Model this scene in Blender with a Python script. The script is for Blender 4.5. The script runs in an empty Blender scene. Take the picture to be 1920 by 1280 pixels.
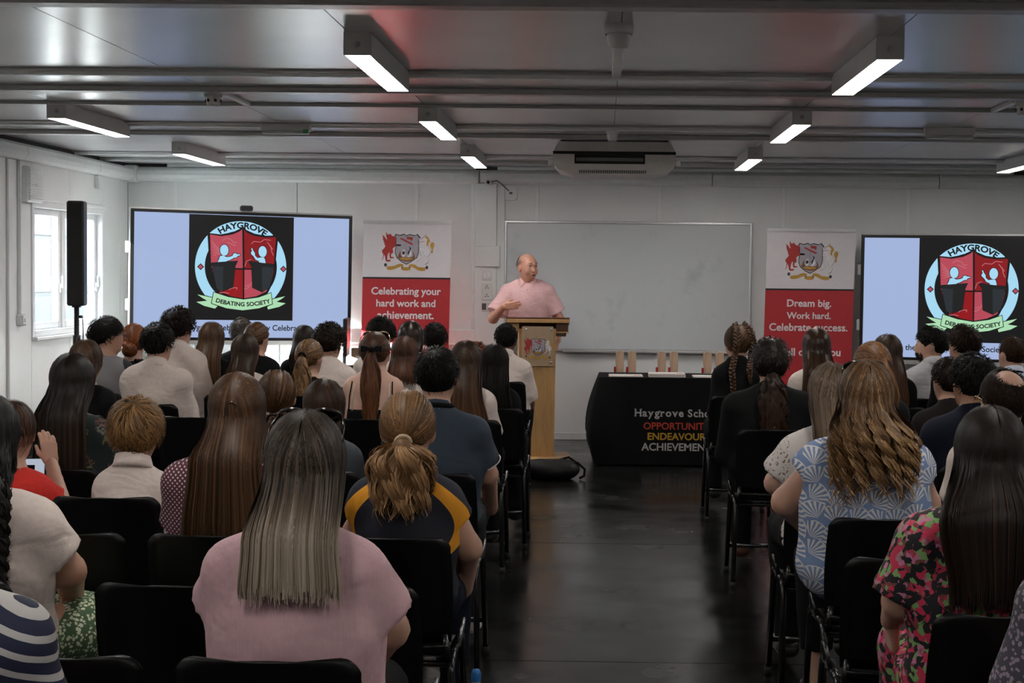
import bpy, bmesh, math, random
import numpy as np
from mathutils import Vector, Matrix
from mathutils.geometry import tessellate_polygon

random.seed(7)
RNG = np.random.default_rng(7)
S = bpy.context.scene
COL = S.collection
PI = math.pi

# ------------------------------------------------------------------ camera
CAM_H = 1.575
F_PX = 3000.0
cam_d = bpy.data.cameras.new('camera')
cam = bpy.data.objects.new('camera', cam_d)
COL.objects.link(cam)
cam_d.sensor_width = 36.0
cam_d.lens = F_PX / 1920.0 * 36.0
cam_d.shift_x = -0.0625
cam_d.clip_start = 0.05
cam.matrix_world = (Matrix.Translation((0, 0, CAM_H)) @ Matrix.Rotation(0.0167, 4, 'Z')
                    @ Matrix.Rotation(PI / 2 - 0.0433, 4, 'X') @ Matrix.Rotation(0.0105, 4, 'Z'))
S.camera = cam

# ------------------------------------------------------------------ world, sun, exposure
S.view_settings.view_transform = 'Standard'
S.view_settings.look = 'None'
S.view_settings.exposure = 0.0
S.view_settings.gamma = 1.0
S.view_settings.use_curve_mapping = False
SKY_STRENGTH = 18.0
LAMP_STRENGTH = 38.0
SUN_STRENGTH = 125.0
w = bpy.data.worlds.new('sky')
S.world = w
w.use_nodes = True
wn = w.node_tree.nodes
wl = w.node_tree.links
bgn = wn['Background']
tc = wn.new('ShaderNodeTexCoord')
sep = wn.new('ShaderNodeSeparateXYZ')
rmp = wn.new('ShaderNodeValToRGB')
wl.new(tc.outputs['Generated'], sep.inputs[0])
wl.new(sep.outputs['Z'], rmp.inputs[0])
rmp.color_ramp.elements[0].position = 0.0
rmp.color_ramp.elements[0].color = (1.0, 0.99, 0.97, 1)
rmp.color_ramp.elements[1].position = 0.8
rmp.color_ramp.elements[1].color = (0.80, 0.90, 1.0, 1)
wl.new(rmp.outputs[0], bgn.inputs['Color'])
bgn.inputs['Strength'].default_value = SKY_STRENGTH
sun_d = bpy.data.lights.new('sun', 'SUN')
sun_d.energy = SUN_STRENGTH; sun_d.angle = 0.0093; sun_d.color = (1.0, 0.96, 0.90)
sun = bpy.data.objects.new('sun', sun_d); COL.objects.link(sun)
sun.location = (-20, 0, 15)
sun.rotation_euler = Vector((1.6, 1.0, -0.65)).to_track_quat('-Z', 'Y').to_euler()
S.cycles.max_bounces = 8
S.cycles.diffuse_bounces = 6
S.cycles.glossy_bounces = 4
S.cycles.transparent_max_bounces = 8
S.cycles.caustics_reflective = False
S.cycles.caustics_refractive = False
S.cycles.sample_clamp_indirect = 30.0
S.cycles.use_denoising = True

# ------------------------------------------------------------------ small helpers
def srgb(r, g, b):
    def f(c):
        c /= 255.0
        return c / 12.92 if c <= 0.04045 else ((c + 0.055) / 1.055) ** 2.4
    return (f(r), f(g), f(b), 1.0)

def tag(o, label=None, cat=None, group=None, kind=None):
    if label: o['label'] = label
    if cat: o['category'] = cat
    if group: o['group'] = group
    if kind: o['kind'] = kind
    return o

def empty(name, loc=(0, 0, 0), rz=0.0, label=None, cat=None, group=None):
    o = bpy.data.objects.new(name, None)
    COL.objects.link(o)
    o.location = loc
    o.rotation_euler = (0, 0, rz)
    o.empty_display_size = 0.1
    return tag(o, label, cat, group)

MATS = {}
def mat(name, col, rough=0.6, metal=0.0, spec=0.5, var=0.08, scale=20.0, bump=0.0, bscale=None,
        coat=0.0, stretch=None, emit=None, estr=0.0, sheen=0.0):
    if name in MATS: return MATS[name]
    m = bpy.data.materials.new(name)
    m.use_nodes = True
    nt = m.node_tree
    b = nt.nodes['Principled BSDF']
    b.inputs['Roughness'].default_value = rough
    b.inputs['Metallic'].default_value = metal
    b.inputs['Specular IOR Level'].default_value = spec
    b.inputs['Coat Weight'].default_value = coat
    b.inputs['Sheen Weight'].default_value = sheen
    tcn = nt.nodes.new('ShaderNodeTexCoord')
    src = tcn.outputs['Object']
    if stretch:
        mp = nt.nodes.new('ShaderNodeMapping')
        mp.inputs['Scale'].default_value = stretch
        nt.links.new(src, mp.inputs['Vector'])
        src = mp.outputs[0]
    nz = nt.nodes.new('ShaderNodeTexNoise')
    nz.inputs['Scale'].default_value = scale
    nz.inputs['Detail'].default_value = 3.0
    nt.links.new(src, nz.inputs['Vector'])
    cr = nt.nodes.new('ShaderNodeValToRGB')
    c = col if len(col) == 4 else (*col, 1)
    cr.color_ramp.elements[0].position = 0.3
    cr.color_ramp.elements[1].position = 0.7
    cr.color_ramp.elements[0].color = (*[x * (1 - var) for x in c[:3]], 1)
    cr.color_ramp.elements[1].color = (*[min(1, x * (1 + var)) for x in c[:3]], 1)
    nt.links.new(nz.outputs['Fac'], cr.inputs[0])
    nt.links.new(cr.outputs[0], b.inputs['Base Color'])
    if bump:
        nb = nz
        if bscale:
            nb = nt.nodes.new('ShaderNodeTexNoise')
            nb.inputs['Scale'].default_value = bscale
            nb.inputs['Detail'].default_value = 3.0
            nt.links.new(src, nb.inputs['Vector'])
        bn = nt.nodes.new('ShaderNodeBump')
        bn.inputs['Strength'].default_value = bump
        bn.inputs['Distance'].default_value = 0.01
        nt.links.new(nb.outputs['Fac'], bn.inputs['Height'])
        nt.links.new(bn.outputs[0], b.inputs['Normal'])
    if emit:
        b.inputs['Emission Color'].default_value = emit if len(emit) == 4 else (*emit, 1)
        b.inputs['Emission Strength'].default_value = estr
    MATS[name] = m
    return m

def screen_mat(name, col, k=1.0):
    """a lit area of a display: gives off its own light behind glossy glass"""
    if name in MATS: return MATS[name]
    m = mat(name, (0.002, 0.002, 0.002), rough=0.3, spec=.25, var=0.0, emit=col, estr=k)
    return m

class MB:
    """collects boxes, tubes, prisms as plain lists and links them as one mesh object"""
    def __init__(s):
        s.v = []; s.f = []; s.smooth = []
    def add(s, vs, fs, smooth=False):
        n = len(s.v)
        s.v += [tuple(p) for p in vs]
        for f in fs:
            s.f.append(tuple(i + n for i in f)); s.smooth.append(smooth)
        return s
    def box(s, lo, hi, M=None, bev=0.0):
        x0, y0, z0 = lo; x1, y1, z1 = hi
        if bev > 0:
            b = min(bev, (x1 - x0) * .49, (y1 - y0) * .49, (z1 - z0) * .49)
            vs = []
            idx = {}
            for sx in (0, 1):
                for sy in (0, 1):
                    for sz in (0, 1):
                        X = (x0, x1)[sx]; Y = (y0, y1)[sy]; Z = (z0, z1)[sz]
                        bx = b * (1 - 2 * sx); by = b * (1 - 2 * sy); bz = b * (1 - 2 * sz)
                        idx[sx, sy, sz, 0] = len(vs); vs.append((X, Y + by, Z + bz))
                        idx[sx, sy, sz, 1] = len(vs); vs.append((X + bx, Y, Z + bz))
                        idx[sx, sy, sz, 2] = len(vs); vs.append((X + bx, Y + by, Z))
            fs = []
            for a in (0, 1):
                q = [(a, 0, 0), (a, 1, 0), (a, 1, 1), (a, 0, 1)]
                fs.append([idx[(*t, 0)] for t in (q if a else q[::-1])])
                q = [(0, a, 0), (1, a, 0), (1, a, 1), (0, a, 1)]
                fs.append([idx[(*t, 1)] for t in (q[::-1] if a else q)])
                q = [(0, 0, a), (1, 0, a), (1, 1, a), (0, 1, a)]
                fs.append([idx[(*t, 2)] for t in (q if a else q[::-1])])
            for a in (0, 1):
                for c in (0, 1):
                    q = [idx[0, a, c, 1], idx[1, a, c, 1], idx[1, a, c, 2], idx[0, a, c, 2]]
                    fs.append(q)
                    q = [idx[a, 0, c, 0], idx[a, 1, c, 0], idx[a, 1, c, 2], idx[a, 0, c, 2]]
                    fs.append(q)
                    q = [idx[a, c, 0, 0], idx[a, c, 1, 0], idx[a, c, 1, 1], idx[a, c, 0, 1]]
                    fs.append(q)
            for t in [(a, c, d) for a in (0, 1) for c in (0, 1) for d in (0, 1)]:
                fs.append([idx[(*t, 0)], idx[(*t, 1)], idx[(*t, 2)]])
        else:
            vs = [(x0, y0, z0), (x1, y0, z0), (x1, y1, z0), (x0, y1, z0),
                  (x0, y0, z1), (x1, y0, z1), (x1, y1, z1), (x0, y1, z1)]
            fs = [(3, 2, 1, 0), (4, 5, 6, 7), (0, 1, 5, 4), (1, 2, 6, 5), (2, 3, 7, 6), (3, 0, 4, 7)]
        if M is not None:
            vs = [M @ Vector(p) for p in vs]
        return s.add(vs, fs)
    def tube(s, pts, r, n=8, cap=True, closed=False):
        pts = [Vector(p) for p in pts]
        rs = r if isinstance(r, (list, tuple)) else [r] * len(pts)
        vs = []; fs = []
        up = None
        m = len(pts)
        for i, p in enumerate(pts):
            if closed: d = pts[(i + 1) % m] - pts[i - 1]
            else: d = pts[min(i + 1, m - 1)] - pts[max(i - 1, 0)]
            d.normalize()
            if up is None:
                up = Vector((0, 0, 1)) if abs(d.z) < .9 else Vector((1, 0, 0))
            a = d.cross(up)
            if a.length < 1e-5: a = d.cross(Vector((0, 1, 0)))
            a.normalize()
            up = a.cross(d).normalized()
            for k in range(n):
                t = 2 * PI * k / n
                vs.append(p + (a * math.cos(t) + up * math.sin(t)) * rs[i])
        L = m if closed else m - 1
        for i in range(L):
            for k in range(n):
                a0 = i * n + k; a1 = i * n + (k + 1) % n
                b0 = ((i + 1) % m) * n + k; b1 = ((i + 1) % m) * n + (k + 1) % n
                fs.append((a0, a1, b1, b0))
        s.add(vs, fs, True)
        if cap and not closed:
            base = len(s.v) - len(vs)
            s.f.append(tuple(base + k for k in range(n))[::-1]); s.smooth.append(False)
            s.f.append(tuple(base + (m - 1) * n + k for k in range(n))); s.smooth.append(False)
        return s
    def lathe(s, prof, c=(0, 0, 0), n=20, axis='Z', smooth=True):
        vs = []; fs = []
        for (r, h) in prof:
            for k in range(n):
                t = 2 * PI * k / n
                p = (r * math.cos(t), r * math.sin(t), h)
                if axis == 'Y': p = (p[0], p[2], p[1])
                if axis == 'X': p = (p[2], p[0], p[1])
                vs.append((p[0] + c[0], p[1] + c[1], p[2] + c[2]))
        for i in range(len(prof) - 1):
            for k in range(n):
                fs.append((i * n + k, i * n + (k + 1) % n, (i + 1) * n + (k + 1) % n, (i + 1) * n + k))
        return s.add(vs, fs, smooth)
    def prism(s, poly, d0, d1, frame=None):
        """poly: 2D outline, extruded from d0 to d1 along the third axis of frame (O,u,v,n)"""
        O, u, v, nn = frame if frame else (Vector((0, 0, 0)), Vector((1, 0, 0)), Vector((0, 0, 1)), Vector((0, -1, 0)))
        m = len(poly)
        vs = [O + u * p[0] + v * p[1] + nn * d0 for p in poly] + [O + u * p[0] + v * p[1] + nn * d1 for p in poly]
        tr = tessellate_polygon([[Vector((p[0], p[1], 0)) for p in poly]])
        fs = [tuple(t) for t in tr] + [tuple(i + m for i in t)[::-1] for t in tr]
        fs += [(i, (i + 1) % m, m + (i + 1) % m, m + i) for i in range(m)]
        return s.add(vs, fs)
    def sheet(s, poly, d=0.0, frame=None):
        O, u, v, nn = frame
        vs = [O + u * p[0] + v * p[1] + nn * d for p in poly]
        tr = tessellate_polygon([[Vector((p[0], p[1], 0)) for p in poly]])
        return s.add(vs, [tuple(t) for t in tr])
    def mesh(s, name, m):
        me = bpy.data.meshes.new(name)
        me.from_pydata(s.v, [], s.f)
        me.polygons.foreach_set('use_smooth', s.smooth)
        if m: me.materials.append(m)
        bm = bmesh.new(); bm.from_mesh(me)
        bmesh.ops.recalc_face_normals(bm, faces=bm.faces)
        bm.to_mesh(me); bm.free()
        me.update()
        return me
    def build(s, name, m, parent=None, loc=None, rz=0.0):
        o = bpy.data.objects.new(name, s.mesh(name, m))
        COL.objects.link(o)
        if parent: o.parent = parent
        if loc: o.location = loc
        if rz: o.rotation_euler = (0, 0, rz)
        return o

def copy_tree(o, parent=None):
    c = o.copy(); COL.objects.link(c)
    if parent: c.parent = parent
    for ch in o.children: copy_tree(ch, c)
    return c

def rrect(w, h, r, n=5, cx=0.0, cy=0.0):
    out = []
    for (sx, sy, a0) in ((1, 1, 0), (-1, 1, 90), (-1, -1, 180), (1, -1, 270)):
        for k in range(n + 1):
            a = math.radians(a0 + 90 * k / n)
            out.append((cx + sx * (w / 2 - r) + r * math.cos(a), cy + sy * (h / 2 - r) + r * math.sin(a)))
    return out

def circle(cx, cy, rx, ry=None, n=28, a0=0, a1=360):
    ry = ry or rx
    return [(cx + rx * math.cos(math.radians(a0 + (a1 - a0) * k / n)), cy + ry * math.sin(math.radians(a0 + (a1 - a0) * k / n)))
            for k in range(n + (0 if a1 - a0 == 360 else 1))]

_txt = {}
def text2d(s, size=1.0, bold=0.0, align='CENTER'):
    """flat lettering: 2D vertices and faces from the built-in font"""
    cu = bpy.data.curves.new('lettering', 'FONT')
    cu.body = s; cu.size = size; cu.offset = bold
    cu.align_x = align; cu.resolution_u = 3; cu.fill_mode = 'FRONT'
    ob = bpy.data.objects.new('lettering', cu)
    COL.objects.link(ob)
    bpy.context.view_layer.update()
    me = ob.to_mesh()
    vs = [(v.co.x, v.co.y) for v in me.vertices]
    fs = [tuple(p.vertices) for p in me.polygons]
    ob.to_mesh_clear()
    bpy.data.objects.remove(ob); bpy.data.curves.remove(cu)
    return vs, fs

def put2d(mb, vf, frame, d=0.0, at=(0, 0), fn=None):
    vs, fs = vf
    O, u, v, n = frame
    if fn: vs = [fn(*p) for p in vs]
    mb.add([O + u * (p[0] + at[0]) + v * (p[1] + at[1]) + n * d for p in vs], fs)
    return mb

def fit(vf, width=None, height=None):
    vs, fs = vf
    xs = [p[0] for p in vs]; ys = [p[1] for p in vs]
    w_ = max(xs) - min(xs); cx = (max(xs) + min(xs)) / 2
    k = width / w_ if width else 1
    ky = height / (max(ys) - min(ys)) if height else k
    return [((p[0] - cx) * k, p[1] * ky) for p in vs], fs
# ------------------------------------------------------------------ room shell
XL, XR, YB, YR, ZC = -4.475, 4.95, 15.0, -1.6, 2.55
M_wall = mat('wall paint', (0.76, 0.775, 0.775), rough=0.42, var=0.03, scale=3.0)
M_strip = mat('wall joint strip', (0.80, 0.81, 0.81), rough=0.4, var=0.03)
M_gap = mat('dark joint', (0.10, 0.10, 0.10), rough=0.8)
M_trim = mat('white plastic trunking', (0.78, 0.80, 0.80), rough=0.35, var=0.03)
M_ceil = mat('ceiling painted steel', (0.62, 0.63, 0.635), rough=0.24, var=0.04, scale=2.0, spec=0.35, bump=0.02, bscale=6.0)
M_beam = mat('ceiling joint strip', (0.42, 0.42, 0.42), rough=0.35, var=0.05)
M_white = mat('white plastic', (0.72, 0.72, 0.71), rough=0.4, var=0.02)
M_upvc = mat('white window frame', (0.80, 0.81, 0.82), rough=0.3, var=0.02)
M_black = mat('black plastic', (0.012, 0.012, 0.013), rough=0.4, var=0.1)
M_alu = mat('aluminium', (0.62, 0.62, 0.63), rough=0.35, metal=0.9, var=0.04)
M_chrome = mat('polished steel', (0.75, 0.75, 0.76), rough=0.18, metal=1.0, var=0.02)
M_skirt = mat('white skirting', (0.72, 0.73, 0.73), rough=0.35, var=0.03)

def floor_mat():
    m = mat('black vinyl', (0.007, 0.007, 0.007), rough=0.2, var=0.25, scale=1.5, spec=0.5)
    nt = m.node_tree; b = nt.nodes['Principled BSDF']
    tcn = nt.nodes.new('ShaderNodeTexCoord')
    # scuffs: thin pale scratches and cloudy wear in the gloss
    nz = nt.nodes.new('ShaderNodeTexNoise'); nz.inputs['Scale'].default_value = 2.2; nz.inputs['Detail'].default_value = 6
    nt.links.new(tcn.outputs['Object'], nz.inputs['Vector'])
    mr = nt.nodes.new('ShaderNodeMapRange')
    mr.inputs['From Min'].default_value = 0.3; mr.inputs['From Max'].default_value = 0.7
    mr.inputs['To Min'].default_value = 0.14; mr.inputs['To Max'].default_value = 0.30
    nt.links.new(nz.outputs['Fac'], mr.inputs['Value'])
    nt.links.new(mr.outputs[0], b.inputs['Roughness'])
    vo = nt.nodes.new('ShaderNodeTexVoronoi'); vo.feature = 'DISTANCE_TO_EDGE'; vo.inputs['Scale'].default_value = 2.3
    wn_ = nt.nodes.new('ShaderNodeTexNoise'); wn_.inputs['Scale'].default_value = 1.2; wn_.inputs['Detail'].default_value = 4
    ad = nt.nodes.new('ShaderNodeVectorMath'); ad.operation = 'ADD'
    nt.links.new(tcn.outputs['Object'], ad.inputs[0]); nt.links.new(wn_.outputs['Color'], ad.inputs[1])
    nt.links.new(ad.outputs[0], vo.inputs['Vector'])
    lt = nt.nodes.new('ShaderNodeMath'); lt.operation = 'LESS_THAN'; lt.inputs[1].default_value = 0.004
    nt.links.new(vo.outputs['Distance'], lt.inputs[0])
    n2 = nt.nodes.new('ShaderNodeTexNoise'); n2.inputs['Scale'].default_value = 3.7
    nt.links.new(tcn.outputs['Object'], n2.inputs['Vector'])
    g2 = nt.nodes.new('ShaderNodeMath'); g2.operation = 'GREATER_THAN'; g2.inputs[1].default_value = 0.6
    nt.links.new(n2.outputs['Fac'], g2.inputs[0])
    mu = nt.nodes.new('ShaderNodeMath'); mu.operation = 'MULTIPLY'
    nt.links.new(lt.outputs[0], mu.inputs[0]); nt.links.new(g2.outputs[0], mu.inputs[1])
    mx = nt.nodes.new('ShaderNodeMix'); mx.data_type = 'RGBA'
    nt.links.new(mu.outputs[0], mx.inputs[0])
    src = b.inputs['Base Color'].links[0].from_socket
    nt.links.new(src, mx.inputs[6]); mx.inputs[7].default_value = (0.06, 0.055, 0.05, 1)
    nt.links.new(mx.outputs[2], b.inputs['Base Color'])
    return m
M_floor = floor_mat()

fl = MB().box((XL - .14, YR - .14, -0.08), (XR + .14, YB + .14, -0.005)).build('floor', M_gap); tag(fl, kind='structure')
ys = [YR, 0.9, 3.62, 6.42, 9.25, 11.93, 14.72, YB]
for a, b in zip(ys[:-1], ys[1:]):
    MB().box((XL, a + .003, -0.005), (XR, b - .003, 0.0), bev=0.001).build('vinyl_sheet', M_floor, fl)

ce = MB().box((XL - .2, YR - .2, ZC + .018), (XR + .2, YB + .2, ZC + .2)).build('ceiling', M_gap); tag(ce, kind='structure')
MODY = [YR, 0.13, 2.96, 5.79, 8.62, 11.42, 14.2, YB]
cx = [XL, -3.26, -2.16, -1.06, 0.06, 1.16, 2.26, 3.36, 4.46, XR]
for a, b in zip(MODY[:-1], MODY[1:]):
    for p, q in zip(cx[:-1], cx[1:]):
        MB().box((p + .0015, a + .002, ZC), (q - .0015, b - .002, ZC + .02), bev=0.001).build('ceiling_panel', M_ceil, ce)

ntrim = [0]
def trim(mb, m):
    ntrim[0] += 1
    return tag(mb.build('trim_%d' % ntrim[0], m), kind='structure')
for y in (2.96, 5.79, 8.62, 11.42, 14.2):
    trim(MB().box((XL, y - .055, ZC - .032), (XR, y + .055, ZC), bev=.008), M_beam)
for y in (9.44,):
    trim(MB().box((XL, y - .02, ZC - .02), (XR, y + .02, ZC), bev=.004), M_beam)
for y in (5.1, 7.93, 10.76, 13.5):
    trim(MB().box((XL, y - .022, ZC - .028), (XR, y + .022, ZC), bev=.004), M_trim)
    trim(MB().box((XL, y - .09, ZC - .012), (XR, y - .035, ZC), bev=.003), M_beam)
# short trunking spurs to the detectors
trim(MB().box((0.03, 6.5, ZC - .02), (0.075, 7.91, ZC), bev=.004), M_trim)

# back wall: panels between joint strips
wb = MB().box((XL - .14, YB + .02, 0), (XR + .14, YB + .14, ZC + .1)).build('wall_back', M_gap); tag(wb, kind='structure')
jx = [XL, -4.02, -2.88, -1.76, -1.09, -.63, .515, 1.672, 2.83, 3.98, XR]
for p, q in zip(jx[:-1], jx[1:]):
    MB().box((p + .003, YB, 0), (q - .003, YB + .025, ZC - .03), bev=.003).build('wall_panel', M_wall, wb)
for x in (-4.02, -1.76, -.63, .515, 1.672, 2.83, 3.98):
    MB().box((x - .02, YB - .008, .06), (x + .02, YB, 2.42), bev=.003).build('joint_strip', M_strip, wb)
tag(MB().box((XL, YB - .014, 0), (XR, YB, .068), bev=.004).build('baseboard_back', M_skirt), kind='structure')

# left wall with its windows
WINS = [(12.45, 14.25)]
WZ0, WZ1 = 1.02, 2.09
wl_ = MB()
edges = [YR]
for a, b in sorted(WINS): edges += [a, b]
edges.append(YB)
for i in range(0, len(edges), 2):
    wl_.box((XL - .14, edges[i], 0), (XL - .02, edges[i + 1], ZC + .1))
for a, b in WINS:
    wl_.box((XL - .14, a, 0), (XL - .02, b, WZ0)); wl_.box((XL - .14, a, WZ1), (XL - .02, b, ZC + .1))
wl_ = wl_.build('wall_left', M_gap); tag(wl_, kind='structure')
def lpanel(y0, y1, z0, z1):
    MB().box((XL - .025, y0 + .002, z0), (XL, y1 - .002, z1), bev=.003).build('wall_panel', M_wall, wl_)
segs = [(YR, .3), (.3, 1.45), (1.45, 2.6), (2.6, 3.75), (3.75, 4.9), (4.9, 6.1), (6.1, 7.25), (7.25, 8.4), (8.4, 9.55), (9.55, 10.75), (10.75, 11.95), (11.95, 12.45), (14.25, 14.75), (14.75, YB)]
for a, b in segs: lpanel(a, b, 0, ZC - .03)
for a, b in WINS:
    m_ = (a + b) / 2
    for p, q in ((a, m_), (m_, b)):
        lpanel(p, q, 0, WZ0); lpanel(p, q, WZ1, ZC - .03)
tag(MB().box((XL, YR, 0), (XL + .014, YB, .068), bev=.004).build('baseboard_left', M_skirt), kind='structure')
wr_ = MB().box((XR + .02, YR, 0), (XR + .14, YB, ZC + .1)).build('wall_right', M_gap); tag(wr_, kind='structure')
for k in range(14):
    MB().box((XR, YR + k * 1.186 + .002, 0), (XR + .025, YR + (k + 1) * 1.186 - .002, ZC - .03), bev=.003).build('wall_panel', M_wall, wr_)
we = MB().box((XL - .14, YR - .14, 0), (XR + .14, YR - .02, ZC + .1)).build('wall_rear', M_gap); tag(we, kind='structure')
for k in range(8):
    MB().box((XL + k * 1.178 + .002, YR - .025, 0), (XL + (k + 1) * 1.178 - .002, YR, ZC - .03), bev=.003).build('wall_panel', M_wall, we)

def glass_mat():
    m = bpy.data.materials.new('window glass'); m.use_nodes = True
    nt = m.node_tree; nt.nodes.clear()
    o = nt.nodes.new('ShaderNodeOutputMaterial'); mx = nt.nodes.new('ShaderNodeMixShader')
    t = nt.nodes.new('ShaderNodeBsdfTransparent'); g = nt.nodes.new('ShaderNodeBsdfGlossy')
    lw = nt.nodes.new('ShaderNodeLayerWeight'); lw.inputs['Blend'].default_value = 0.5
    pw = nt.nodes.new('ShaderNodeMath'); pw.operation = 'POWER'; pw.inputs[1].default_value = 5
    fr = nt.nodes.new('ShaderNodeMath'); fr.operation = 'MULTIPLY_ADD'; fr.inputs[1].default_value = .9; fr.inputs[2].default_value = .03
    nt.links.new(lw.outputs['Facing'], pw.inputs[0]); nt.links.new(pw.outputs[0], fr.inputs[0])
    nz = nt.nodes.new('ShaderNodeTexNoise'); nz.inputs['Scale'].default_value = 3
    cr = nt.nodes.new('ShaderNodeValToRGB')
    cr.color_ramp.elements[0].color = (0.90, 0.95, 0.96, 1); cr.color_ramp.elements[1].color = (0.95, 0.98, 0.99, 1)
    nt.links.new(nz.outputs['Fac'], cr.inputs[0]); nt.links.new(cr.outputs[0], t.inputs['Color'])
    g.inputs['Roughness'].default_value = 0.02
    nt.links.new(fr.outputs[0], mx.inputs[0]); nt.links.new(t.outputs[0], mx.inputs[1]); nt.links.new(g.outputs[0], mx.inputs[2])
    nt.links.new(mx.outputs[0], o.inputs[0])
    return m
M_glass = glass_mat()

def window(n, y0, y1):
    ob = MB()
    x0, x1 = XL - .12, XL + .012
    t = .05
    ob.box((x0, y0, WZ0), (x1, y0 + t, WZ1), bev=.004); ob.box((x0, y1 - t, WZ0), (x1, y1, WZ1), bev=.004)
    ob.box((x0, y0 + t, WZ1 - t), (x1, y1 - t, WZ1), bev=.004); ob.box((x0, y0 + t, WZ0), (x1, y1 - t, WZ0 + t), bev=.004)
    ob.box((XL, y0 - .02, WZ1), (XL + .018, y1 + .02, WZ1 + .03), bev=.004)
    win = ob.build('window_%d' % n, M_upvc); tag(win, kind='structure')
    ym = y0 + (y1 - y0) * .47
    MB().box((XL - .11, ym - .035, WZ0 + t), (XL - .03, ym + .035, WZ1 - t), bev=.004).build('mullion', M_upvc, win)
    for (a, b) in ((y0 + t, ym - .035), (ym + .035, y1 - t)):
        sa = MB()
        z0, z1 = WZ0 + t, WZ1 - t
        f = .055
        xs0, xs1 = XL - .10, XL - .045
        sa.box((xs0, a, z0), (xs1, a + f, z1), bev=.005); sa.box((xs0, b - f, z0), (xs1, b, z1), bev=.005)
        sa.box((xs0, a + f, z0), (xs1, b - f, z0 + f), bev=.005); sa.box((xs0, a + f, z1 - f), (xs1, b - f, z1), bev=.005)
        sash = sa.build('sash', M_upvc, win)
        MB().box((XL - .075, a + f, z0 + f), (XL - .071, b - f, z1 - f)).build('pane', M_glass, sash)
        MB().box((XL - .078, a + f, z0 + f), (XL - .068, a + f + .012, z1 - f)).build('gasket', M_black, sash)
        h = MB().box((XL - .045, b - .042, 1.36), (XL - .03, b - .012, 1.44), bev=.004)
        h.box((XL - .03, b - .036, 1.40), (XL - .012, b - .02, 1.50), bev=.004)
        h.build('handle', M_white, sash)
    MB().box((XL - .12, y0, WZ0 - .03), (XL + .05, y1, WZ0), bev=.006).build('sill', M_upvc, win)
for i, (a, b) in enumerate(WINS): window(i + 1, a, b)

# cornice trunking along both walls, in lengths with visible joints
def cornice_prof():
    return [(0, 0), (.055, .0), (.085, .02), (.095, .055), (.085, .10), (.05, .125), (0, .125)]
def cornice(p, q, inward, m):
    """p,q end points (x,y) of a length; inward: unit (x,y) into the room"""
    p = Vector((*p, 2.385)); q = Vector((*q, 2.385))
    u = Vector((*inward, 0)); v = Vector((0, 0, 1)); n = (q - p)
    L = n.length; n.normalize()
    return trim(MB().prism(cornice_prof(), .004, L - .004, (p, u, v, n)), m)
for a, b in ((YR, 3.6), (3.6, 7.9), (7.9, 12.15), (12.15, 13.91), (13.91, 14.9)):
    cornice((XL, a), (XL, b), (1, 0), M_trim)
for a, b in ((XL + .1, -1.17), (-1.16, 1.0), (1.0, 3.1), (3.1, XR)):
    cornice((a, YB), (b, YB), (0, -1), M_trim)
trim(MB().box((XL, 14.88, 2.37), (XL + .11, YB, 2.53), bev=.01), M_trim)
for a, b in ((-4.1, -1.2), (-1.0, 3.8)):
    trim(MB().box((a, YB - .03, 2.515), (b, YB, 2.55), bev=.006), M_trim)
# module corner post on the left wall
trim(MB().box((XL, 11.93, .05), (XL + .02, 12.07, 2.38), bev=.005), M_wall)
# bench trunking under the left part of the back wall, post with the switches
trim(MB().box((XL + .02, YB - .065, .885), (-1.19, YB, 1.03), bev=.012), M_trim)
trim(MB().box((-1.2, YB - .085, .07), (-1.0, YB, 2.39), bev=.006), M_wall)
trim(MB().box((-1.0, YB - .05, .07), (-.925, YB, 2.39), bev=.006), M_wall)
trim(MB().box((-1.2, YB - .11, 1.615), (-.965, YB - .08, 1.81), bev=.006), M_wall)
trim(MB().box((-1.24, YB - .03, 1.03), (-1.2, YB, 2.39), bev=.006), M_trim)

# the neighbouring cabin seen through the glass
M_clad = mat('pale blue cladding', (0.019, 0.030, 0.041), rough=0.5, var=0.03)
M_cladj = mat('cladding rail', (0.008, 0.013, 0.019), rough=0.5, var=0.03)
M_ground = mat('tarmac ground', (0.16, 0.16, 0.16), rough=0.9, var=0.1, scale=2)
M_eave = mat('grey eave', (0.45, 0.47, 0.48), rough=0.5)
og = MB().box((-40, -30, -.4), (40, 60, -.3)).build('ground_outside', M_ground); tag(og, kind='structure')
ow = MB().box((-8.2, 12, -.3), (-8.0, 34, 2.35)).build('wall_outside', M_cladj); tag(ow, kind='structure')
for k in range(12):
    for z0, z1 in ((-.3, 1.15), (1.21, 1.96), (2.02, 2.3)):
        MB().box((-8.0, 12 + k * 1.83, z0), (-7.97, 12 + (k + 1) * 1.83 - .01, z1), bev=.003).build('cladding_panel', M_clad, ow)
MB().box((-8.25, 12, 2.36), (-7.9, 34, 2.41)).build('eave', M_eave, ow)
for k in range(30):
    MB().box((-8.0, 12.1 + k * .72, 2.42), (-7.9, 12.1 + k * .72 + .45, 2.5)).build('eave_block', M_eave, ow)

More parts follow.
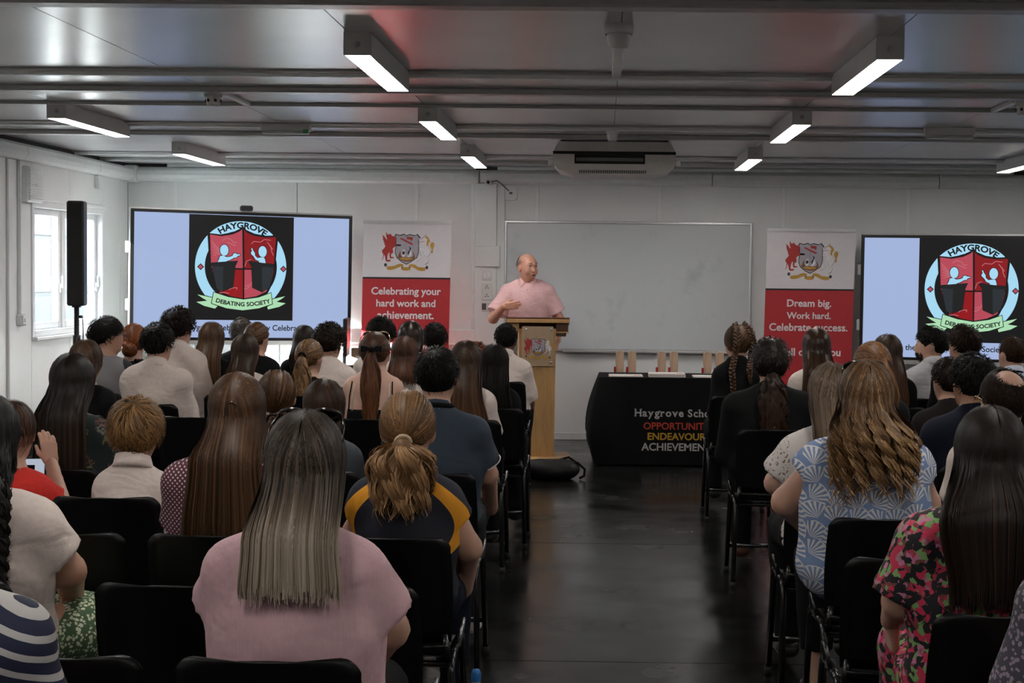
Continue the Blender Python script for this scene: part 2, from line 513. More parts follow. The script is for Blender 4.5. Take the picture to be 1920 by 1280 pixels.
# ------------------------------------------------------------------ ceiling lamps
M_lampb = mat('lamp housing', (0.55, 0.55, 0.54), rough=0.4, var=0.03)
M_lampe = mat('lamp diffuser', (0.9, 0.9, 0.9), rough=0.5, var=0.0, emit=(1.0, 0.955, 0.90), estr=LAMP_STRENGTH)
LAMPS = [(-1.02, 6.6, 'white batten lamp above the left half of the room, largest on that side'),
         (-1.05, 9.5, 'white batten lamp above the first banner, middle one of three in line'),
         (-1.06, 12.4, 'white batten lamp by the wall post, smallest of the three left of the air conditioner'),
         (1.16, 6.6, 'white batten lamp above the right half of the room, largest on that side'),
         (1.16, 9.5, 'white batten lamp right of the air conditioner, middle one of three in line'),
         (1.16, 12.4, 'white batten lamp close to the back wall above the whiteboard'),
         (-3.26, 9.5, 'white batten lamp nearest the left wall, longer of the two in view there'),
         (-3.3, 12.4, 'white batten lamp above the screen with the left crest, small one'),
         (3.38, 12.4, 'white batten lamp cut by the edge of the view above the second screen'),
         (1.16, 3.75, 'white batten lamp whose end just shows at the top edge'),
         (-1.02, 3.75, None), (-3.26, 6.6, None), (3.38, 6.6, None), (3.38, 9.5, None), (-3.26, 3.75, None), (3.38, 3.75, None), (-1.02, .9, None), (1.16, .9, None), (-3.26, .9, None), (3.38, .9, None)]
for x, y, lab in LAMPS:
    e = empty('ceiling_lamp', (x, y, ZC), 0, lab or 'white batten lamp beyond the view, unseen in the photo', 'lamp', 'ceiling batten lamps')
    L = 1.3
    MB().box((-.055, 0, -.095), (.055, L, 0), bev=.004).build('housing', M_lampb, e)
    d = MB().box((-.05, .006, -.0962), (.05, L - .006, -.0952)).build('diffuser', M_lampe, e)
    MB().box((-.058, -.003, -.095), (.058, .0, 0.0), bev=.001).build('end_cap', M_lampb, e)
    MB().lathe([(.0, -.006), (.011, -.006), (.012, -.003)], (0, 0, -.05), 12, 'Y').build('lock', M_beam, e)

# ------------------------------------------------------------------ detectors, exit lights, air conditioner
def detector(x, y, lab, r=.055, red=False):
    e = empty('smoke_detector', (x, y, ZC), 0, lab, 'detector', 'ceiling detectors')
    MB().lathe([(0, 0), (r, 0), (r, -.03), (r * .95, -.04), (r * .95, -.04)], n=20).build('base', M_white, e)
    MB().lathe([(r * .8, -.04), (r * .8, -.052), (r * .72, -.08), (r * .62, -.09), (0, -.092)], n=20).build('head', M_white, e)
    if red:
        for k in range(6):
            a = k * PI / 3
            MB().box((r * .78 * math.cos(a) - .006, r * .78 * math.sin(a) - .006, -.07), (r * .78 * math.cos(a) + .006, r * .78 * math.sin(a) + .006, -.055)).build('slot', M_black, e)
    return e
detector(0.05, 6.35, 'white round detector at the end of a short spur, nearest in view', .058)
detector(0.05, 10.85, 'small white detector in front of the air conditioner', .045)
detector(-2.14, 8.75, 'white detector on its own stub between the beams above the left block', .05, True)
detector(2.29, 8.85, 'white detector on its own stub above the right block', .05, True)
trim(MB().box((-2.12, 8.8, ZC - .02), (-2.08, 9.4, ZC), bev=.004), M_trim)
trim(MB().box((2.24, 8.9, ZC - .02), (2.28, 9.4, ZC), bev=.004), M_trim)
M_green = mat('green exit legend', (0.05, 0.35, 0.12), rough=0.4)
M_clear = mat('frosted acrylic', (0.5, 0.52, 0.52), rough=0.25, var=0.05)
for x, y, lab in ((-2.13, 10.7, 'slim emergency light box with a green mark above the first screen'),
                  (2.26, 10.6, 'slim emergency light box on the ceiling trunking above the second screen')):
    e = empty('emergency_light', (x, y, ZC), 0, lab, 'emergency light', 'ceiling emergency lights')
    MB().box((-.165, -.03, -.055), (.165, .03, 0), bev=.005).build('housing', M_lampb, e)
    MB().box((-.155, -.033, -.075), (.155, .02, -.055), bev=.006).build('diffuser', M_clear, e)
    if x < 0: MB().box((.12, -.036, -.07), (.155, -.033, -.045)).build('status_light', M_green, e)

M_ac = mat('air conditioner casing', (0.56, 0.53, 0.50), rough=0.45, var=0.04)
M_acd = mat('air conditioner dark slot', (0.012, 0.012, 0.012), rough=0.6)
e = empty('air_conditioner', (0.07, 11.75, ZC), 0, 'beige air conditioner hung under the ceiling in front of the back wall', 'air conditioner')
hw = .45
MB().prism([(-hw + .04, -.02), (hw - .04, -.02), (hw - .005, -.09), (-hw + .005, -.09)], -.6, 0.0).build('upper_casing', M_ac, e)
MB().box((-hw, .015, -.112), (hw, .6, -.09)).build('gap', M_acd, e)
lc = MB()
lc.prism([(-hw, -.112), (-.292, -.112), (-.292, -.182), (.225, -.182), (.225, -.112), (hw, -.112), (hw, -.18), (hw - .04, -.225), (hw - .15, -.258), (-hw + .15, -.258), (-hw + .04, -.225), (-hw, -.18)], -.6, 0.0)
lc.build('lower_casing', M_ac, e)
MB().box((-.292, .05, -.182), (.225, .1, -.112)).build('recess', M_acd, e)
MB().prism([(-.28, -.135), (.215, -.135), (.215, -.16), (-.28, -.16)], -.04, -.03).build('louvre', mat('louvre grey', (0.16, 0.16, 0.15), rough=.5), e)
for k in range(32):
    x = -.255 + k * .0155
    MB().box((x, -.004, -.25), (x + .007, .001, -.228)).build('grille_slat', M_acd, e)
for sx in (-1, 1):
    MB().box((sx * (hw + .02) - .02, .1, -.19), (sx * (hw + .02) + .02, .16, -.14), Matrix.Identity(4), .006).build('bracket', M_alu, e)
    MB().box((sx * .38 - .015, .05, -.03), (sx * .38 + .015, .5, 0)).build('hanger', M_black, e)

# ------------------------------------------------------------------ fittings on the walls
e = empty('vent_grille', (XL, 12.405, 2.21), 0, 'grey louvred ventilation box high on the left wall', 'vent')
MB().box((0, -.165, -.14), (.055, .165, .14), bev=.01).build('housing', M_trim, e)
for k in range(15):
    z = -.125 + k * .0175
    MB().box((.055, -.145, z), (.066, .145, z + .011), bev=.002).build('slat', M_strip, e)
MB().box((.066, -.02, -.012), (.07, .02, .008)).build('badge', M_white, e)
e = empty('conduit', (XL + .014, 12.17, 0), 0, 'white vertical conduit running down the left wall to a socket', 'conduit')
MB().box((-.014, -.014, 1.21), (.014, .014, 2.385), bev=.005).build('pipe', M_trim, e)
e = empty('wall_socket', (XL, 12.17, 1.165), 0, 'white socket box at the foot of the conduit on the left wall', 'socket')
MB().box((0, -.05, -.045), (.045, .05, .045), bev=.008).build('box', M_white, e)
MB().box((.045, -.04, -.036), (.053, .04, .036), bev=.004).build('face_plate', M_strip, e)
MB().box((.053, -.014, -.016), (.058, .014, .016), bev=.002).build('switch_rocker', M_white, e)
MB().box((XL, 14.02, 2.27), (XL + .05, 14.1, 2.385), bev=.006)
e = empty('junction_box', (XL, 14.06, 2.32), 0, 'small grey box under the cornice above the window', 'box')
MB().box((0, -.045, -.055), (.045, .045, .06), bev=.006).build('box', M_strip, e)
MB().box((.045, -.035, -.045), (.05, .035, .05), bev=.003).build('lid', M_strip, e)

PY = YB - .085
e = empty('light_switch', (-1.085, PY, 1.535), 0, 'white double light switch on the post by the lectern', 'switch')
MB().box((-.045, -.012, -.045), (.045, 0, .045), bev=.004).build('plate', M_white, e)
for sx in (-.018, .018):
    MB().box((sx - .01, -.018, -.02), (sx + .01, -.012, .02), bev=.002).build('rocker', M_strip, e)
e = empty('power_socket', (-1.085, PY, 1.385), 0, 'white double power socket below the light switch', 'socket')
MB().box((-.05, -.012, -.078), (.05, 0, .078), bev=.004).build('plate', M_white, e)
for sz in (-.04, .04):
    for (dx, dz, w_, h_) in ((-.012, -.006, .006, .004), (.012, -.006, .006, .004), (0, .012, .004, .008)):
        MB().box((dx - w_, -.0135, sz + dz - h_), (dx + w_, -.0118, sz + dz + h_)).build('pin_hole', M_gap, e)
    MB().box((-.04, -.016, sz - .01), (-.03, -.012, sz + .012), bev=.001).build('rocker', M_strip, e)
e = empty('data_socket', (-1.085, PY, 1.245), 0, 'white data socket with a dark opening, lowest plate on the post', 'socket')
MB().box((-.05, -.012, -.045), (.05, 0, .045), bev=.004).build('plate', M_white, e)
MB().box((-.045, -.0135, -.03), (-.005, -.0118, .03)).build('opening', M_gap, e)
e = empty('security_camera', (-1.08, PY, 2.40), 0, 'tiny white camera high on the post', 'camera')
MB().box((-.03, -.03, -.025), (.03, 0, .025), bev=.006).build('body', M_white, e)
MB().lathe([(0, -.012), (.014, -.012), (.016, 0)], (0, -.03, 0), 14, 'Y').build('lens', M_black, e)
e = empty('wall_sensor', (-.882, YB, 2.305), 0, 'rounded white sensor box fixed beside the post above the whiteboard', 'sensor')
fr = (Vector((0, 0, 0)), Vector((1, 0, 0)), Vector((0, 0, 1)), Vector((0, -1, 0)))
MB().prism(rrect(.135, .13, .025), 0, .04, fr).build('body', M_white, e)
MB().prism(rrect(.03, .02, .004, cx=.01, cy=.0), .04, .046, fr).build('label', M_gap, e)
MB().prism(circle(.042, -.045, .009, n=12), .04, .046, fr).build('led', M_white, e)
e = empty('camera_cable', (0, 0, 0), 0, 'dark thin cable looping from the small camera to the sensor box', 'cable')
MB().tube([(-1.05, PY - .02, 2.405), (-1.0, PY - .03, 2.415), (-.96, YB - .06, 2.39), (-.92, YB - .045, 2.35), (-.89, YB - .042, 2.325)], .005, 6).build('lead', M_gap, e)

# whiteboard
def board_mat():
    m = mat('whiteboard surface', (0.62, 0.65, 0.68), rough=0.25, var=0.02, scale=2)
    nt = m.node_tree; b = nt.nodes['Principled BSDF']
    tcn = nt.nodes.new('ShaderNodeTexCoord'); nz = nt.nodes.new('ShaderNodeTexNoise')
    nz.inputs['Scale'].default_value = 2.6; nz.inputs['Detail'].default_value = 8; nz.inputs['Roughness'].default_value = .65
    nt.links.new(tcn.outputs['Object'], nz.inputs['Vector'])
    cr = nt.nodes.new('ShaderNodeValToRGB')
    cr.color_ramp.elements[0].position = .56; cr.color_ramp.elements[1].position = .72
    cr.color_ramp.elements[0].color = (1, 1, 1, 1); cr.color_ramp.elements[1].color = (.84, .84, .85, 1)
    nt.links.new(nz.outputs['Fac'], cr.inputs[0])
    mx = nt.nodes.new('ShaderNodeMix'); mx.data_type = 'RGBA'; mx.blend_type = 'MULTIPLY'; mx.inputs[0].default_value = 1
    src = b.inputs['Base Color'].links[0].from_socket
    nt.links.new(src, mx.inputs[6]); nt.links.new(cr.outputs[0], mx.inputs[7])
    nt.links.new(mx.outputs[2], b.inputs['Base Color'])
    return m
e = empty('whiteboard', (.228, YB - .012, 1.443), 0, 'large wiped whiteboard fixed on the back wall behind the speaker', 'whiteboard')
W2, H2 = 1.143, .595
MB().box((-W2, -.012, -H2), (W2, 0, H2)).build('panel', board_mat(), e)
for lo, hi in (((-W2 - .012, -.022, H2 - .01), (W2 + .012, 0, H2 + .014)), ((-W2 - .012, -.022, -H2 - .014), (W2 + .012, 0, -H2 + .01)),
               ((-W2 - .012, -.022, -H2), (-W2 + .008, 0, H2)), ((W2 - .008, -.022, -H2), (W2 + .012, 0, H2))):
    MB().box(lo, hi, bev=.004).build('frame_rail', M_alu, e)
MB().box((-.6, -.07, -H2 - .022), (1.0, -.01, -H2 - .008), bev=.004).build('pen_tray', M_alu, e)
# ------------------------------------------------------------------ display screens with the society logo
K_SCR = 0.92
C_bg = screen_mat('screen lavender', srgb(168, 186, 226), K_SCR)
C_blk = screen_mat('screen black', srgb(24, 23, 24), K_SCR)
C_ice = screen_mat('screen ice blue', srgb(172, 224, 250), K_SCR)
C_rl = screen_mat('screen rose', srgb(188, 76, 92), K_SCR)
C_rd = screen_mat('screen dark red', srgb(140, 26, 32), K_SCR)
C_rm = screen_mat('screen mid red', srgb(150, 24, 30), K_SCR)
C_mint = screen_mat('screen mint', srgb(178, 228, 184), K_SCR)
C_g1 = screen_mat('screen slate', srgb(44, 50, 55), K_SCR)
C_g2 = screen_mat('screen charcoal', srgb(32, 33, 34), K_SCR)
C_pink = screen_mat('screen pale line', srgb(202, 120, 130), K_SCR)
M_bez = mat('screen bezel', (0.008, 0.008, 0.009), rough=0.25, var=0.0)
M_sfr = mat('screen silver edge', (0.45, 0.45, 0.45), rough=0.4, metal=0.6, var=0.03)

def logo(parent, sx, sz, frame0):
    """society logo: all pieces flat on the display, unit square of side sx centred at the frame origin"""
    def L(x, y):
        t = (y - 32) / 1183.0; s_ = (x - 52 + 30 * t) / 1100.0
        v_ = (y - 32 - 48 * s_ * (1 - t) - 7 * s_ * t) / 1183.0
        return ((s_ - .5) * sx, (.5 - v_) * sz)
    P = lambda pts: [L(*p) for p in pts]
    def piece(name, m, polys, d):
        if len(polys) <= 4:
            return [MB().sheet(p, d, frame0).build(name, m, parent) for p in polys]
        mb = MB()
        for p in polys: mb.sheet(p, d, frame0)
        return tag(mb.build(name, m, parent), kind='stuff')
    piece('logo_square', C_blk, [[(-sx / 2, -sz / 2), (sx / 2, -sz / 2), (sx / 2, sz / 2), (-sx / 2, sz / 2)]], .0010)
    # ring
    cxr, cyr, Ro, Ri = -.005 * sx, .01 * sz, .437 * sx, .345 * sx
    def arc(a0, a1, n=26):
        o = [(cxr + Ro * math.cos(math.radians(a0 + (a1 - a0) * k / n)), cyr + Ro * math.sin(math.radians(a0 + (a1 - a0) * k / n))) for k in range(n + 1)]
        i = [(cxr + Ri * math.cos(math.radians(a1 - (a1 - a0) * k / n)), cyr + Ri * math.sin(math.radians(a1 - (a1 - a0) * k / n))) for k in range(n + 1)]
        return o + i
    ring = MB()
    for a0, a1 in ((46, 134), (136, 238), (302, 404)):
        o = arc(a0, a1); n = len(o) // 2
        for k in range(n - 1): ring.sheet([o[k], o[k + 1], o[2 * n - 2 - k], o[2 * n - 1 - k]], .0016, frame0)
    ring.build('logo_ring', C_ice, parent)
    dm = []; dk = []
    for cx_ in (L(160, 622), L(1030, 648)):
        for r, lst in ((.033 * sx, dk), (.022 * sx, dm)):
            lst.append([(cx_[0] - r, cx_[1]), (cx_[0], cx_[1] - r), (cx_[0] + r, cx_[1]), (cx_[0], cx_[1] + r)])
    piece('logo_diamond_outline', C_blk, dk, .0020); piece('logo_diamond', C_rl, dm, .0024)
    # shield
    top_l = [(250, 255), (380, 272), (500, 250), (570, 215), (606, 186)]
    top_r = [(606, 186), (640, 225), (720, 265), (830, 288), (966, 285)]
    left = [(265, 590), (300, 760), (350, 900), (470, 960), (600, 985)]
    right = [(930, 600), (900, 800), (850, 905), (740, 960), (600, 985)]
    out = top_l + top_r[1:] + right + left[::-1][1:]
    cxs, cys = 603, 560
    big = [((p[0] - cxs) * 1.045 + cxs, (p[1] - cys) * 1.035 + cys) for p in out]
    piece('logo_shield_outline', C_blk, [P(big)], .0030)
    piece('logo_quarter', C_rl, [P([(262, 262), (380, 282), (500, 262), (570, 230), (598, 206), (598, 638), (272, 632), (268, 590)])], .0036)
    piece('logo_quarter', C_rd, [P([(618, 212), (650, 245), (720, 280), (830, 298), (955, 295), (930, 600), (925, 645), (618, 640)])], .0036)
    piece('logo_quarter', C_rm, [P([(275, 652), (598, 656), (594, 975), (470, 950), (355, 900), (305, 760)])], .0036)
    piece('logo_quarter', C_rl, [P([(616, 656), (922, 660), (895, 800), (842, 900), (740, 950), (610, 975)])], .0036)
    ln = []
    def stroke(pts, wd):
        for a, b in zip(pts[:-1], pts[1:]):
            dx, dy = b[0] - a[0], b[1] - a[1]; l = math.hypot(dx, dy) or 1
            nx, ny = -dy / l * wd, dx / l * wd
            ln.append(P([(a[0] + nx, a[1] + ny), (b[0] + nx, b[1] + ny), (b[0] - nx, b[1] - ny), (a[0] - nx, a[1] - ny)]))
    for k in range(6):
        stroke([(275 + 4 * k, 330 + 34 * k), (330, 400 + 16 * k), (372, 440 + 9 * k)], 3)
    for pts in ([(390, 330), (430, 300), (480, 320), (510, 360), (540, 350)], [(440, 350), (480, 370), (530, 390)], [(690, 370), (720, 340), (790, 350), (830, 320), (900, 330)],
                [(860, 350), (900, 400), (905, 450), (925, 500)], [(620, 620), (640, 560), (690, 540)], [(610, 870), (650, 860), (690, 800)], [(450, 880), (480, 860), (535, 855), (530, 880)],
                [(620, 840), (660, 820)], [(350, 915), (400, 910), (450, 920)], [(880, 380), (920, 430)]):
        stroke(pts, 3.5)
    piece('logo_line_work', C_pink, ln, .0040)
    # two debaters
    def grow(poly, d):
        n = len(poly); o = []
        a = sum(poly[i][0] * poly[(i + 1) % n][1] - poly[(i + 1) % n][0] * poly[i][1] for i in range(n))
        sg = 1 if a > 0 else -1
        for i in range(n):
            p, q, r = poly[i - 1], poly[i], poly[(i + 1) % n]
            e1 = Vector((q[0] - p[0], q[1] - p[1])).normalized(); e2 = Vector((r[0] - q[0], r[1] - q[1])).normalized()
            nn = Vector((e1.y + e2.y, -e1.x - e2.x)) * sg
            nn = nn.normalized() if nn.length > 1e-6 else nn
            o.append((q[0] + nn.x * d, q[1] + nn.y * d))
        return o
    bodyL = [(332, 578), (350, 540), (362, 502), (395, 498), (430, 515), (470, 510), (495, 498), (500, 478), (520, 470), (538, 482), (572, 486), (572, 496), (545, 502), (535, 520), (510, 522), (470, 545), (430, 560), (420, 575)]
    bodyR = [(842, 592), (835, 545), (825, 520), (790, 520), (755, 525), (730, 500), (728, 470), (712, 445), (700, 415), (690, 418), (698, 450), (684, 465), (690, 485), (712, 505), (735, 545), (770, 560), (768, 590)]
    for nm, headc, rr, bd in (('logo_debater', (407, 438), (44, 62), bodyL), ('logo_debater', (810, 455), (44, 62), bodyR)):
        hd = circle(*headc, *rr, n=24)
        piece('logo_debater_outline', C_g2, [P(grow(bd, 8)), P(circle(headc[0], headc[1], rr[0] + 7, rr[1] + 7, n=24))], .0044)
        piece(nm, C_ice, [P(bd), P(hd)], .0050)
    for sgn, pts_t, pts_a, pts_b in ((1, [(268, 600), (275, 580), (400, 572), (545, 558), (520, 610), (395, 622), (280, 615)], [(278, 612), (395, 622), (385, 895), (325, 870), (300, 740)], [(395, 622), (520, 610), (490, 850), (385, 895)]),
                                     (-1, [(665, 575), (670, 560), (800, 585), (928, 595), (920, 632), (800, 622), (690, 610)], [(690, 610), (800, 622), (800, 905), (700, 855)], [(800, 622), (920, 632), (880, 850), (800, 905)])):
        piece('logo_lectern_outline', C_blk, [P(grow(pts_t, 6)), P(grow(pts_a, 6)), P(grow(pts_b, 6))], .0054)
        piece('logo_lectern', C_g2, [P(pts_t), P(pts_b if sgn > 0 else pts_a)], .0058)
        piece('logo_lectern_side', C_g1, [P(pts_a if sgn > 0 else pts_b)], .0058)
    # ribbon
    rb = [(290, 908), (440, 960), (600, 988), (760, 965), (892, 915), (905, 1035), (760, 1085), (590, 1108), (420, 1085), (268, 1030)]
    tl = [(120, 932), (200, 950), (275, 968), (266, 1030), (330, 1060), (300, 1090), (190, 1060), (108, 1015), (222, 1002), (170, 970)]
    tr = [(1045, 950), (980, 965), (905, 985), (908, 1035), (850, 1070), (860, 1098), (980, 1068), (1050, 1028), (950, 1012), (1000, 985)]
    piece('logo_ribbon_outline', C_blk, [P(grow(rb, 10)), P(grow(tl, 9)), P(grow(tr, 9))], .0062)
    piece('logo_ribbon_tail', C_mint, [P(tl), P(tr)], .0066)
    piece('logo_ribbon_gap', C_blk, [P(grow(rb, 10))], .0069)
    piece('logo_ribbon', C_mint, [P(rb)], .0073)
    # lettering bent along the ring and the ribbon
    R = Ri + (Ro - Ri) * .28
    t = fit(text2d('HAYGROVE', 1.0, .036), R * 1.22, .062 * sx)
    put2d(MB(), t, frame0, .0026, fn=lambda x, y: (cxr + (R + y) * math.sin((x + .012 * sx) / R), cyr + (R + y) * math.cos((x + .012 * sx) / R))).build('lettering', C_blk, parent)
    R2 = .95 * sx
    c0 = L(597, 1062)
    t = fit(text2d('DEBATING SOCIETY', 1.0, .034), .535 * sx, .042 * sx)
    put2d(MB(), t, frame0, .0077, fn=lambda x, y: (c0[0] + (R2 - y) * math.sin(x / R2), c0[1] + R2 - (R2 - y) * math.cos(x / R2))).build('lettering', C_blk, parent)

def display(x, y, zc, rz, w_, h_, lx, lz, lw, lab, cam_x=None, roll=0.0, text_dx=0.0):
    e = empty('display_screen', (x, y, 0), rz, lab, 'screen', 'wall-size display screens on stands')
    F = (Vector((0, -.045, zc)), Vector((math.cos(roll), 0, -math.sin(roll))), Vector((math.sin(roll), 0, math.cos(roll))), Vector((0, -1, 0)))
    def fbox(u0, u1, v0, v1, d0, d1):
        return MB().prism([(u0, v0), (u1, v0), (u1, v1), (u0, v1)], d0, d1, F)
    fbox(-w_ / 2 - .032, w_ / 2 + .032, -h_ / 2 - .032, h_ / 2 + .038, -.09, -.012).build('back_housing', M_sfr, e)
    fbox(-w_ / 2 - .03, w_ / 2 + .03, h_ / 2 + .026, h_ / 2 + .04, -.012, .006).build('top_edge', M_sfr, e)
    fbox(-w_ / 2 - .03, w_ / 2 + .03, -h_ / 2 - .062, -h_ / 2 - .026, -.012, .008).build('lower_edge', M_sfr, e)
    bz = MB()
    for (a, b, c, d) in ((-w_ / 2 - .03, -w_ / 2, -h_ / 2 - .026, h_ / 2 + .026), (w_ / 2, w_ / 2 + .03, -h_ / 2 - .026, h_ / 2 + .026),
                         (-w_ / 2, w_ / 2, h_ / 2, h_ / 2 + .026), (-w_ / 2, w_ / 2, -h_ / 2 - .026, -h_ / 2)):
        bz.prism([(a, c), (b, c), (b, d), (a, d)], -.012, .004, F)
    bz.build('bezel', M_bez, e)
    fbox(-w_ / 2, w_ / 2, -h_ / 2, h_ / 2, -.012, 0).build('display', C_bg, e)
    lf = (F[0] + F[1] * lx + F[2] * lz, F[1], F[2], F[3])
    logo(e, lw, lw, lf)
    t = fit(text2d('to the Haygrove Debating Society Celebration', 1.0, .016), 1.30, .068)
    put2d(MB(), t, F, .0015, at=(text_dx, -h_ / 2 + .065)).build('lettering', C_blk, e)
    if cam_x is not None:
        MB().box((cam_x - .055, -.09, zc + h_ / 2 + .036), (cam_x + .055, -.03, zc + h_ / 2 + .085), bev=.012).build('webcam', M_black, e)
    # trolley behind: two posts, base, castors
    for sx in (-.38, .38):
        MB().box((sx - .035, .05, .1), (sx + .035, .1, zc + h_ * .3), bev=.006).build('post', M_white, e)
        MB().box((sx - .03, -.28, .06), (sx + .03, .38, .11), bev=.006).build('foot', M_white, e)
        for yy in (-.25, .34):
            MB().lathe([(0, -.012), (.028, -.012), (.03, 0), (.028, .012), (0, .012)], (sx, yy, .03), 14, 'X').build('castor', M_black, e)
    MB().box((-.42, .03, .42), (.42, .12, .5), bev=.006).build('cross_member', M_white, e)
    MB().box((-.4, -.22, .34), (.4, .12, .36), bev=.004).build('shelf', M_white, e)
    for sz in (.25, -.25):
        MB().box((-w_ / 2 - .06, -.01, zc + sz - .05), (-w_ / 2 - .032, .03, zc + sz + .05), bev=.004).build('side_bracket', M_white, e)
    return e
display(-3.21, 14.2, 1.505, .42, 1.90, 1.085, -.02, .075, .925, 'wide display screen on the left showing the round debating logo, beside the window', .02, .012, -.06)
display(3.29, 14.35, 1.375, -.24, 1.90, 1.07, .0, .075, .93, 'wide display screen on the right showing the round debating logo, cut by the view', None, .004)

# ------------------------------------------------------------------ roll-up banners
def fabric(name, c, **k): return mat(name, c, rough=k.pop('rough', .85), var=k.pop('var', .05), scale=k.pop('scale', 60), bump=k.pop('bump', .08), bscale=k.pop('bscale', 220), **k)
M_bw = mat('banner white vinyl', (0.66, 0.62, 0.65), rough=0.45, var=0.02)
M_br = mat('banner red vinyl', (0.42, 0.022, 0.03), rough=0.4, var=0.03)
M_bk = mat('banner dark line', (0.012, 0.01, 0.015), rough=0.5)
M_bt = mat('banner lettering', (0.70, 0.66, 0.67), rough=0.5, var=0.0)
I_red = mat('crest red', (0.40, 0.03, 0.025), rough=.5, var=.12, scale=60)
I_gold = mat('crest gold', (0.48, 0.27, 0.045), rough=.5, var=.15, scale=60)
I_navy = mat('crest dark outline', (0.03, 0.03, 0.045), rough=.5)
I_mauve = mat('crest mauve field', (0.36, 0.33, 0.38), rough=.5)
I_brown = mat('crest brown hull', (0.20, 0.075, 0.025), rough=.5, var=.2, scale=50)
I_white = mat('crest white', (0.70, 0.66, 0.69), rough=.5)
I_grey = mat('crest grey line', (0.26, 0.25, 0.27), rough=.5)
DRAGON = [(190,120),(235,215),(250,190),(340,300),(355,290),(325,220),(320,85),(360,180),(385,150),(400,180),(435,140),(470,195),(500,215),(560,215),(590,245),(585,320),(580,400),(600,425),(700,432),(735,445),(720,475),(600,468),(560,490),(500,545),(520,590),(515,660),(465,690),(470,760),(540,770),(550,795),(440,805),(420,720),(425,650),(400,650),(370,740),(365,840),(460,840),(450,880),(380,890),(330,870),(310,760),(285,700),(265,790),(235,850),(225,840),(255,770),(260,690),(225,640),(225,590),(290,520),(310,470),(280,430),(290,400),(255,360),(265,340),(240,300),(245,260)]
SHIELD = [(560,205),(590,165),(700,190),(800,158),(870,195),(950,165),(1080,195),(1150,160),(1235,255),(1192,300),(1195,500),(1195,650),(1150,780),(1000,885),(880,955),(740,880),(620,780),(575,650),(588,480),(590,260)]
UNICORN = [(1245,300),(1330,225),(1380,165),(1395,215),(1470,290),(1480,370),(1430,450),(1500,560),(1510,650),(1450,740),(1440,800),(1470,790),(1455,900),(1385,955),(1370,930),(1430,880),(1420,790),(1340,680),(1330,640),(1250,590),(1290,640),(1310,740),(1240,820),(1165,875),(1160,850),(1230,800),(1270,740),(1230,620),(1210,500),(1290,510),(1280,480),(1200,480),(1190,460),(1260,440),(1195,400),(1240,350),(1340,350),(1340,330),(1255,320)]
def crest(parent, k, frame, d0=.001, pale=True):
    P = lambda pts, g=1.0, c=(880, 560): [(((p[0] - c[0]) * g + c[0] - 890) * k, -((p[1] - c[1]) * g + c[1] - 620) * k) for p in pts]
    def piece(name, m, polys, d):
        return [MB().sheet(p, d0 + d, frame).build(name, m, parent) for p in polys]
    piece('crest_dragon', I_red, [P(DRAGON)], .0006)
    piece('crest_shield_outline', I_navy, [P(SHIELD, 1.03)], 0)
    piece('crest_shield', I_mauve, [P(SHIELD, .965)], .0006)
    piece('crest_ship', I_brown, [P([(640,770),(690,650),(715,600),(720,690),(760,765),(1040,765),(1060,720),(1030,605),(1085,690),(1105,760),(1060,850),(880,890),(740,850)])], .0011)
    piece('crest_ship_trim', I_gold, [P([(700,790),(760,775),(1040,790),(1040,820),(880,850),(720,820)])], .0014)
    piece('crest_mast', I_grey, [P([(862,200),(876,200),(876,770),(862,770)])], .0016)
    piece('crest_sail', I_white, [P([(740,690),(775,590),(800,560),(840,590),(850,700),(800,770),(770,740)]), P([(900,760),(900,690),(960,560),(945,490),(985,540),(1010,640),(1020,700),(960,770)])], .0016)
    piece('crest_rigging', I_navy, [P([(755,660),(790,600),(835,620),(830,690),(770,700)]), P([(905,640),(960,560),(940,480),(1000,530),(960,640),(915,740)])], .0019)
    piece('crest_yard', I_red, [P([(700,260),(740,262),(1045,405),(1030,440),(985,430),(715,295)])], .0019)
    piece('crest_flag', I_red, [P([(880,220),(1030,235),(1035,300),(1010,330),(960,300),(880,290)])], .0019)
    piece('crest_unicorn_outline', I_grey, [P(UNICORN, 1.035, (1350, 560))], .0004)
    piece('crest_unicorn', I_white, [P(UNICORN, .97, (1350, 560))], .0009)
    piece('crest_mane', I_gold, [P([(1340,225),(1395,205),(1440,230),(1490,300),(1490,360),(1450,400),(1450,470),(1400,460),(1410,330),(1430,300)]), P([(1500,420),(1540,360),(1600,380),(1612,450),(1575,560),(1575,650),(1520,655),(1540,560),(1500,480)])], .0013)
    L_ = [(360,1020),(560,1000),(640,960),(720,940),(805,960),(805,1010),(700,1030),(560,1090),(480,1110),(370,1100)]
    piece('crest_ribbon', I_gold, [P(L_), P([(1752 - p[0], p[1] + (20 if p[0] < 600 else 5)) for p in L_][::-1]), P([(745,1030),(995,1030),(990,1095),(930,1122),(820,1122),(745,1100)])], .0007)
    piece('crest_ribbon_curl', I_navy, [P(circle(325, 975, 38, 45, 14)), P(circle(1425, 1035, 38, 45, 14)), P([(750,1025),(800,1020),(770,1060)]), P([(990,1025),(940,1020),(965,1060)])], .0011)

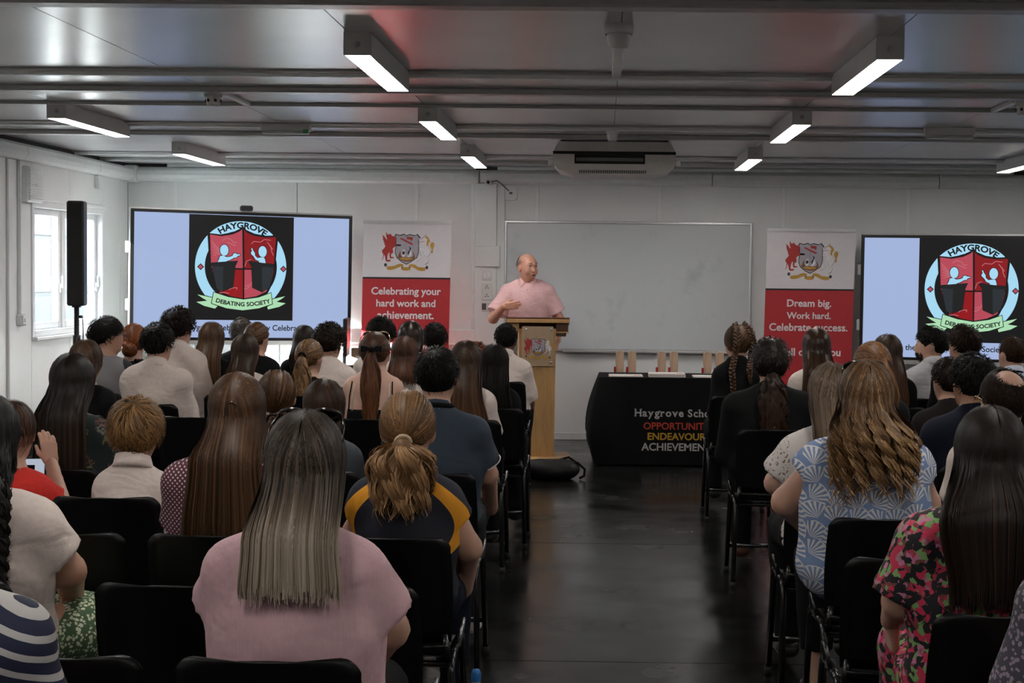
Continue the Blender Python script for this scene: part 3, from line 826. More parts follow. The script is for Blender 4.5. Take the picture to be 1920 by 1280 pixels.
def banner(x, y, rz, lines, lab, wd, ht, split, crest_c, tilt, text_h):
    e = empty('roll_up_banner', (x, y, 0), rz, lab, 'banner', 'roll-up banners on the stage')
    O = Vector((0, 0, 0)); U = Vector((1, 0, 0)); V = Vector((math.sin(tilt), 0, math.cos(tilt))); N = Vector((0, -1, 0))
    F = (O, U, V, N)
    def fb(u0, u1, v0, v1, d0, d1): return MB().prism([(u0, v0), (u1, v0), (u1, v1), (u0, v1)], d0, d1, F)
    h = wd / 2
    fb(-h, h, .06, split, -.002, 0).build('red_sheet', M_br, e)
    fb(-h, h, split, ht - .015, -.002, 0).build('white_sheet', M_bw, e)
    fb(-h, h, split - .004, split + .012, 0, .001).build('dark_line', M_bk, e)
    fb(-h - .004, h + .004, ht - .022, ht + .006, -.012, .01).build('top_rail', M_alu, e)
    MB().box((-h - .01, -.05, 0.02), (h + .01, .05, .09), bev=.012).build('base_cassette', M_alu, e)
    for sx in (-.25, .25):
        MB().box((sx - .03, -.16, 0), (sx + .03, .16, .02), bev=.005).build('foot', M_alu, e)
    MB().tube([(0, .03, .09), (math.sin(tilt) * ht, .03, ht)], .008, 8).build('rear_pole', M_alu, e)
    crest(e, .000343, (F[0] + V * crest_c, U, V, N))
    for (txt, z, wt) in lines:
        t = fit(text2d(txt, 1.0, .022), wt, None)
        k = 1.0
        put2d(MB(), t, F, .0014, at=(0, z)).build('lettering', M_bt, e)
    return e
banner(-1.82, 14.55, 0.0, [('Celebrating your', 1.355, .635), ('hard work and', 1.245, .54), ('achievement.', 1.135, .515), ('Well done, you!', .85, .6)],
       'red and white roll-up banner reading Celebrating your hard work, between screen and lectern', .80, 2.02, 1.50, 1.745, .018, .06)
banner(1.845, 14.55, 0.0, [('Dream big.', 1.285, .40), ('Work hard.', 1.175, .40), ('Celebrate success.', 1.065, .71), ('Well done, you', .84, .6)],
       'red and white roll-up banner reading Dream big, right of the whiteboard', .80, 1.985, 1.435, 1.70, .018, .06)

# ------------------------------------------------------------------ lectern
def wood(name, c, **k):
    return mat(name, c, rough=k.get('rough', .38), var=.16, scale=6, stretch=(9, 9, .7))
M_beech = wood('beech veneer', (0.52, 0.30, 0.12))
M_edge = wood('dark wood edge', (0.10, 0.035, 0.014))
M_acr = mat('frosted acrylic plaque', (0.46, 0.33, 0.22), rough=0.12, var=0.05, coat=.4)
lx_, ly_ = -.555, 13.45
e = empty('lectern', (lx_, ly_, 0), 0.10, 'beech lectern with a crest plaque standing in front of the speaker', 'lectern')
col = MB()
col.add([(-.155, -.11, .03), (.145, -.11, .03), (.145, .12, .03), (-.155, .12, .03), (-.155, -.11, 1.10), (.155, -.11, 1.10), (.155, .12, 1.06), (-.155, .12, 1.06)],
        [(3, 2, 1, 0), (4, 5, 6, 7), (0, 1, 5, 4), (1, 2, 6, 5), (2, 3, 7, 6), (3, 0, 4, 7)])
col.build('column', M_beech, e)
MB().box((-.31, -.22, 0), (.29, .25, .03), bev=.006).build('base_board', M_beech, e)
bx = MB()
bx.add([(-.265, -.13, 1.155), (.265, -.13, 1.155), (.265, .28, 1.02), (-.265, .28, 1.02), (-.265, -.13, 1.195), (.265, -.13, 1.195), (.265, .28, 1.06), (-.265, .28, 1.06)],
       [(3, 2, 1, 0), (4, 5, 6, 7), (0, 1, 5, 4), (1, 2, 6, 5), (2, 3, 7, 6), (3, 0, 4, 7)])
bx.build('reading_board', M_edge, e)
MB().box((-.262, -.145, 1.150), (.262, -.129, 1.180), bev=.003).build('front_lip', M_beech, e)
MB().box((-.258, -.10, 1.075), (-.155, .2, 1.155), bev=.003).build('side_box', M_beech, e)
MB().box((.155, -.10, 1.075), (.258, .2, 1.155), bev=.003).build('side_box', M_edge, e)
MB().box((.155, -.115, 1.065), (.262, .2, 1.076), bev=.002).build('shelf_edge', M_beech, e)
pf = (Vector((.0, -.128, .955)), Vector((1, 0, 0)), Vector((0, 0, 1)), Vector((0, -1, 0)))
MB().prism(rrect(.265, .33, .012), 0, .008, pf).build('plaque', M_acr, e)
for a in (-.098, .11):
    for b in (-.135, .14):
        MB().lathe([(0, -.03), (.008, -.03), (.009, -.018), (.009, .02)], (a, -.12, .955 + b), 12, 'Y').build('stud', M_chrome, e)
crest(e, .000178, (pf[0] + pf[1] * .005 + pf[2] * -.02, pf[1], pf[2], pf[3]), .009)

# ------------------------------------------------------------------ award table
M_cloth = fabric('black tablecloth', (0.005, 0.005, 0.0055), var=.15, rough=.8, spec=.15)
M_tmetal = mat('table leg steel', (.2, .2, .2), rough=.4, metal=.8)
TX0, TX1, TY0, TY1, TZ = -.025, 1.26, 13.02, 13.68, .722
e = empty('award_table', ((TX0 + TX1) / 2, (TY0 + TY1) / 2, 0), 0, 'long table hidden under the black cloth of the school', 'table')
tw, td = (TX1 - TX0) / 2, (TY1 - TY0) / 2
MB().box((-tw + .01, -td + .01, TZ - .03), (tw - .01, td - .01, TZ - .004), bev=.004).build('table_top', M_black, e)
for sx in (-1, 1):
    for sy in (-1, 1):
        MB().tube([(sx * (tw - .06), sy * (td - .06), 0), (sx * (tw - .06), sy * (td - .06), TZ - .03)], .015, 8).build('leg', M_tmetal, e)
def cloth():
    n = 160; rows = 16
    vs = []; fs = []
    per = []
    a, b = tw + .004, td + .004
    L = [(-a, -b), (a, -b), (a, b), (-a, b)]
    tot = 4 * (a + b)
    for i in range(n):
        s_ = tot * i / n
        for (p, q) in zip(L, L[1:] + L[:1]):
            l = math.hypot(q[0] - p[0], q[1] - p[1])
            if s_ <= l: per.append((p[0] + (q[0] - p[0]) * s_ / l, p[1] + (q[1] - p[1]) * s_ / l, s_ / l, p, q)); break
            s_ -= l
    for j in range(rows + 1):
        t = j / rows
        for i, (x, y, s_, p, q) in enumerate(per):
            cd = min(s_, 1 - s_)
            nx, ny = (q[1] - p[1]), -(q[0] - p[0]); l = math.hypot(nx, ny); nx /= l; ny /= l
            corner = max(0, 1 - cd * 5.5)
            fold = .006 * math.sin(i * .55) * t + .004 * math.sin(i * 1.3 + 1)* t
            # the cloth swings out at the corner, then tucks in towards the floor
            out = corner * (.125 * math.sin(min(1, t * 1.25) * PI * .62) - .07 * max(0, t - .72) / .28) + fold
            dxy = Vector((x, y)).normalized()
            mixn = Vector((nx, ny)) * (1 - corner * .5) + Vector((1 if x > 0 else -1, -.3 if y < 0 else .3)) * corner * .5
            vs.append((x + mixn.x * out, y + mixn.y * out, TZ - t * (TZ - .012)))
    for j in range(rows):
        for i in range(n):
            fs.append((j * n + i, (j + 1) * n + i, (j + 1) * n + (i + 1) % n, j * n + (i + 1) % n))
    mb = MB(); mb.add(vs, fs, True)
    mb.add([(-a, -b, TZ), (a, -b, TZ), (a, b, TZ), (-a, b, TZ)], [(0, 1, 2, 3)])
    return mb
tcl = cloth().build('tablecloth', M_cloth, None, ((TX0 + TX1) / 2, (TY0 + TY1) / 2, 0))
tag(tcl, 'black printed tablecloth hanging to the floor around the award table', 'tablecloth')
tf = (Vector((0, -td - .014, 0)), Vector((1, 0, 0)), Vector((0, 0, 1)), Vector((0, -1, 0)))
T_white = mat('print white', (0.42, 0.40, 0.40), rough=.7)
T_red = mat('print red', (0.40, 0.035, 0.015), rough=.7)
T_yel = mat('print yellow', (0.48, 0.27, 0.02), rough=.7)
def serif_text(s, width, height):
    """built-in letters given slab serifs on their stems"""
    vs = []; fs = []; x = 0.0
    for ch in s:
        if ch == ' ': x += .3; continue
        v, f = text2d(ch, 1.0, .026, 'LEFT')
        x0 = min(p[0] for p in v); x1 = max(p[0] for p in v); y1 = max(p[1] for p in v); y0 = min(p[1] for p in v)
        n = len(vs)
        vs += [(p[0] - x0 + x, p[1]) for p in v]; fs += [tuple(i + n for i in q) for q in f]
        wd = x1 - x0
        bars = []
        t = .045
        if ch == 'H': bars = [(-.07, .17, 0), (wd - .17, wd + .07, 0), (-.07, .17, y1 - t), (wd - .17, wd + .07, y1 - t)]
        elif ch in 'yv': bars = [(-.05, .16, y1 - t), (wd - .16, wd + .05, y1 - t)]
        elif ch == 'r': bars = [(-.07, .2, 0), (-.08, .1, y1 - t - .02)]
        elif ch == 'h': bars = [(-.07, .19, 0), (wd - .19, wd + .06, 0), (-.08, .1, y1 - t)]
        elif ch == 'l': bars = [(-.09, wd + .08, 0), (-.09, .08, y1 - t)]
        elif ch == 'a': bars = [(wd - .08, wd + .08, 0)]
        elif ch == 'g': bars = [(wd - .1, wd + .1, .5)]
        for (a, b, yb) in bars:
            n = len(vs)
            vs += [(x + a, yb), (x + b, yb), (x + b, yb + t), (x + a, yb + t)]; fs.append((n, n + 1, n + 2, n + 3))
        x += wd + .10
    return fit((vs, fs), width, None)
tcx = 1270 
tdx = .612 - (TX0 + TX1) / 2
put2d(MB(), serif_text('Haygrove School', .70, None), tf, 0, at=(tdx, .408)).build('lettering', T_white, tcl)
put2d(MB(), fit(text2d('OPPORTUNITY', 1, .022), .545), tf, 0, at=(tdx, .303)).build('lettering', T_red, tcl)
put2d(MB(), fit(text2d('ENDEAVOUR', 1, .022), .475), tf, 0, at=(tdx, .218)).build('lettering', T_yel, tcl)
put2d(MB(), fit(text2d('ACHIEVEMENT', 1, .022), .575), tf, 0, at=(tdx, .130)).build('lettering', T_white, tcl)

M_troph = wood('pale wood trophy', (0.50, 0.34, 0.24))
M_tglass = mat('clear trophy edge', (0.62, 0.60, 0.56), rough=.1, coat=.5)
M_tred = mat('red trophy band', (0.40, 0.015, 0.015), rough=.3)
for i, (px, side) in enumerate(((1161, 'left'), (1184, 'right'), (1240, 'left'), (1263, 'right'), (1326, 'left'), (1349, 'right'))):
    pair = ('pair nearest the lectern', 'middle pair on the table', 'pair beside the girl in pigtails')[i // 2]
    x = (px - 1130) / 3000 * 13.45
    e = empty('trophy', (x, 13.5, TZ), .08, 'pale wooden trophy, %s one of the %s' % (side, pair), 'trophy', 'award trophies on the black table')
    MB().box((-.048, -.03, 0), (.048, .03, .012), bev=.003).build('base', M_black, e)
    body = [(-.022, .012), (.038, .012), (.042, .10), (.040, .178), (.028, .188), (-.005, .192), (-.030, .175), (-.028, .09)]
    MB().prism(body, -.012, .012).build('plaque', M_troph, e)
    MB().prism([(-.030, .175), (-.005, .192), (.028, .188), (.040, .178), (.038, .19), (.024, .202), (-.004, .205), (-.031, .188)], -.010, .010).build('clear_rim', M_tglass, e)
    MB().box((-.042, -.016, .012), (-.024, .016, .06), bev=.003).build('red_band', M_tred, e)
M_paper = mat('certificate paper', (0.72, 0.66, 0.64), rough=.6, var=.02)
M_pinkp = mat('certificate print', (0.50, 0.22, 0.22), rough=.6)
for (p0, p1, n, lab) in ((1142, 1206, 3, 'thin stack of white certificates under the first pair of trophies'),
                      (1217, 1286, 9, 'thicker stack of white certificates in the middle of the black table'),
                      (1300, 1368, 3, 'thin stack of white certificates beside the girl in pigtails')):
    x0 = (p0 - 1130) / 3000 * 13.15; x1 = (p1 - 1130) / 3000 * 13.15
    e = empty('certificate_stack', ((x0 + x1) / 2, 13.2, TZ), 0, lab, 'papers', 'certificate stacks on the black table')
    hw = (x1 - x0) / 2
    for k in range(n):
        MB().box((-hw + .003 * (k % 2), -.1 + .004 * (k % 3), .0005 + k * .0032), (hw - .003 * (k % 3), .11, .0035 + k * .0032)).build('sheet', M_paper, e)
    MB().box((hw - .07, -.06, n * .0032 + .0005), (hw - .02, .0, n * .0032 + .001)).build('seal', M_pinkp, e)

# ------------------------------------------------------------------ column loudspeaker on its stand by the window
sx_, sy_ = -3.97, 12.0
e = empty('loudspeaker_stand', (sx_, sy_, 0), 0, 'black tripod pole standing before the window', 'stand')
MB().tube([(0, 0, .12), (0, 0, 1.27)], .019, 10).build('pole', M_black, e)
MB().tube([(0, 0, .95), (0, 0, 1.06)], .028, 10).build('collar', M_black, e)
MB().box((.02, -.02, .985), (.16, .02, 1.005), bev=.006).build('clamp_arm', M_black, e)
MB().tube([(.02, 0, 1.2), (.045, 0, 1.2)], .012, 8).build('knob', M_black, e)
MB().tube([(.045, 0, 1.2), (.05, .0, 1.1), (.05, 0, 1.0)], .004, 5).build('safety_chain', M_black, e)
for k in range(3):
    a = 2 * PI * k / 3 + .4
    MB().tube([(0, 0, .55), (.42 * math.cos(a), .42 * math.sin(a), .012)], .012, 8).build('leg', M_black, e)
e = empty('column_loudspeaker', (sx_, sy_, 1.27), .12, 'tall slim black loudspeaker in front of the window', 'loudspeaker')
MB().box((-.063, -.05, .012), (.063, .09, .80), bev=.012).build('cabinet', M_black, e)
MB().box((-.052, -.056, .03), (.052, -.049, .785), bev=.004).build('grille', mat('speaker grille', (.006, .006, .006), rough=.7, bump=.4, bscale=400), e)
MB().box((-.03, -.03, 0), (.03, .03, .014), bev=.004).build('mount', M_black, e)

# ------------------------------------------------------------------ media desk beside the left banner
M_dgrey = mat('desk grey laminate', (0.30, 0.31, 0.32), rough=.4)
e = empty('media_desk', (-2.12, 14.08, 0), 0, 'grey desk with a dark top wedged between screen and banner', 'desk')
MB().box((-.34, -.24, .70), (.34, .24, .73), bev=.005).build('desk_top', M_black, e)
MB().box((-.14, -.22, .02), (.32, .22, .70), bev=.004).build('cupboard', M_dgrey, e)
MB().box((-.21, -.22, .0), (-.15, .22, .70), bev=.004).build('side_panel', M_white, e)
MB().box((-.33, -.22, .0), (-.29, .22, .70), bev=.004).build('side_panel', M_white, e)
MB().box((.08, -.226, .54), (.11, -.22, .64)).build('handle', M_white, e)
e = empty('computer_monitor', (-2.255, 14.02, .73), 1.66, 'black monitor seen edge on beside the left display', 'monitor')
MB().box((-.2, -.02, .09), (.2, .015, .42), bev=.006).build('screen', M_black, e)
MB().box((-.03, .0, .01), (.03, .03, .12), bev=.004).build('neck', M_black, e)
MB().box((-.11, -.08, 0), (.11, .08, .012), bev=.004).build('base', M_black, e)
e = empty('cardboard_box', (-2.19, 14.26, .73), 0, 'brown cardboard box on the desk behind the monitor', 'box')
MB().box((-.05, -.06, 0), (.09, .08, .15), bev=.004).build('carton', mat('cardboard', (.34, .22, .13), rough=.8), e)
MB().box((-.01, -.064, .01), (.04, -.06, .08)).build('label', M_paper, e)

# ------------------------------------------------------------------ bag and bottle on the floor
# ------------------------------------------------------------------ organic shapes: blended solids meshed with surface nets
class Field:
    def __init__(s, lo, hi, h):
        s.h = h
        lo = np.array(lo, float) - 2 * h
        n = np.ceil((np.array(hi, float) + 2 * h - lo) / h).astype(int) + 1
        s.lo = lo
        s.ax = [lo[i] + h * np.arange(n[i]) for i in range(3)]
        s.d = np.full(tuple(n), 1.0, np.float32)
    def sub(s, lo, hi):
        sl = []
        for i in range(3):
            a = int(np.clip(math.floor((lo[i] - s.lo[i]) / s.h), 0, len(s.ax[i])))
            b = int(np.clip(math.ceil((hi[i] - s.lo[i]) / s.h) + 1, 0, len(s.ax[i])))
            sl.append(slice(a, b))
        X = s.ax[0][sl[0]][:, None, None]; Y = s.ax[1][sl[1]][None, :, None]; Z = s.ax[2][sl[2]][None, None, :]
        return tuple(sl), X, Y, Z
    def add(s, prim, infl=0.0, sign=1):
        kind, k = prim[0], prim[-2]
        xf = prim[-1]
        if kind == 'c':
            _, a, b, ra, rb, sc, _, _ = prim
            a = np.array(a, float); b = np.array(b, float); sc = np.array(sc, float)
            ra += infl; rb += infl
            lo = np.minimum(a - ra * sc, b - rb * sc); hi = np.maximum(a + ra * sc, b + rb * sc)
        else:
            _, c, r, _, _ = prim
            c = np.array(c, float); r = np.array(r, float) + infl
            lo = c - r; hi = c + r
        m = k + 3 * s.h
        if xf is not None:
            O, R = xf
            cc = (lo + hi) / 2; e = np.linalg.norm(hi - lo) / 2
            wc = O + R @ cc
            lo, hi = wc - e, wc + e
        sl, X, Y, Z = s.sub(lo - m, hi + m)
        if 0 in s.d[sl].shape: return
        if xf is not None:
            x, y, z = X - O[0], Y - O[1], Z - O[2]
            X = R[0, 0] * x + R[1, 0] * y + R[2, 0] * z
            Y = R[0, 1] * x + R[1, 1] * y + R[2, 1] * z
            Z = R[0, 2] * x + R[1, 2] * y + R[2, 2] * z
        if kind == 'c':
            px, py, pz = (X - a[0]) / sc[0], (Y - a[1]) / sc[1], (Z - a[2]) / sc[2]
            ba = (b - a) / sc
            L = max(float(ba @ ba), 1e-9)
            t = np.clip((px * ba[0] + py * ba[1] + pz * ba[2]) / L, 0, 1)
            d = np.sqrt((px - t * ba[0]) ** 2 + (py - t * ba[1]) ** 2 + (pz - t * ba[2]) ** 2) - (ra + (rb - ra) * t)
            d = d * float(sc.min())
        else:
            x, y, z = (X - c[0]) / r[0], (Y - c[1]) / r[1], (Z - c[2]) / r[2]
            k0 = np.sqrt(x * x + y * y + z * z)
            k1 = np.sqrt((x / r[0]) ** 2 + (y / r[1]) ** 2 + (z / r[2]) ** 2) + 1e-6
            d = k0 * (k0 - 1) / k1
        o = s.d[sl]
        if sign > 0:
            if k > 0:
                hh = np.maximum(k - np.abs(o - d), 0) / k
                s.d[sl] = np.minimum(o, d) - hh * hh * k * .25
            else: s.d[sl] = np.minimum(o, d)
        else:
            d = -d
            if k > 0:
                hh = np.maximum(k - np.abs(o - d), 0) / k
                s.d[sl] = np.maximum(o, d) + hh * hh * k * .25
            else: s.d[sl] = np.maximum(o, d)
    def cut(s, n, p):
        """keep the side of the plane through p that n points away from"""
        n = np.array(n, float); n /= np.linalg.norm(n)
        X = s.ax[0][:, None, None]; Y = s.ax[1][None, :, None]; Z = s.ax[2][None, None, :]
        s.d = np.maximum(s.d, ((X - p[0]) * n[0] + (Y - p[1]) * n[1] + (Z - p[2]) * n[2]).astype(np.float32))
    def ripple(s, amp, freq, seed, zstretch=1.0):
        r = np.random.default_rng(seed)
        X = s.ax[0][:, None, None]; Y = s.ax[1][None, :, None]; Z = s.ax[2][None, None, :]
        for _ in range(4):
            v = r.normal(size=3); v /= np.linalg.norm(v)
            f = freq * r.uniform(.6, 1.5)
            s.d += (amp * .5 * np.sin(f * (v[0] * X + v[1] * Y + zstretch * v[2] * Z) + r.uniform(0, 6)
                                      + 1.5 * np.sin(f * .4 * (v[2] * X + v[0] * Z) + r.uniform(0, 6)))).astype(np.float32)
    def mesh(s):
        d = s.d; h = s.h
        g = d < 0
        c = g[:-1, :-1, :-1].astype(np.int8)
        cnt = (c + g[1:, :-1, :-1] + g[:-1, 1:, :-1] + g[1:, 1:, :-1] + g[:-1, :-1, 1:] + g[1:, :-1, 1:] + g[:-1, 1:, 1:] + g[1:, 1:, 1:])
        act = (cnt > 0) & (cnt < 8)
        ii = np.argwhere(act)
        if len(ii) == 0: return np.zeros((0, 3)), np.zeros((0, 4), int)
        idx = np.full(act.shape, -1, np.int32); idx[tuple(ii.T)] = np.arange(len(ii))
        off = np.array([(a, b, e) for a in (0, 1) for b in (0, 1) for e in (0, 1)])
        val = np.stack([d[ii[:, 0] + o[0], ii[:, 1] + o[1], ii[:, 2] + o[2]] for o in off], 1)
        acc = np.zeros((len(ii), 3)); n = np.zeros(len(ii))
        for p in range(8):
            for q in range(p + 1, 8):
                if abs(off[p] - off[q]).sum() != 1: continue
                A, B = val[:, p], val[:, q]
                m = (A < 0) != (B < 0)
                t = A[m] / (A[m] - B[m])
                acc[m] += off[p] + (off[q] - off[p]) * t[:, None]; n[m] += 1
        V = s.lo + h * (ii + acc / n[:, None])
        F = []
        for ax in range(3):
            a = np.moveaxis(g, ax, 0)
            ch = np.argwhere(a[:-1] != a[1:])
            sgn = a[:-1][tuple(ch.T)]
            id2 = np.moveaxis(idx, ax, 0)
            ok = (ch[:, 1] > 0) & (ch[:, 2] > 0) & (ch[:, 1] < id2.shape[1]) & (ch[:, 2] < id2.shape[2])
            ch, sgn = ch[ok], sgn[ok]
            i, j, k = ch.T
            q = np.stack([id2[i, j - 1, k - 1], id2[i, j, k - 1], id2[i, j, k], id2[i, j - 1, k]], 1)
            q = np.where((sgn if ax != 1 else ~sgn)[:, None], q, q[:, ::-1])
            F.append(q)
        F = np.concatenate(F)
        return V, F[(F >= 0).all(1)]

def link_np(name, V, F, mats, parent=None, midx=None, tone=None, smooth=True):
    me = bpy.data.meshes.new(name)
    F = np.asarray(F)
    me.vertices.add(len(V)); me.vertices.foreach_set('co', np.asarray(V, np.float32).ravel())
    nf = len(F); w_ = F.shape[1]
    me.loops.add(nf * w_); me.loops.foreach_set('vertex_index', F.astype(np.int32).ravel())
    me.polygons.add(nf); me.polygons.foreach_set('loop_start', np.arange(nf, dtype=np.int32) * w_)
    me.polygons.foreach_set('use_smooth', np.full(nf, smooth))
    for m in (mats if isinstance(mats, (list, tuple)) else [mats]): me.materials.append(m)
    if midx is not None: me.polygons.foreach_set('material_index', np.asarray(midx, np.int32))
    if tone is not None:
        a = me.attributes.new('tone', 'FLOAT', 'POINT'); a.data.foreach_set('value', np.asarray(tone, np.float32))
    me.update(calc_edges=True); me.validate()
    o = bpy.data.objects.new(name, me); COL.objects.link(o)
    if parent: o.parent = parent
    return o

def cap(a, b, ra, rb, sc=(1, 1, 1), k=.03, xf=None): return ('c', a, b, ra, rb, sc, k, xf)
def ell(c, r, k=.03, xf=None): return ('e', c, r, k, xf)

def rot(yaw=0, pitch=0, roll=0):
    """head frame: yaw about z, then nod forward, then tilt"""
    return np.array(Matrix.Rotation(yaw, 3, 'Z') @ Matrix.Rotation(-pitch, 3, 'X') @ Matrix.Rotation(roll, 3, 'Y'))

# hands: a palm, four jointed fingers, a thumb from the side of the palm
_hands = {}
def hand(curl):
    if curl in _hands: return _hands[curl]
    f = Field((-.06, -.03, -.02), (.075, .09, .19), .0048)
    L = [.066, .074, .068, .052]
    xs = [.028, .0095, -.009, -.027]
    zs = [.088, .092, .088, .08]
    f.add(cap((0, 0, -.015), (0, 0, .01), .022, .024, (1.15, .8, 1), .01))
    for x, z in zip(xs, zs): f.add(cap((x * .7, 0, .01), (x, 0, z), .0135, .0115, (1, .95, 1), .014))
    for n, (x, z, l) in enumerate(zip(xs, zs, L)):
        p = np.array((x, 0., z)); a = .15
        sp = (x - 0) * .9
        for sgl, bend in ((.46, .55), (.30, .85), (.24, .5)):
            a += bend * curl * (1 + .06 * n)
            q = p + l * sgl * np.array((sp * (1 - curl), math.sin(a), math.cos(a)))
            f.add(cap(p, q, .0092, .0086, k=.003))
            p = q
    f.add(cap((.02, .004, .02), (.047, .012, .05), .0145, .0105, k=.012))
    f.add(cap((.047, .012, .05), (.056 - .012 * curl, .018 + .012 * curl, .085), .0098, .0085, k=.004))
    _hands[curl] = f.mesh()
    return _hands[curl]

M_eyew = mat('eye white', (.65, .62, .58), rough=.15, var=0)
M_eyed = mat('eye iris', (.03, .02, .015), rough=.1, var=0)
SKINS = {}
def skin(c):
    if c not in SKINS:
        m = mat('skin %d' % len(SKINS), c, rough=.5, var=.07, scale=18, bump=.03, bscale=300)
        b = m.node_tree.nodes['Principled BSDF']
        b.inputs['Subsurface Weight'].default_value = .12
        b.inputs['Subsurface Radius'].default_value = (.01, .004, .002)
        SKINS[c] = m
    return SKINS[c]

def hair_mat(cols, rough=.48):
    """cols: dark, mid, light; the strand's own tone picks between them"""
    key = 'hair ' + '_'.join('%.3f' % c[0] for c in cols) + '%.2f %.2f' % (cols[2][1], rough)
    if key in MATS: return MATS[key]
    m = bpy.data.materials.new('hair'); m.use_nodes = True
    nt = m.node_tree; b = nt.nodes['Principled BSDF']
    at = nt.nodes.new('ShaderNodeAttribute'); at.attribute_name = 'tone'
    cr = nt.nodes.new('ShaderNodeValToRGB')
    e = cr.color_ramp.elements
    e[0].position = 0; e[0].color = (*cols[0], 1); e[1].position = 1; e[1].color = (*cols[2], 1)
    mid = e.new(.5); mid.color = (*cols[1], 1)
    nt.links.new(at.outputs['Fac'], cr.inputs[0]); nt.links.new(cr.outputs[0], b.inputs['Base Color'])
    b.inputs['Roughness'].default_value = rough
    b.inputs['Specular IOR Level'].default_value = .30 if rough < .5 else .12
    MATS[key] = m
    return m

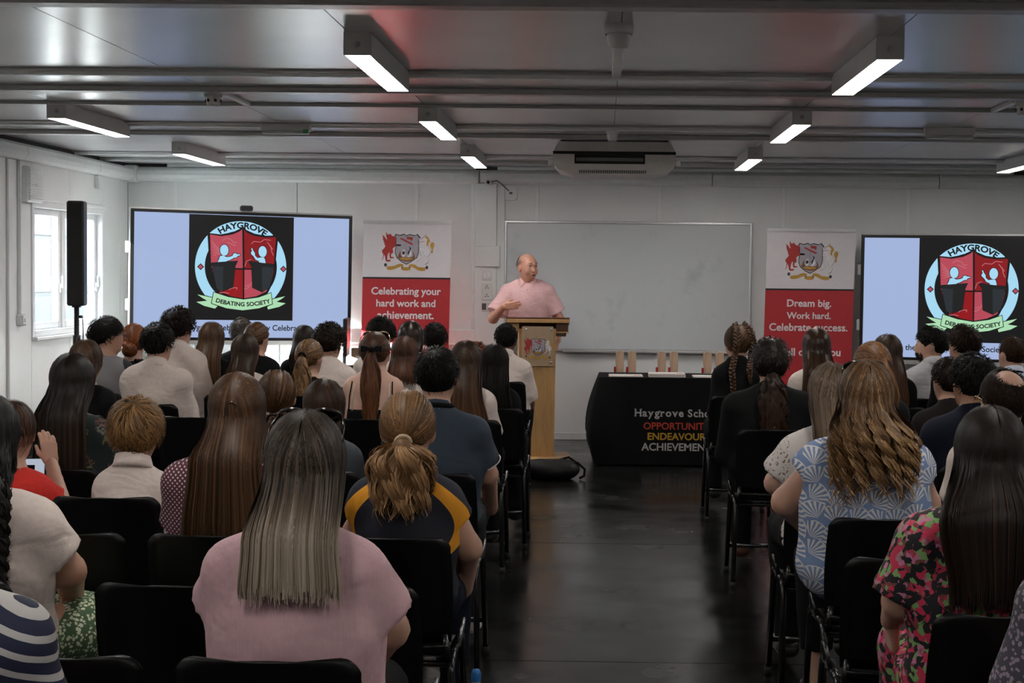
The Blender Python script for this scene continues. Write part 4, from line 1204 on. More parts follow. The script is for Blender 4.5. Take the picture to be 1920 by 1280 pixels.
class Person:
    def __init__(s, **k):
        s.hs = 1.0; s.sc = 1.0; s.sw = .2; s.bulk = 1.0; s.waist = None; s.lean = -.03
        s.turn = 0; s.nod = 0; s.tilt = 0; s.yaw = 0; s.pz = .53; s.standing = False
        s.skin = (.46, .27, .19); s.h = .015; s.elbow = {}; s.wrist = {}; s.handdir = {}; s.palm = {}; s.curl = {}
        s.face = False; s.sit = True; s.dep = .112; s.knee = {}; s.headx = 0.0; s.heady = 0.0
        s.__dict__.update(k)
        t = s.top - .010
        s.hh = .225 * s.hs
        s.shz = t - s.hh - getattr(s, 'neckl', .085) * s.sc
        s.root = empty('person', (s.x, s.y, 0), s.yaw, s.label, 'person', s.group)
        yl = lambda z: s.lean * (z - s.pz) / .45
        s.yl = yl
        ys = yl(s.shz)
        s.ys = ys
        s.hc = np.array((s.headx, ys + .035 * s.hs + s.heady + .05 * math.sin(s.nod), t - s.hh / 2))
        s.HR = rot(s.turn, s.nod, s.tilt)
        s.xf = (s.hc, s.HR * 1.0)
        h_ = s.hs
        X = s.xf
        E = lambda c, r, k=.02: ell([q * h_ for q in c], [q * h_ for q in r], k, X)
        s.P_head = [E((0, -.012, .020), (.075, .094, .0925)), E((0, .028, -.03), (.060, .066, .082), .03), E((0, .055, -.085), (.028, .03, .026), .03),
                    cap((0, .088 * h_, .004 * h_), (0, .101 * h_, -.028 * h_), .008 * h_, .0125 * h_, k=.012, xf=X),
                    E((0, .087, -.058), (.022, .012, .009), .01), E((0, .078, .024), (.046, .018, .010), .015),
                    E((.076, -.006, -.01), (.011, .021, .032), .006), E((-.076, -.006, -.01), (.011, .021, .032), .006)]
        nb = (0, ys - .012, s.shz + .01); nt_ = s.hc + s.HR @ (np.array((0, -.018, -.06)) * h_)
        nr = getattr(s, 'neck', .052) * s.hs
        s.P_neck = [cap(nb, nt_, nr * 1.12, nr, k=.04)]
        B = s.bulk; D = s.dep * B ** .7
        s.D = D
        bw = s.sw * getattr(s, 'bwf', .80)
        s.bw = bw
        ww = s.waist or s.sw * .70
        hw = max(ww, s.sw * .78)
        slope = getattr(s, 'slope', .008)
        sj = s.sw - .082 * s.sc ** .5
        s.sj = sj
        zc = s.shz
        L = zc - s.pz
        s.P_torso = [ell((0, yl(zc - .11), zc - .30 * L), (bw, D, .42 * L), .05), cap((-sj, ys, zc - .015 - slope), (sj, ys, zc - .015 - slope), .052 * s.sc, .052 * s.sc, k=.06),
                     cap((0, ys - .01, zc + .05 * s.sc), (sj, ys, zc - .012 - slope), .045 * s.sc, .044 * s.sc, k=.05), cap((0, ys - .01, zc + .05 * s.sc), (-sj, ys, zc - .012 - slope), .045 * s.sc, .044 * s.sc, k=.05),
                     cap((0, yl(s.pz + .1), s.pz + (.02 if s.standing else .085)), (0, yl(zc - .15), zc - .17), D * .95, D * .9, (ww / D / .95, 1, 1), .06), ell((0, .0, s.pz + (0 if s.standing else .042 + .012 * (B > 1.08))), (hw, D * 1.1, .13 if s.standing else .088), .06)]
        s.el = {}; s.wr = {}
        s.P_up = {}; s.P_fo = {}
        ar = getattr(s, 'arm', 1.0) * s.sc ** .5
        for sd in (-1, 1):
            S_ = np.array((sd * sj, ys, zc - .02 - slope))
            e_ = np.array(s.elbow.get(sd, (sd * (s.sw - .034), .05 + ys * .5, zc - .275 * s.sc)), float)
            w_ = np.array(s.wrist.get(sd, (sd * .10, .27 * s.sc + .04, max(s.pz + .10, zc - .36 * s.sc))), float)
            s.el[sd], s.wr[sd] = e_, w_
            s.P_up[sd] = [cap(S_, e_, .050 * ar, .040 * ar, k=.03)]
            s.P_fo[sd] = [cap(e_, w_, .040 * ar, .027 * ar, k=.02)]
        s.P_leg = []; s.P_foot = []
        s.P_thigh = []; s.P_shin = []
        for sd in (-1, 1):
            hp = np.array((sd * hw * .5, .03, s.pz - .015 if s.standing else .572 + .028 * (B > 1.08) + .01 * (s.dep > .115)))
            if s.standing:
                kn = np.array((sd * .10, .03, .50)); an = np.array((sd * .11, -.01, .09))
            else:
                kn = np.array(s.knee.get(sd, (sd * .115, -.005 + .43 * s.sc - getattr(s, 'kback', 0), s.pz + .026 + .012 * (B > 1.08))), float)
                an = np.array((kn[0] * 1.0, max(kn[1] - .13, getattr(s, 'anmin', .285)), max(.085, kn[2] - .42 * s.sc)))
            lr = s.sc ** .5 * min(B, 1.15) ** .5
            s.P_thigh.append(cap(hp, kn, .082 * lr, .058 * lr, k=.03)); s.P_shin.append(cap(kn, an, .054 * lr, .036 * lr, k=.02))
            s.P_foot.append(cap(an + np.array((0, -.035, -.045)), an + np.array((sd * .015, .15 * s.sc, -.055)), .033, .028, (1.15, 1, .9), .02))
        s.lo = np.array((min(-.4, *(s.el[q][0] - .08 for q in (-1, 1))), -.26, 0)); s.hi = np.array((max(.4, *(s.el[q][0] + .08 for q in (-1, 1))), .85, s.top + .06))

    def body(s):
        f = Field(s.lo, s.hi, getattr(s, 'hb', s.h * (1.32 if s.h > .015 else 1.18)))
        for p in s.P_torso + s.P_neck + s.P_up[-1] + s.P_up[1] + s.P_fo[-1] + s.P_fo[1] + s.P_thigh + s.P_shin + s.P_foot: f.add(p, -.002)
        for p in s.P_head: f.add(p)
        h_ = s.hs
        for sd in (-1, 1): f.add(ell((sd * .031 * h_, .098 * h_, .010 * h_), (.017 * h_, .014 * h_, .010 * h_), .012, s.xf), sign=-1)
        if hasattr(s, 'hb'):      # lids and cheeks where the face is seen
            for sd in (-1, 1):
                f.add(ell((sd * .031 * h_, .0790 * h_, .0205 * h_), (.017 * h_, .0125 * h_, .0065 * h_), .006, s.xf)); f.add(ell((sd * .031 * h_, .0785 * h_, -.0015 * h_), (.015 * h_, .0105 * h_, .005 * h_), .006, s.xf))
                f.add(ell((sd * .038 * h_, .066 * h_, -.035 * h_), (.022 * h_, .020 * h_, .022 * h_), .02, s.xf))
            f.add(ell((0, .0925 * h_, -.070 * h_), (.019 * h_, .009 * h_, .0065 * h_), .006, s.xf)); f.add(ell((0, .094 * h_, -.0545 * h_), (.020 * h_, .009 * h_, .005 * h_), .006, s.xf))
        V, F = f.mesh()
        VV = [V]; FF = [F]; MI = [np.zeros(len(F), int)]
        n = len(V)
        for sd in (-1, 1):
            hv, hf = hand(s.curl.get(sd, .6))
            Z = np.array(s.handdir.get(sd, (-sd * .55, .8, -.12)), float); Z /= np.linalg.norm(Z)
            Yp = np.array(s.palm.get(sd, (0, 0, -1)), float); Yp -= Z * (Yp @ Z); Yp /= np.linalg.norm(Yp)
            Xt = np.cross(Yp, Z) * (-sd)
            k = .92 * s.sc ** .6
            v = s.wr[sd] + k * (hv[:, :1] * Xt + hv[:, 1:2] * Yp + hv[:, 2:] * Z)
            VV.append(v); FF.append((hf if sd < 0 else hf[:, ::-1]) + n); n += len(v); MI.append(np.zeros(len(hf), int))
            hdet = np.linalg.det(np.stack([Xt, Yp, Z], 1))
            if (hdet < 0) == (sd < 0): FF[-1] = FF[-1][:, ::-1]
        # eyes
        m = 10
        for sd in (-1, 1):
            c = np.array((sd * .031, .0768, .010)) * h_
            r = .0115 * h_
            vs = []
            for i in range(7):
                th = PI * i / 6
                for j in range(m):
                    a = 2 * PI * j / m
                    vs.append((math.sin(th) * math.cos(a), math.cos(th), math.sin(th) * math.sin(a)))
            vs = (np.array(vs) * r + c) @ s.HR.T + s.hc
            fs = [(i * m + j, i * m + (j + 1) % m, (i + 1) * m + (j + 1) % m, (i + 1) * m + j) for i in range(6) for j in range(m)]
            VV.append(vs); FF.append(np.array(fs) + n); n += len(vs); MI.append(np.array([2 if q < m else 1 for q in range(len(fs))]))
        s.body_o = link_np('body', np.concatenate(VV), np.concatenate(FF), [skin(s.skin), M_eyew, M_eyed], s.root, np.concatenate(MI))
        return s

    def garment(s, m, sleeve='short', frac=.62, infl=.012, hem=None, neckz=.075, collar=False, flare=.012, ripple=.003, rfreq=22, scoop=0.0, name='top', cropz=None):
        hem = s.pz - .06 if hem is None else hem
        f = Field((s.lo[0], s.lo[1], hem - .05), (s.hi[0], .5 if sleeve == 'long' or s.standing else .32, s.shz + .16), s.h)
        for p in s.P_torso: f.add(p, infl)
        if collar: f.add(cap((0, s.ys - .012, s.shz + .02), (0, s.ys - .01, s.shz + .10), .062 * s.hs, .062 * s.hs, k=.012))
        V_parts = []
        for sd in (-1, 1):
            if sleeve == 'none': continue
            S_ = np.array(s.P_up[sd][0][1]); e_ = s.el[sd]
            if sleeve == 'long':
                f.add(s.P_up[sd][0], infl + .006); f.add(s.P_fo[sd][0], infl + .006)
                continue
            V_parts.append(S_ + (e_ - S_) * frac)
        for cutp in V_parts:
            sd = -1 if cutp[0] < 0 else 1
            S_ = np.array(s.P_up[sd][0][1]); e_ = s.el[sd]
            g = S_ + (e_ - S_) * (frac + .25); r0 = s.P_up[sd][0][3] + infl + .004; r1 = r0 * .86 + flare * 1.25
            lo = np.minimum(S_, g) - .14; hi = np.maximum(S_, g) + .14
            sl, X, Y, Z = f.sub(lo, hi)
            ba = g - S_; L = ba @ ba
            px, py, pz = X - S_[0], Y - S_[1], Z - S_[2]
            t = np.clip((px * ba[0] + py * ba[1] + pz * ba[2]) / L, 0, 1)
            d = np.sqrt((px - t * ba[0]) ** 2 + (py - t * ba[1]) ** 2 + (pz - t * ba[2]) ** 2) - (r0 + (r1 - r0) * t)
            nd = (e_ - S_) / np.linalg.norm(e_ - S_)
            d = np.maximum(d, (X - cutp[0]) * nd[0] + (Y - cutp[1]) * nd[1] + (Z - cutp[2]) * nd[2])
            o = f.d[sl]; k = .020
            hh = np.maximum(k - np.abs(o - d), 0) / k
            f.d[sl] = np.minimum(o, d) - hh * hh * k * .25
        if ripple: f.ripple(ripple, rfreq, int(abs(s.x) * 1000) + 3)
        if sleeve == 'none':
            for sd in (-1, 1): f.cut((sd, 0, .12), (sd * (s.sj + .012), 0, s.shz))
        # neck opening
        f.cut((0, .30, 1), (0, s.ys, s.shz + (neckz + (.03 if collar else 0)) * s.sc))
        if scoop: f.add(ell((0, s.ys - .02, s.shz + .06), (.085, .2, scoop), .01, None), sign=-1)
        if not collar: f.add(cap((0, s.ys - .012, s.shz + .02), (0, s.ys + .01, s.shz + .2), .056 * s.hs, .056 * s.hs, k=0), sign=-1)
        if cropz is not None: f.cut((0, 0, 1), (0, 0, cropz))
        f.cut((0, 0, -1), (0, 0, hem))
        V, F = f.mesh()
        s.top_o = link_np(name, V, F, m, s.root)
        return s

    def trousers(s, m, upto=1.0, shoes=None, skirt=False, infl=.012, name=None):
        f = Field((s.lo[0], s.lo[1], .0), (s.hi[0], .9, s.pz + .24), max(s.h, .021))
        f.add(s.P_torso[-1], infl + .004)
        f.add(s.P_torso[-2], infl + .002)
        for p in s.P_thigh: f.add(p, infl + (.0 if skirt else .002))
        if skirt:
            a = np.array(s.P_thigh[0][1]); b = np.array(s.P_thigh[0][2]); a2 = np.array(s.P_thigh[1][1]); b2 = np.array(s.P_thigh[1][2])
            f.add(cap((a + a2) / 2, (b + b2) / 2, .1, .075, (1.5, 1, .9), .06))
            for p in s.P_shin: f.add(p, infl + .03)
            f.ripple(.01, 28, 5)
        else:
            for p in s.P_shin: f.add(p, infl + .006)
            f.ripple(.003, 25, 4)
        f.cut((0, -.35, 1), (0, 0, s.pz + .09))
        zk = s.P_shin[0][1][2]; za = s.P_shin[0][2][2]
        if s.standing or upto >= .5:
            f.cut((0, 0, -1), (0, 0, za + (zk - za) * (1 - upto) * 2 if upto < 1 else za - .035))
        else:
            f.cut((0, 1, -.2), (0, s.P_shin[0][1][1] - .02, zk))
        V, F = f.mesh()
        link_np(name or ('skirt' if skirt else 'trousers'), V, F, m, s.root)
        if shoes is not None:
            for i, p in enumerate(s.P_foot):
                a, b = np.array(p[1]), np.array(p[2])
                g = Field(np.minimum(a, b) - .07, np.maximum(a, b) + .07, .0125)
                g.add(p, .009)
                g.cut((0, 0, -1), (0, 0, .004 if min(a[2], b[2]) < .06 else min(a[2], b[2]) - .035))
                g.cut((0, -.45, 1), (a[0], a[1] + .03, a[2] + .045))
                V, F = g.mesh()
                link_np('shoe', V, F, shoes, s.root)
        return s

# ------------------------------------------------------------------ hair
def ribbons(P, N, w0, w1, tone):
    """P, N: (n strands, m steps, 3) paths and outward normals -> quads"""
    n, m, _ = P.shape
    T = np.empty_like(P); T[:, 1:-1] = P[:, 2:] - P[:, :-2]; T[:, 0] = P[:, 1] - P[:, 0]; T[:, -1] = P[:, -1] - P[:, -2]
    Sd = np.cross(T, N); Sd /= np.linalg.norm(Sd, axis=2, keepdims=True) + 1e-9
    t = np.linspace(0, 1, m)
    w_ = ((w0 + (w1 - w0) * t ** 2) * np.clip(t * 7 + .15, 0, 1))[None, :, None]
    A = P - Sd * w_ * .5; B = P + Sd * w_ * .5
    V = np.stack([A, B], 2).reshape(-1, 3)
    base = (np.arange(n)[:, None] * m + np.arange(m - 1)[None, :]) * 2
    F = np.stack([base, base + 1, base + 3, base + 2], 2).reshape(-1, 4)
    tn = np.repeat(tone.reshape(n, m) if tone.ndim == 2 else np.repeat(tone[:, None], m, 1), 2, axis=1).reshape(-1)
    return V, F, tn

def smooth01(t): t = np.clip(t, 0, 1); return t * t * (3 - 2 * t)

class Hair:
    def __init__(s, p, cols, n=500, w=.007, vol=1.0, seed=1):
        s.p = p; s.cols = cols; s.n = n; s.w = w; s.r = np.random.default_rng(seed + int(abs(p.x) * 977) + int(p.y * 131))
        h_ = p.hs
        s.R3 = np.array((.083, .103, .101)) * h_ * vol
        s.c = np.array((0, -.012, .020)) * h_
        s.V = []; s.F = []; s.T = []; s.nv = 0
        s.vol = vol
    def push(s, V, F, tn):
        s.V.append(V); s.F.append(F + s.nv); s.T.append(tn); s.nv += len(V)
    def toW(s, q): return q @ s.p.HR.T + s.p.hc
    def dirW(s, q): return q @ s.p.HR.T
    def solid(s, prims, cuts=(), h=None, tone=.15, face=True, faceplane=None):
        p = s.p
        h = h or max(p.h * .95, .012)
        lo = np.array([1e9] * 3); hi = -lo
        for q in prims:
            if q[0] == 'c':
                pts = [np.array(q[1]) - max(q[3], q[4]), np.array(q[1]) + max(q[3], q[4]), np.array(q[2]) - max(q[3], q[4]), np.array(q[2]) + max(q[3], q[4])]
            else: pts = [np.array(q[1]) - np.array(q[2]), np.array(q[1]) + np.array(q[2])]
            if q[-1] is not None:
                c_ = sum(pts) / len(pts); e = np.linalg.norm(np.max(pts, 0) - np.min(pts, 0)) / 2
                c_ = s.toW(c_); pts = [c_ - e, c_ + e]
            lo = np.minimum(lo, np.min(pts, 0)); hi = np.maximum(hi, np.max(pts, 0))
        f = Field(lo - .01, hi + .01, h)
        for q in prims: f.add(q)
        if face:
            fp = faceplane or ((0, .89, -1), (0, .0, -.028))
            n_ = s.dirW(np.array(fp[0], float)); o_ = s.toW(np.array(fp[1]) * p.hs)
            # only the face side in front of the ears is opened
            f2 = f.d.copy()
            n_ = n_ / np.linalg.norm(n_)
            X = f.ax[0][:, None, None]; Y = f.ax[1][None, :, None]; Z = f.ax[2][None, None, :]
            pl = ((X - o_[0]) * n_[0] + (Y - o_[1]) * n_[1] + (Z - o_[2]) * n_[2])
            nb = s.dirW(np.array((0, 1., 0))); ob = s.toW(np.array((0, .005, 0)) * p.hs)
            pf = ((X - ob[0]) * nb[0] + (Y - ob[1]) * nb[1] + (Z - ob[2]) * nb[2])
            if s.facemode == 'long': pl = np.minimum(pl, pf)
            f.d = np.maximum(f2, pl.astype(np.float32))
        for n_, o_ in cuts: f.cut(n_, o_)
        if s.hole is not None: f.add(s.hole, sign=-1)
        V, F = f.mesh()
        s.push(V, F, np.full(len(V), tone))
    facemode = 'short'; hole = None
    def cap_prim(s, shrink=.006): return ell(s.c, s.R3 - shrink, .01, s.p.xf)
    def on(s, D, lift=0.0):
        """unit directions in the head frame -> points on the scalp surface, normals"""
        q = s.c + D * (s.R3 + lift)
        nn = D / s.R3; nn = nn / np.linalg.norm(nn, axis=-1, keepdims=True)
        return s.toW(q), s.dirW(nn)
    @staticmethod
    def slerp(a, b, t):
        om = np.arccos(np.clip((a * b).sum(-1, keepdims=True), -1, 1)) + 1e-6
        return (np.sin((1 - t) * om) * a + np.sin(t * om) * b) / np.sin(om)
    def long(s, end, wS, wE, n=None, curl=0.0, cfreq=60, part=0.0, front=105, jag=.02, tip=.45, root=.0, back=.016, zs=None, thick=.45, w1=None, sidez=None, yend=None, base=True):
        p = s.p; r = s.r; n = n or s.n
        ph = np.radians(r.uniform(-front, front, n))
        u = np.radians(np.interp(np.abs(np.degrees(ph)), [0, 60, front], [48, 15, -45])) + r.normal(0, .12, n)
        d0 = np.stack([np.full(n, math.sin(part)) , -np.sin(u), np.cos(u)], 1)
        d0[:, 0] += np.sign(ph) * .02; d0 /= np.linalg.norm(d0, axis=1, keepdims=True)
        d1 = np.stack([np.sin(ph), -np.cos(ph), np.full(n, -.22)], 1); d1 /= np.linalg.norm(d1, axis=1, keepdims=True)
        t0 = .62 * r.uniform(0, 1, n) ** 1.8
        m1, m2 = (6, 12) if p.h < .013 else (5, 8)
        tt = t0[:, None] + (1 - t0[:, None]) * np.linspace(0, 1, m1)[None, :]
        D = Hair.slerp(d0[:, None, :], d1[:, None, :], tt[..., None])
        lift = r.uniform(-.003, .006, n)[:, None, None]
        P1, N1 = s.on(D, lift)
        E = P1[:, -1]
        zend = end + r.normal(0, jag, n) + (0 if sidez is None else sidez * np.abs(np.sin(ph)))
        t = np.linspace(0, 1, m2 + 1)[1:][None, :]
        z = E[:, 2:3] + (zend[:, None] - E[:, 2:3]) * t
        zsh = p.shz + .06
        fs_ = smooth01((E[:, 2:3] - z) / np.maximum(E[:, 2:3] - zsh, .03))
        fe = smooth01((zsh - z) / max(zsh - end, .05))
        kx = 1 + (wS / s.R3[0] - 1) * fs_ + ((wE - wS) / s.R3[0]) * fe
        hx = p.hc[0]
        x = hx + (E[:, 0:1] - hx) * kx
        yt = p.ys - p.D - back - .012 * np.cos(ph)[:, None] - .01 * r.uniform(0, 1, n)[:, None] + (0 if yend is None else yend * fe)
        yb = np.minimum(yt, E[:, 1:2] * .6 + yt * .4) if yend is None else yt
        y = E[:, 1:2] + (yb - E[:, 1:2]) * fs_
        lf = r.uniform(-.006, .006, n)[:, None]
        P2 = np.stack([x, y + lf, z], 2)
        if curl:
            c_ = np.floor(ph * 5.5 + r.normal(0, .18, n)); phs = (c_ * 2.4)[:, None] + r.normal(0, .28, n)[:, None]
            amp = curl * smooth01((E[:, 2:3] - z) / .10)
            P2[..., 0] += amp * np.sin(cfreq * z + phs); P2[..., 1] += amp * np.cos(cfreq * z + phs) * .8
        N2 = np.stack([np.sin(ph)[:, None] * np.ones_like(z) * (1 - .4 * fs_), -np.cos(ph)[:, None] * (1 - fs_ * .3) - .3 * fs_, np.zeros_like(z)], 2)
        N2 /= np.linalg.norm(N2, axis=2, keepdims=True) + 1e-9
        if curl:
            N2[..., 0] += .5 * np.cos(cfreq * z + phs) * min(1, curl * 80)
        P = np.concatenate([P1, P2], 1); N = np.concatenate([N1, N2], 1)
        tn = np.clip((r.normal(.38, .15, n) + .10 * np.sin(ph * 23 + 1) + .07 * np.sin(ph * 51))[:, None] + root + tip * np.concatenate([np.zeros((n, m1)), np.repeat(smooth01(t * 1.5), n, 0)], 1), 0, 1)
        s.push(*ribbons(P, N, s.w, w1 or s.w * .55, tn))
        if base:
            s.facemode = 'long'
            a = p.hc + np.array((0, -.03, -.01)); b = np.array((p.hc[0], p.ys - p.D - back * .4 if yend is None else p.ys - p.D - back * .4 + yend, end + .02 + jag + wE * .3))
            pr = [s.cap_prim()]
            mid = np.array((p.hc[0], p.ys - p.D * .8 - back * .2, max(p.shz + .03, end + .04)))
            pr.append(cap(a, mid, s.R3[0] * .90, wS * .86, (1, .38, .45), .02))
            if end < p.shz - .02: pr.append(cap(mid - np.array((0, -.004, wS * .3)), b, wS * .88, wE * .84, (1, .12, .3), .02))
            s.solid(pr, tone=.25 + root)
        return s
    def gather(s, tie, n=None, region=(125, 100, 62), tone=.4):
        """strands drawn over the scalp to a tie point (head frame)"""
        p = s.p; r = s.r; n = n or s.n
        ph = np.radians(r.uniform(-180, 180, n))
        lim = np.radians(np.interp(np.abs(np.degrees(ph)), [0, 90, 180], region))
        th = lim * np.sqrt(r.uniform(.02, 1, n))
        # many strands start at the hairline
        edge = r.uniform(0, 1, n) < .45
        th = np.where(edge, lim * r.uniform(.92, 1.0, n), th)
        d0 = np.stack([np.sin(th) * np.sin(ph), -np.sin(th) * np.cos(ph), np.cos(th)], 1)
        tv = (np.array(tie) - s.c / p.hs) ; dT = tv / (s.R3 / p.hs); dT /= np.linalg.norm(dT)
        m = 9 if p.h < .013 else 7
        D = Hair.slerp(d0[:, None, :], dT[None, None, :], np.linspace(0, 1, m)[None, :, None])
        P, N = s.on(D, r.uniform(-.002, .005, n)[:, None, None])
        tn = np.clip(r.normal(tone, .22, n), 0, 1)
        s.push(*ribbons(P, N, s.w, s.w * .7, tn))
        s.solid([s.cap_prim()], tone=.25)
        s.tieW = s.toW(np.array(tie) * p.hs)
        return s
    def tail(s, length, w0, w1, w2, n=None, curl=0.0, cfreq=60, out=.04, tip=.3, jag=.03, tone=.38, toward=(0, 0)):
        """hanging bunch from the tie: width w0 at the tie, w1 in the middle, w2 at the end"""
        p = s.p; r = s.r; n = n or s.n
        a = r.uniform(0, 2 * PI, n); q = np.sqrt(r.uniform(.3, 1, n))
        m = 14 if p.h < .013 else 10
        t = np.linspace(0, 1, m)[None, :]
        ln = length * (1 + r.normal(0, jag / max(length, .05), n))[:, None]
        ww = np.interp(t[0], [0, .12, .5, 1], [w0, w0 * 1.2, w1, w2])[None, :]
        ybk = p.ys - p.D - .02
        zz = s.tieW[2] - ln * t + out * .6 * np.sin(np.clip(t * 4, 0, PI))
        yy = s.tieW[1] - out * smooth01(t * 5) + (np.minimum(ybk, s.tieW[1] - out) - (s.tieW[1] - out)) * smooth01((p.shz + .08 - zz) / .12) * .8
        P = np.stack([s.tieW[0] + toward[0] * t + np.cos(a)[:, None] * q[:, None] * ww, yy + np.sin(a)[:, None] * q[:, None] * ww * .65 + 0 * zz, zz + 0 * ww], 2)
        if curl:
            c_ = np.floor(a * 2.1 + r.normal(0, .15, n)); phs = (c_ * 2.3)[:, None] + r.normal(0, .28, n)[:, None]
            am = curl * smooth01(t * 3)
            P[..., 0] += am * np.sin(cfreq * zz + phs); P[..., 1] += am * np.cos(cfreq * zz + phs)
        N = np.stack([np.cos(a)[:, None] + 0 * zz, np.sin(a)[:, None] * 1.2 - .2 + 0 * zz, .1 + 0 * zz], 2)
        if curl: N[..., 0] += .6 * np.cos(cfreq * zz + phs)
        N /= np.linalg.norm(N, axis=2, keepdims=True)
        tn = np.clip(r.normal(tone, .15, n)[:, None] + tip * t, 0, 1)
        s.push(*ribbons(P, N, s.w, s.w * .5, tn))
        pr = []
        pts = [(0, .02), (.25, .25), (.6, .5), (.9, .9)]
        c0 = None
        for tt in (0.06, .25, .55, .85):
            i = int(tt * (m - 1))
            c1 = P[:, i].mean(0); r1 = float(np.interp(tt, [0, .12, .5, 1], [w0, w0 * 1.0, w1, w2])) * .62
            if c0 is not None: pr.append(cap(c0, c1, r0, r1, (1, .65, 1), .01))
            c0, r0 = c1, r1
        s.solid(pr, face=False, tone=.3)
        return s
    def short(s, L=.035, region=(128, 92, 62), n=None, messy=.3, lift=.010, curl=0.0, tone=.35, fringe=False, top_only=None, w=None, base=True, bald=None):
        p = s.p; r = s.r; n = int((n or s.n) * 1.6)
        ph = np.radians(r.uniform(-180, 180, n))
        lim = np.radians(np.interp(np.abs(np.degrees(ph)), [0, 60, 100, 180], [region[0], region[0] * .55 + region[1] * .45, region[1], region[2]]))
        th = np.arccos(1 - (1 - np.cos(lim)) * r.uniform(0, 1, n))
        if bald is not None:
            bd = np.array(bald[0], float); bd /= np.linalg.norm(bd)
            dd = np.stack([np.sin(th) * np.sin(ph), -np.sin(th) * np.cos(ph), np.cos(th)], 1)
            keep = np.arccos(np.clip(dd @ bd, -1, 1)) > np.radians(bald[1]) * r.uniform(.85, 1.1, n)
            th, ph = th[keep], ph[keep]; n = len(th)
        crown = np.array((.1, -.45, .89)); crown /= np.linalg.norm(crown)
        d0 = np.stack([np.sin(th) * np.sin(ph), -np.sin(th) * np.cos(ph), np.cos(th)], 1)
        g = d0 - crown * (d0 @ crown)[:, None]
        g /= np.linalg.norm(g, axis=1, keepdims=True) + 1e-6
        sw_ = np.cross(d0, g)
        g = g + sw_ * .35 + r.normal(0, messy, (n, 3))
        g -= d0 * (g * d0).sum(1, keepdims=True); g /= np.linalg.norm(g, axis=1, keepdims=True) + 1e-6
        m = 5
        t = np.linspace(0, 1, m)[None, :, None]
        ll = (L * r.uniform(.7, 1.25, n))[:, None, None]
        D = d0[:, None, :] + g[:, None, :] * (ll / .095) * t; D /= np.linalg.norm(D, axis=2, keepdims=True)
        P, N = s.on(D, 0)
        up = lift * np.sin(t * PI * .62) * r.uniform(.5, 1.4, n)[:, None, None]
        P = P + N * up
        if curl:
            c_ = r.uniform(0, 6, n)[:, None]
            side = np.cross(N, s.dirW(g)[:, None, :])
            P = P + curl * (side * np.sin(t * 9 + c_[..., None]) + N * np.abs(np.cos(t * 9 + c_[..., None])))
        tn = np.clip(r.normal(tone, .17, n), 0, 1)
        s.push(*ribbons(P, N, (w or s.w) * .72, s.w * .25, tn))
        if base:
            if bald is not None:
                bc = s.c + bd * s.R3 * 1.0; br = 2 * math.sin(math.radians(bald[1]) / 2) * .1 * p.hs
                s.hole = ell(bc, (br, br, br), .004, p.xf)
            if True:
                s.solid([s.cap_prim(.004)], tone=.12, faceplane=((0, .78, -1), (0, .0, -.05 if region[0] < 115 else -.062)))
        return s
    def blob(s, c, r3, tone=.35, xf=True):
        s.solid([ell([q * s.p.hs for q in c], [q * s.p.hs for q in r3], .01, s.p.xf if xf else None)], face=False, tone=tone)
        return s
    def swirl(s, c, rad, n=120, flat=.8, tone=.4):
        """bun: strands wound round a ball (head frame)"""
        r = s.r; p = s.p
        m = 12
        ax = r.normal(0, .35, (n, 3)) + np.array((0, -1., .25)); ax /= np.linalg.norm(ax, axis=1, keepdims=True)
        e1 = np.cross(ax, np.array((0, 0, 1.))); e1 /= np.linalg.norm(e1, axis=1, keepdims=True); e2 = np.cross(ax, e1)
        lat = r.uniform(-.9, 1.0, n)[:, None]
        a = r.uniform(0, 6.3, n)[:, None] + np.linspace(0, 2.2, m)[None, :]
        D = (ax[:, None, :] * np.sin(lat)[..., None] + (e1[:, None, :] * np.cos(a)[..., None] + e2[:, None, :] * np.sin(a)[..., None]) * np.cos(lat)[..., None])
        q = (np.array(c) * p.hs) + D * rad * p.hs * np.array((1, flat, 1)) * (1 + .06 * np.sin(a * 3))[..., None]
        P = s.toW(q); N = s.dirW(D)
        s.push(*ribbons(P, N, s.w, s.w * .7, np.clip(r.normal(tone, .18, n), 0, 1)))
        s.solid([ell(np.array(c) * p.hs, np.array((rad, rad * flat, rad)) * p.hs * .93, .005, p.xf)], face=False, tone=.25)
        return s
    def braid(s, pts, rad, tone=.4, n=26):
        """plait along a 3D path (person frame): three strands woven"""
        pts = np.array(pts, float)
        seg = np.linalg.norm(np.diff(pts, axis=0), axis=1); cum = np.concatenate([[0], np.cumsum(seg)])
        m = 48
        tt = np.linspace(0, cum[-1], m)
        C = np.stack([np.interp(tt, cum, pts[:, i]) for i in range(3)], 1)
        T = np.gradient(C, axis=0); T /= np.linalg.norm(T, axis=1, keepdims=True)
        A = np.cross(T, np.array((0, 1., 0.001))); A /= np.linalg.norm(A, axis=1, keepdims=True) + 1e-9
        B = np.cross(A, T)
        rr = rad * np.interp(np.linspace(0, 1, m), [0, .1, .85, 1], [.8, 1, .8, .35])
        fr = 2 * PI / (rad * 3.4)
        for k in range(3):
            f = fr * tt + k * 2 * PI / 3
            q = C + A * (rr * .75 * np.sin(f))[:, None] + B * (rr * .45 * np.sin(2 * f))[:, None]
            pr = [cap(q[i], q[i + 1], rr[i] * .52, rr[i + 1] * .52, k=0) for i in range(m - 1)]
            f_ = Field(q.min(0) - rad, q.max(0) + rad, max(.0045, rad * .2))
            for g in pr: f_.add(g)
            V, F = f_.mesh()
            s.push(V, F, np.clip(tone + .25 * np.sin(V[:, 2] * 260 + k), 0, 1))
        return s
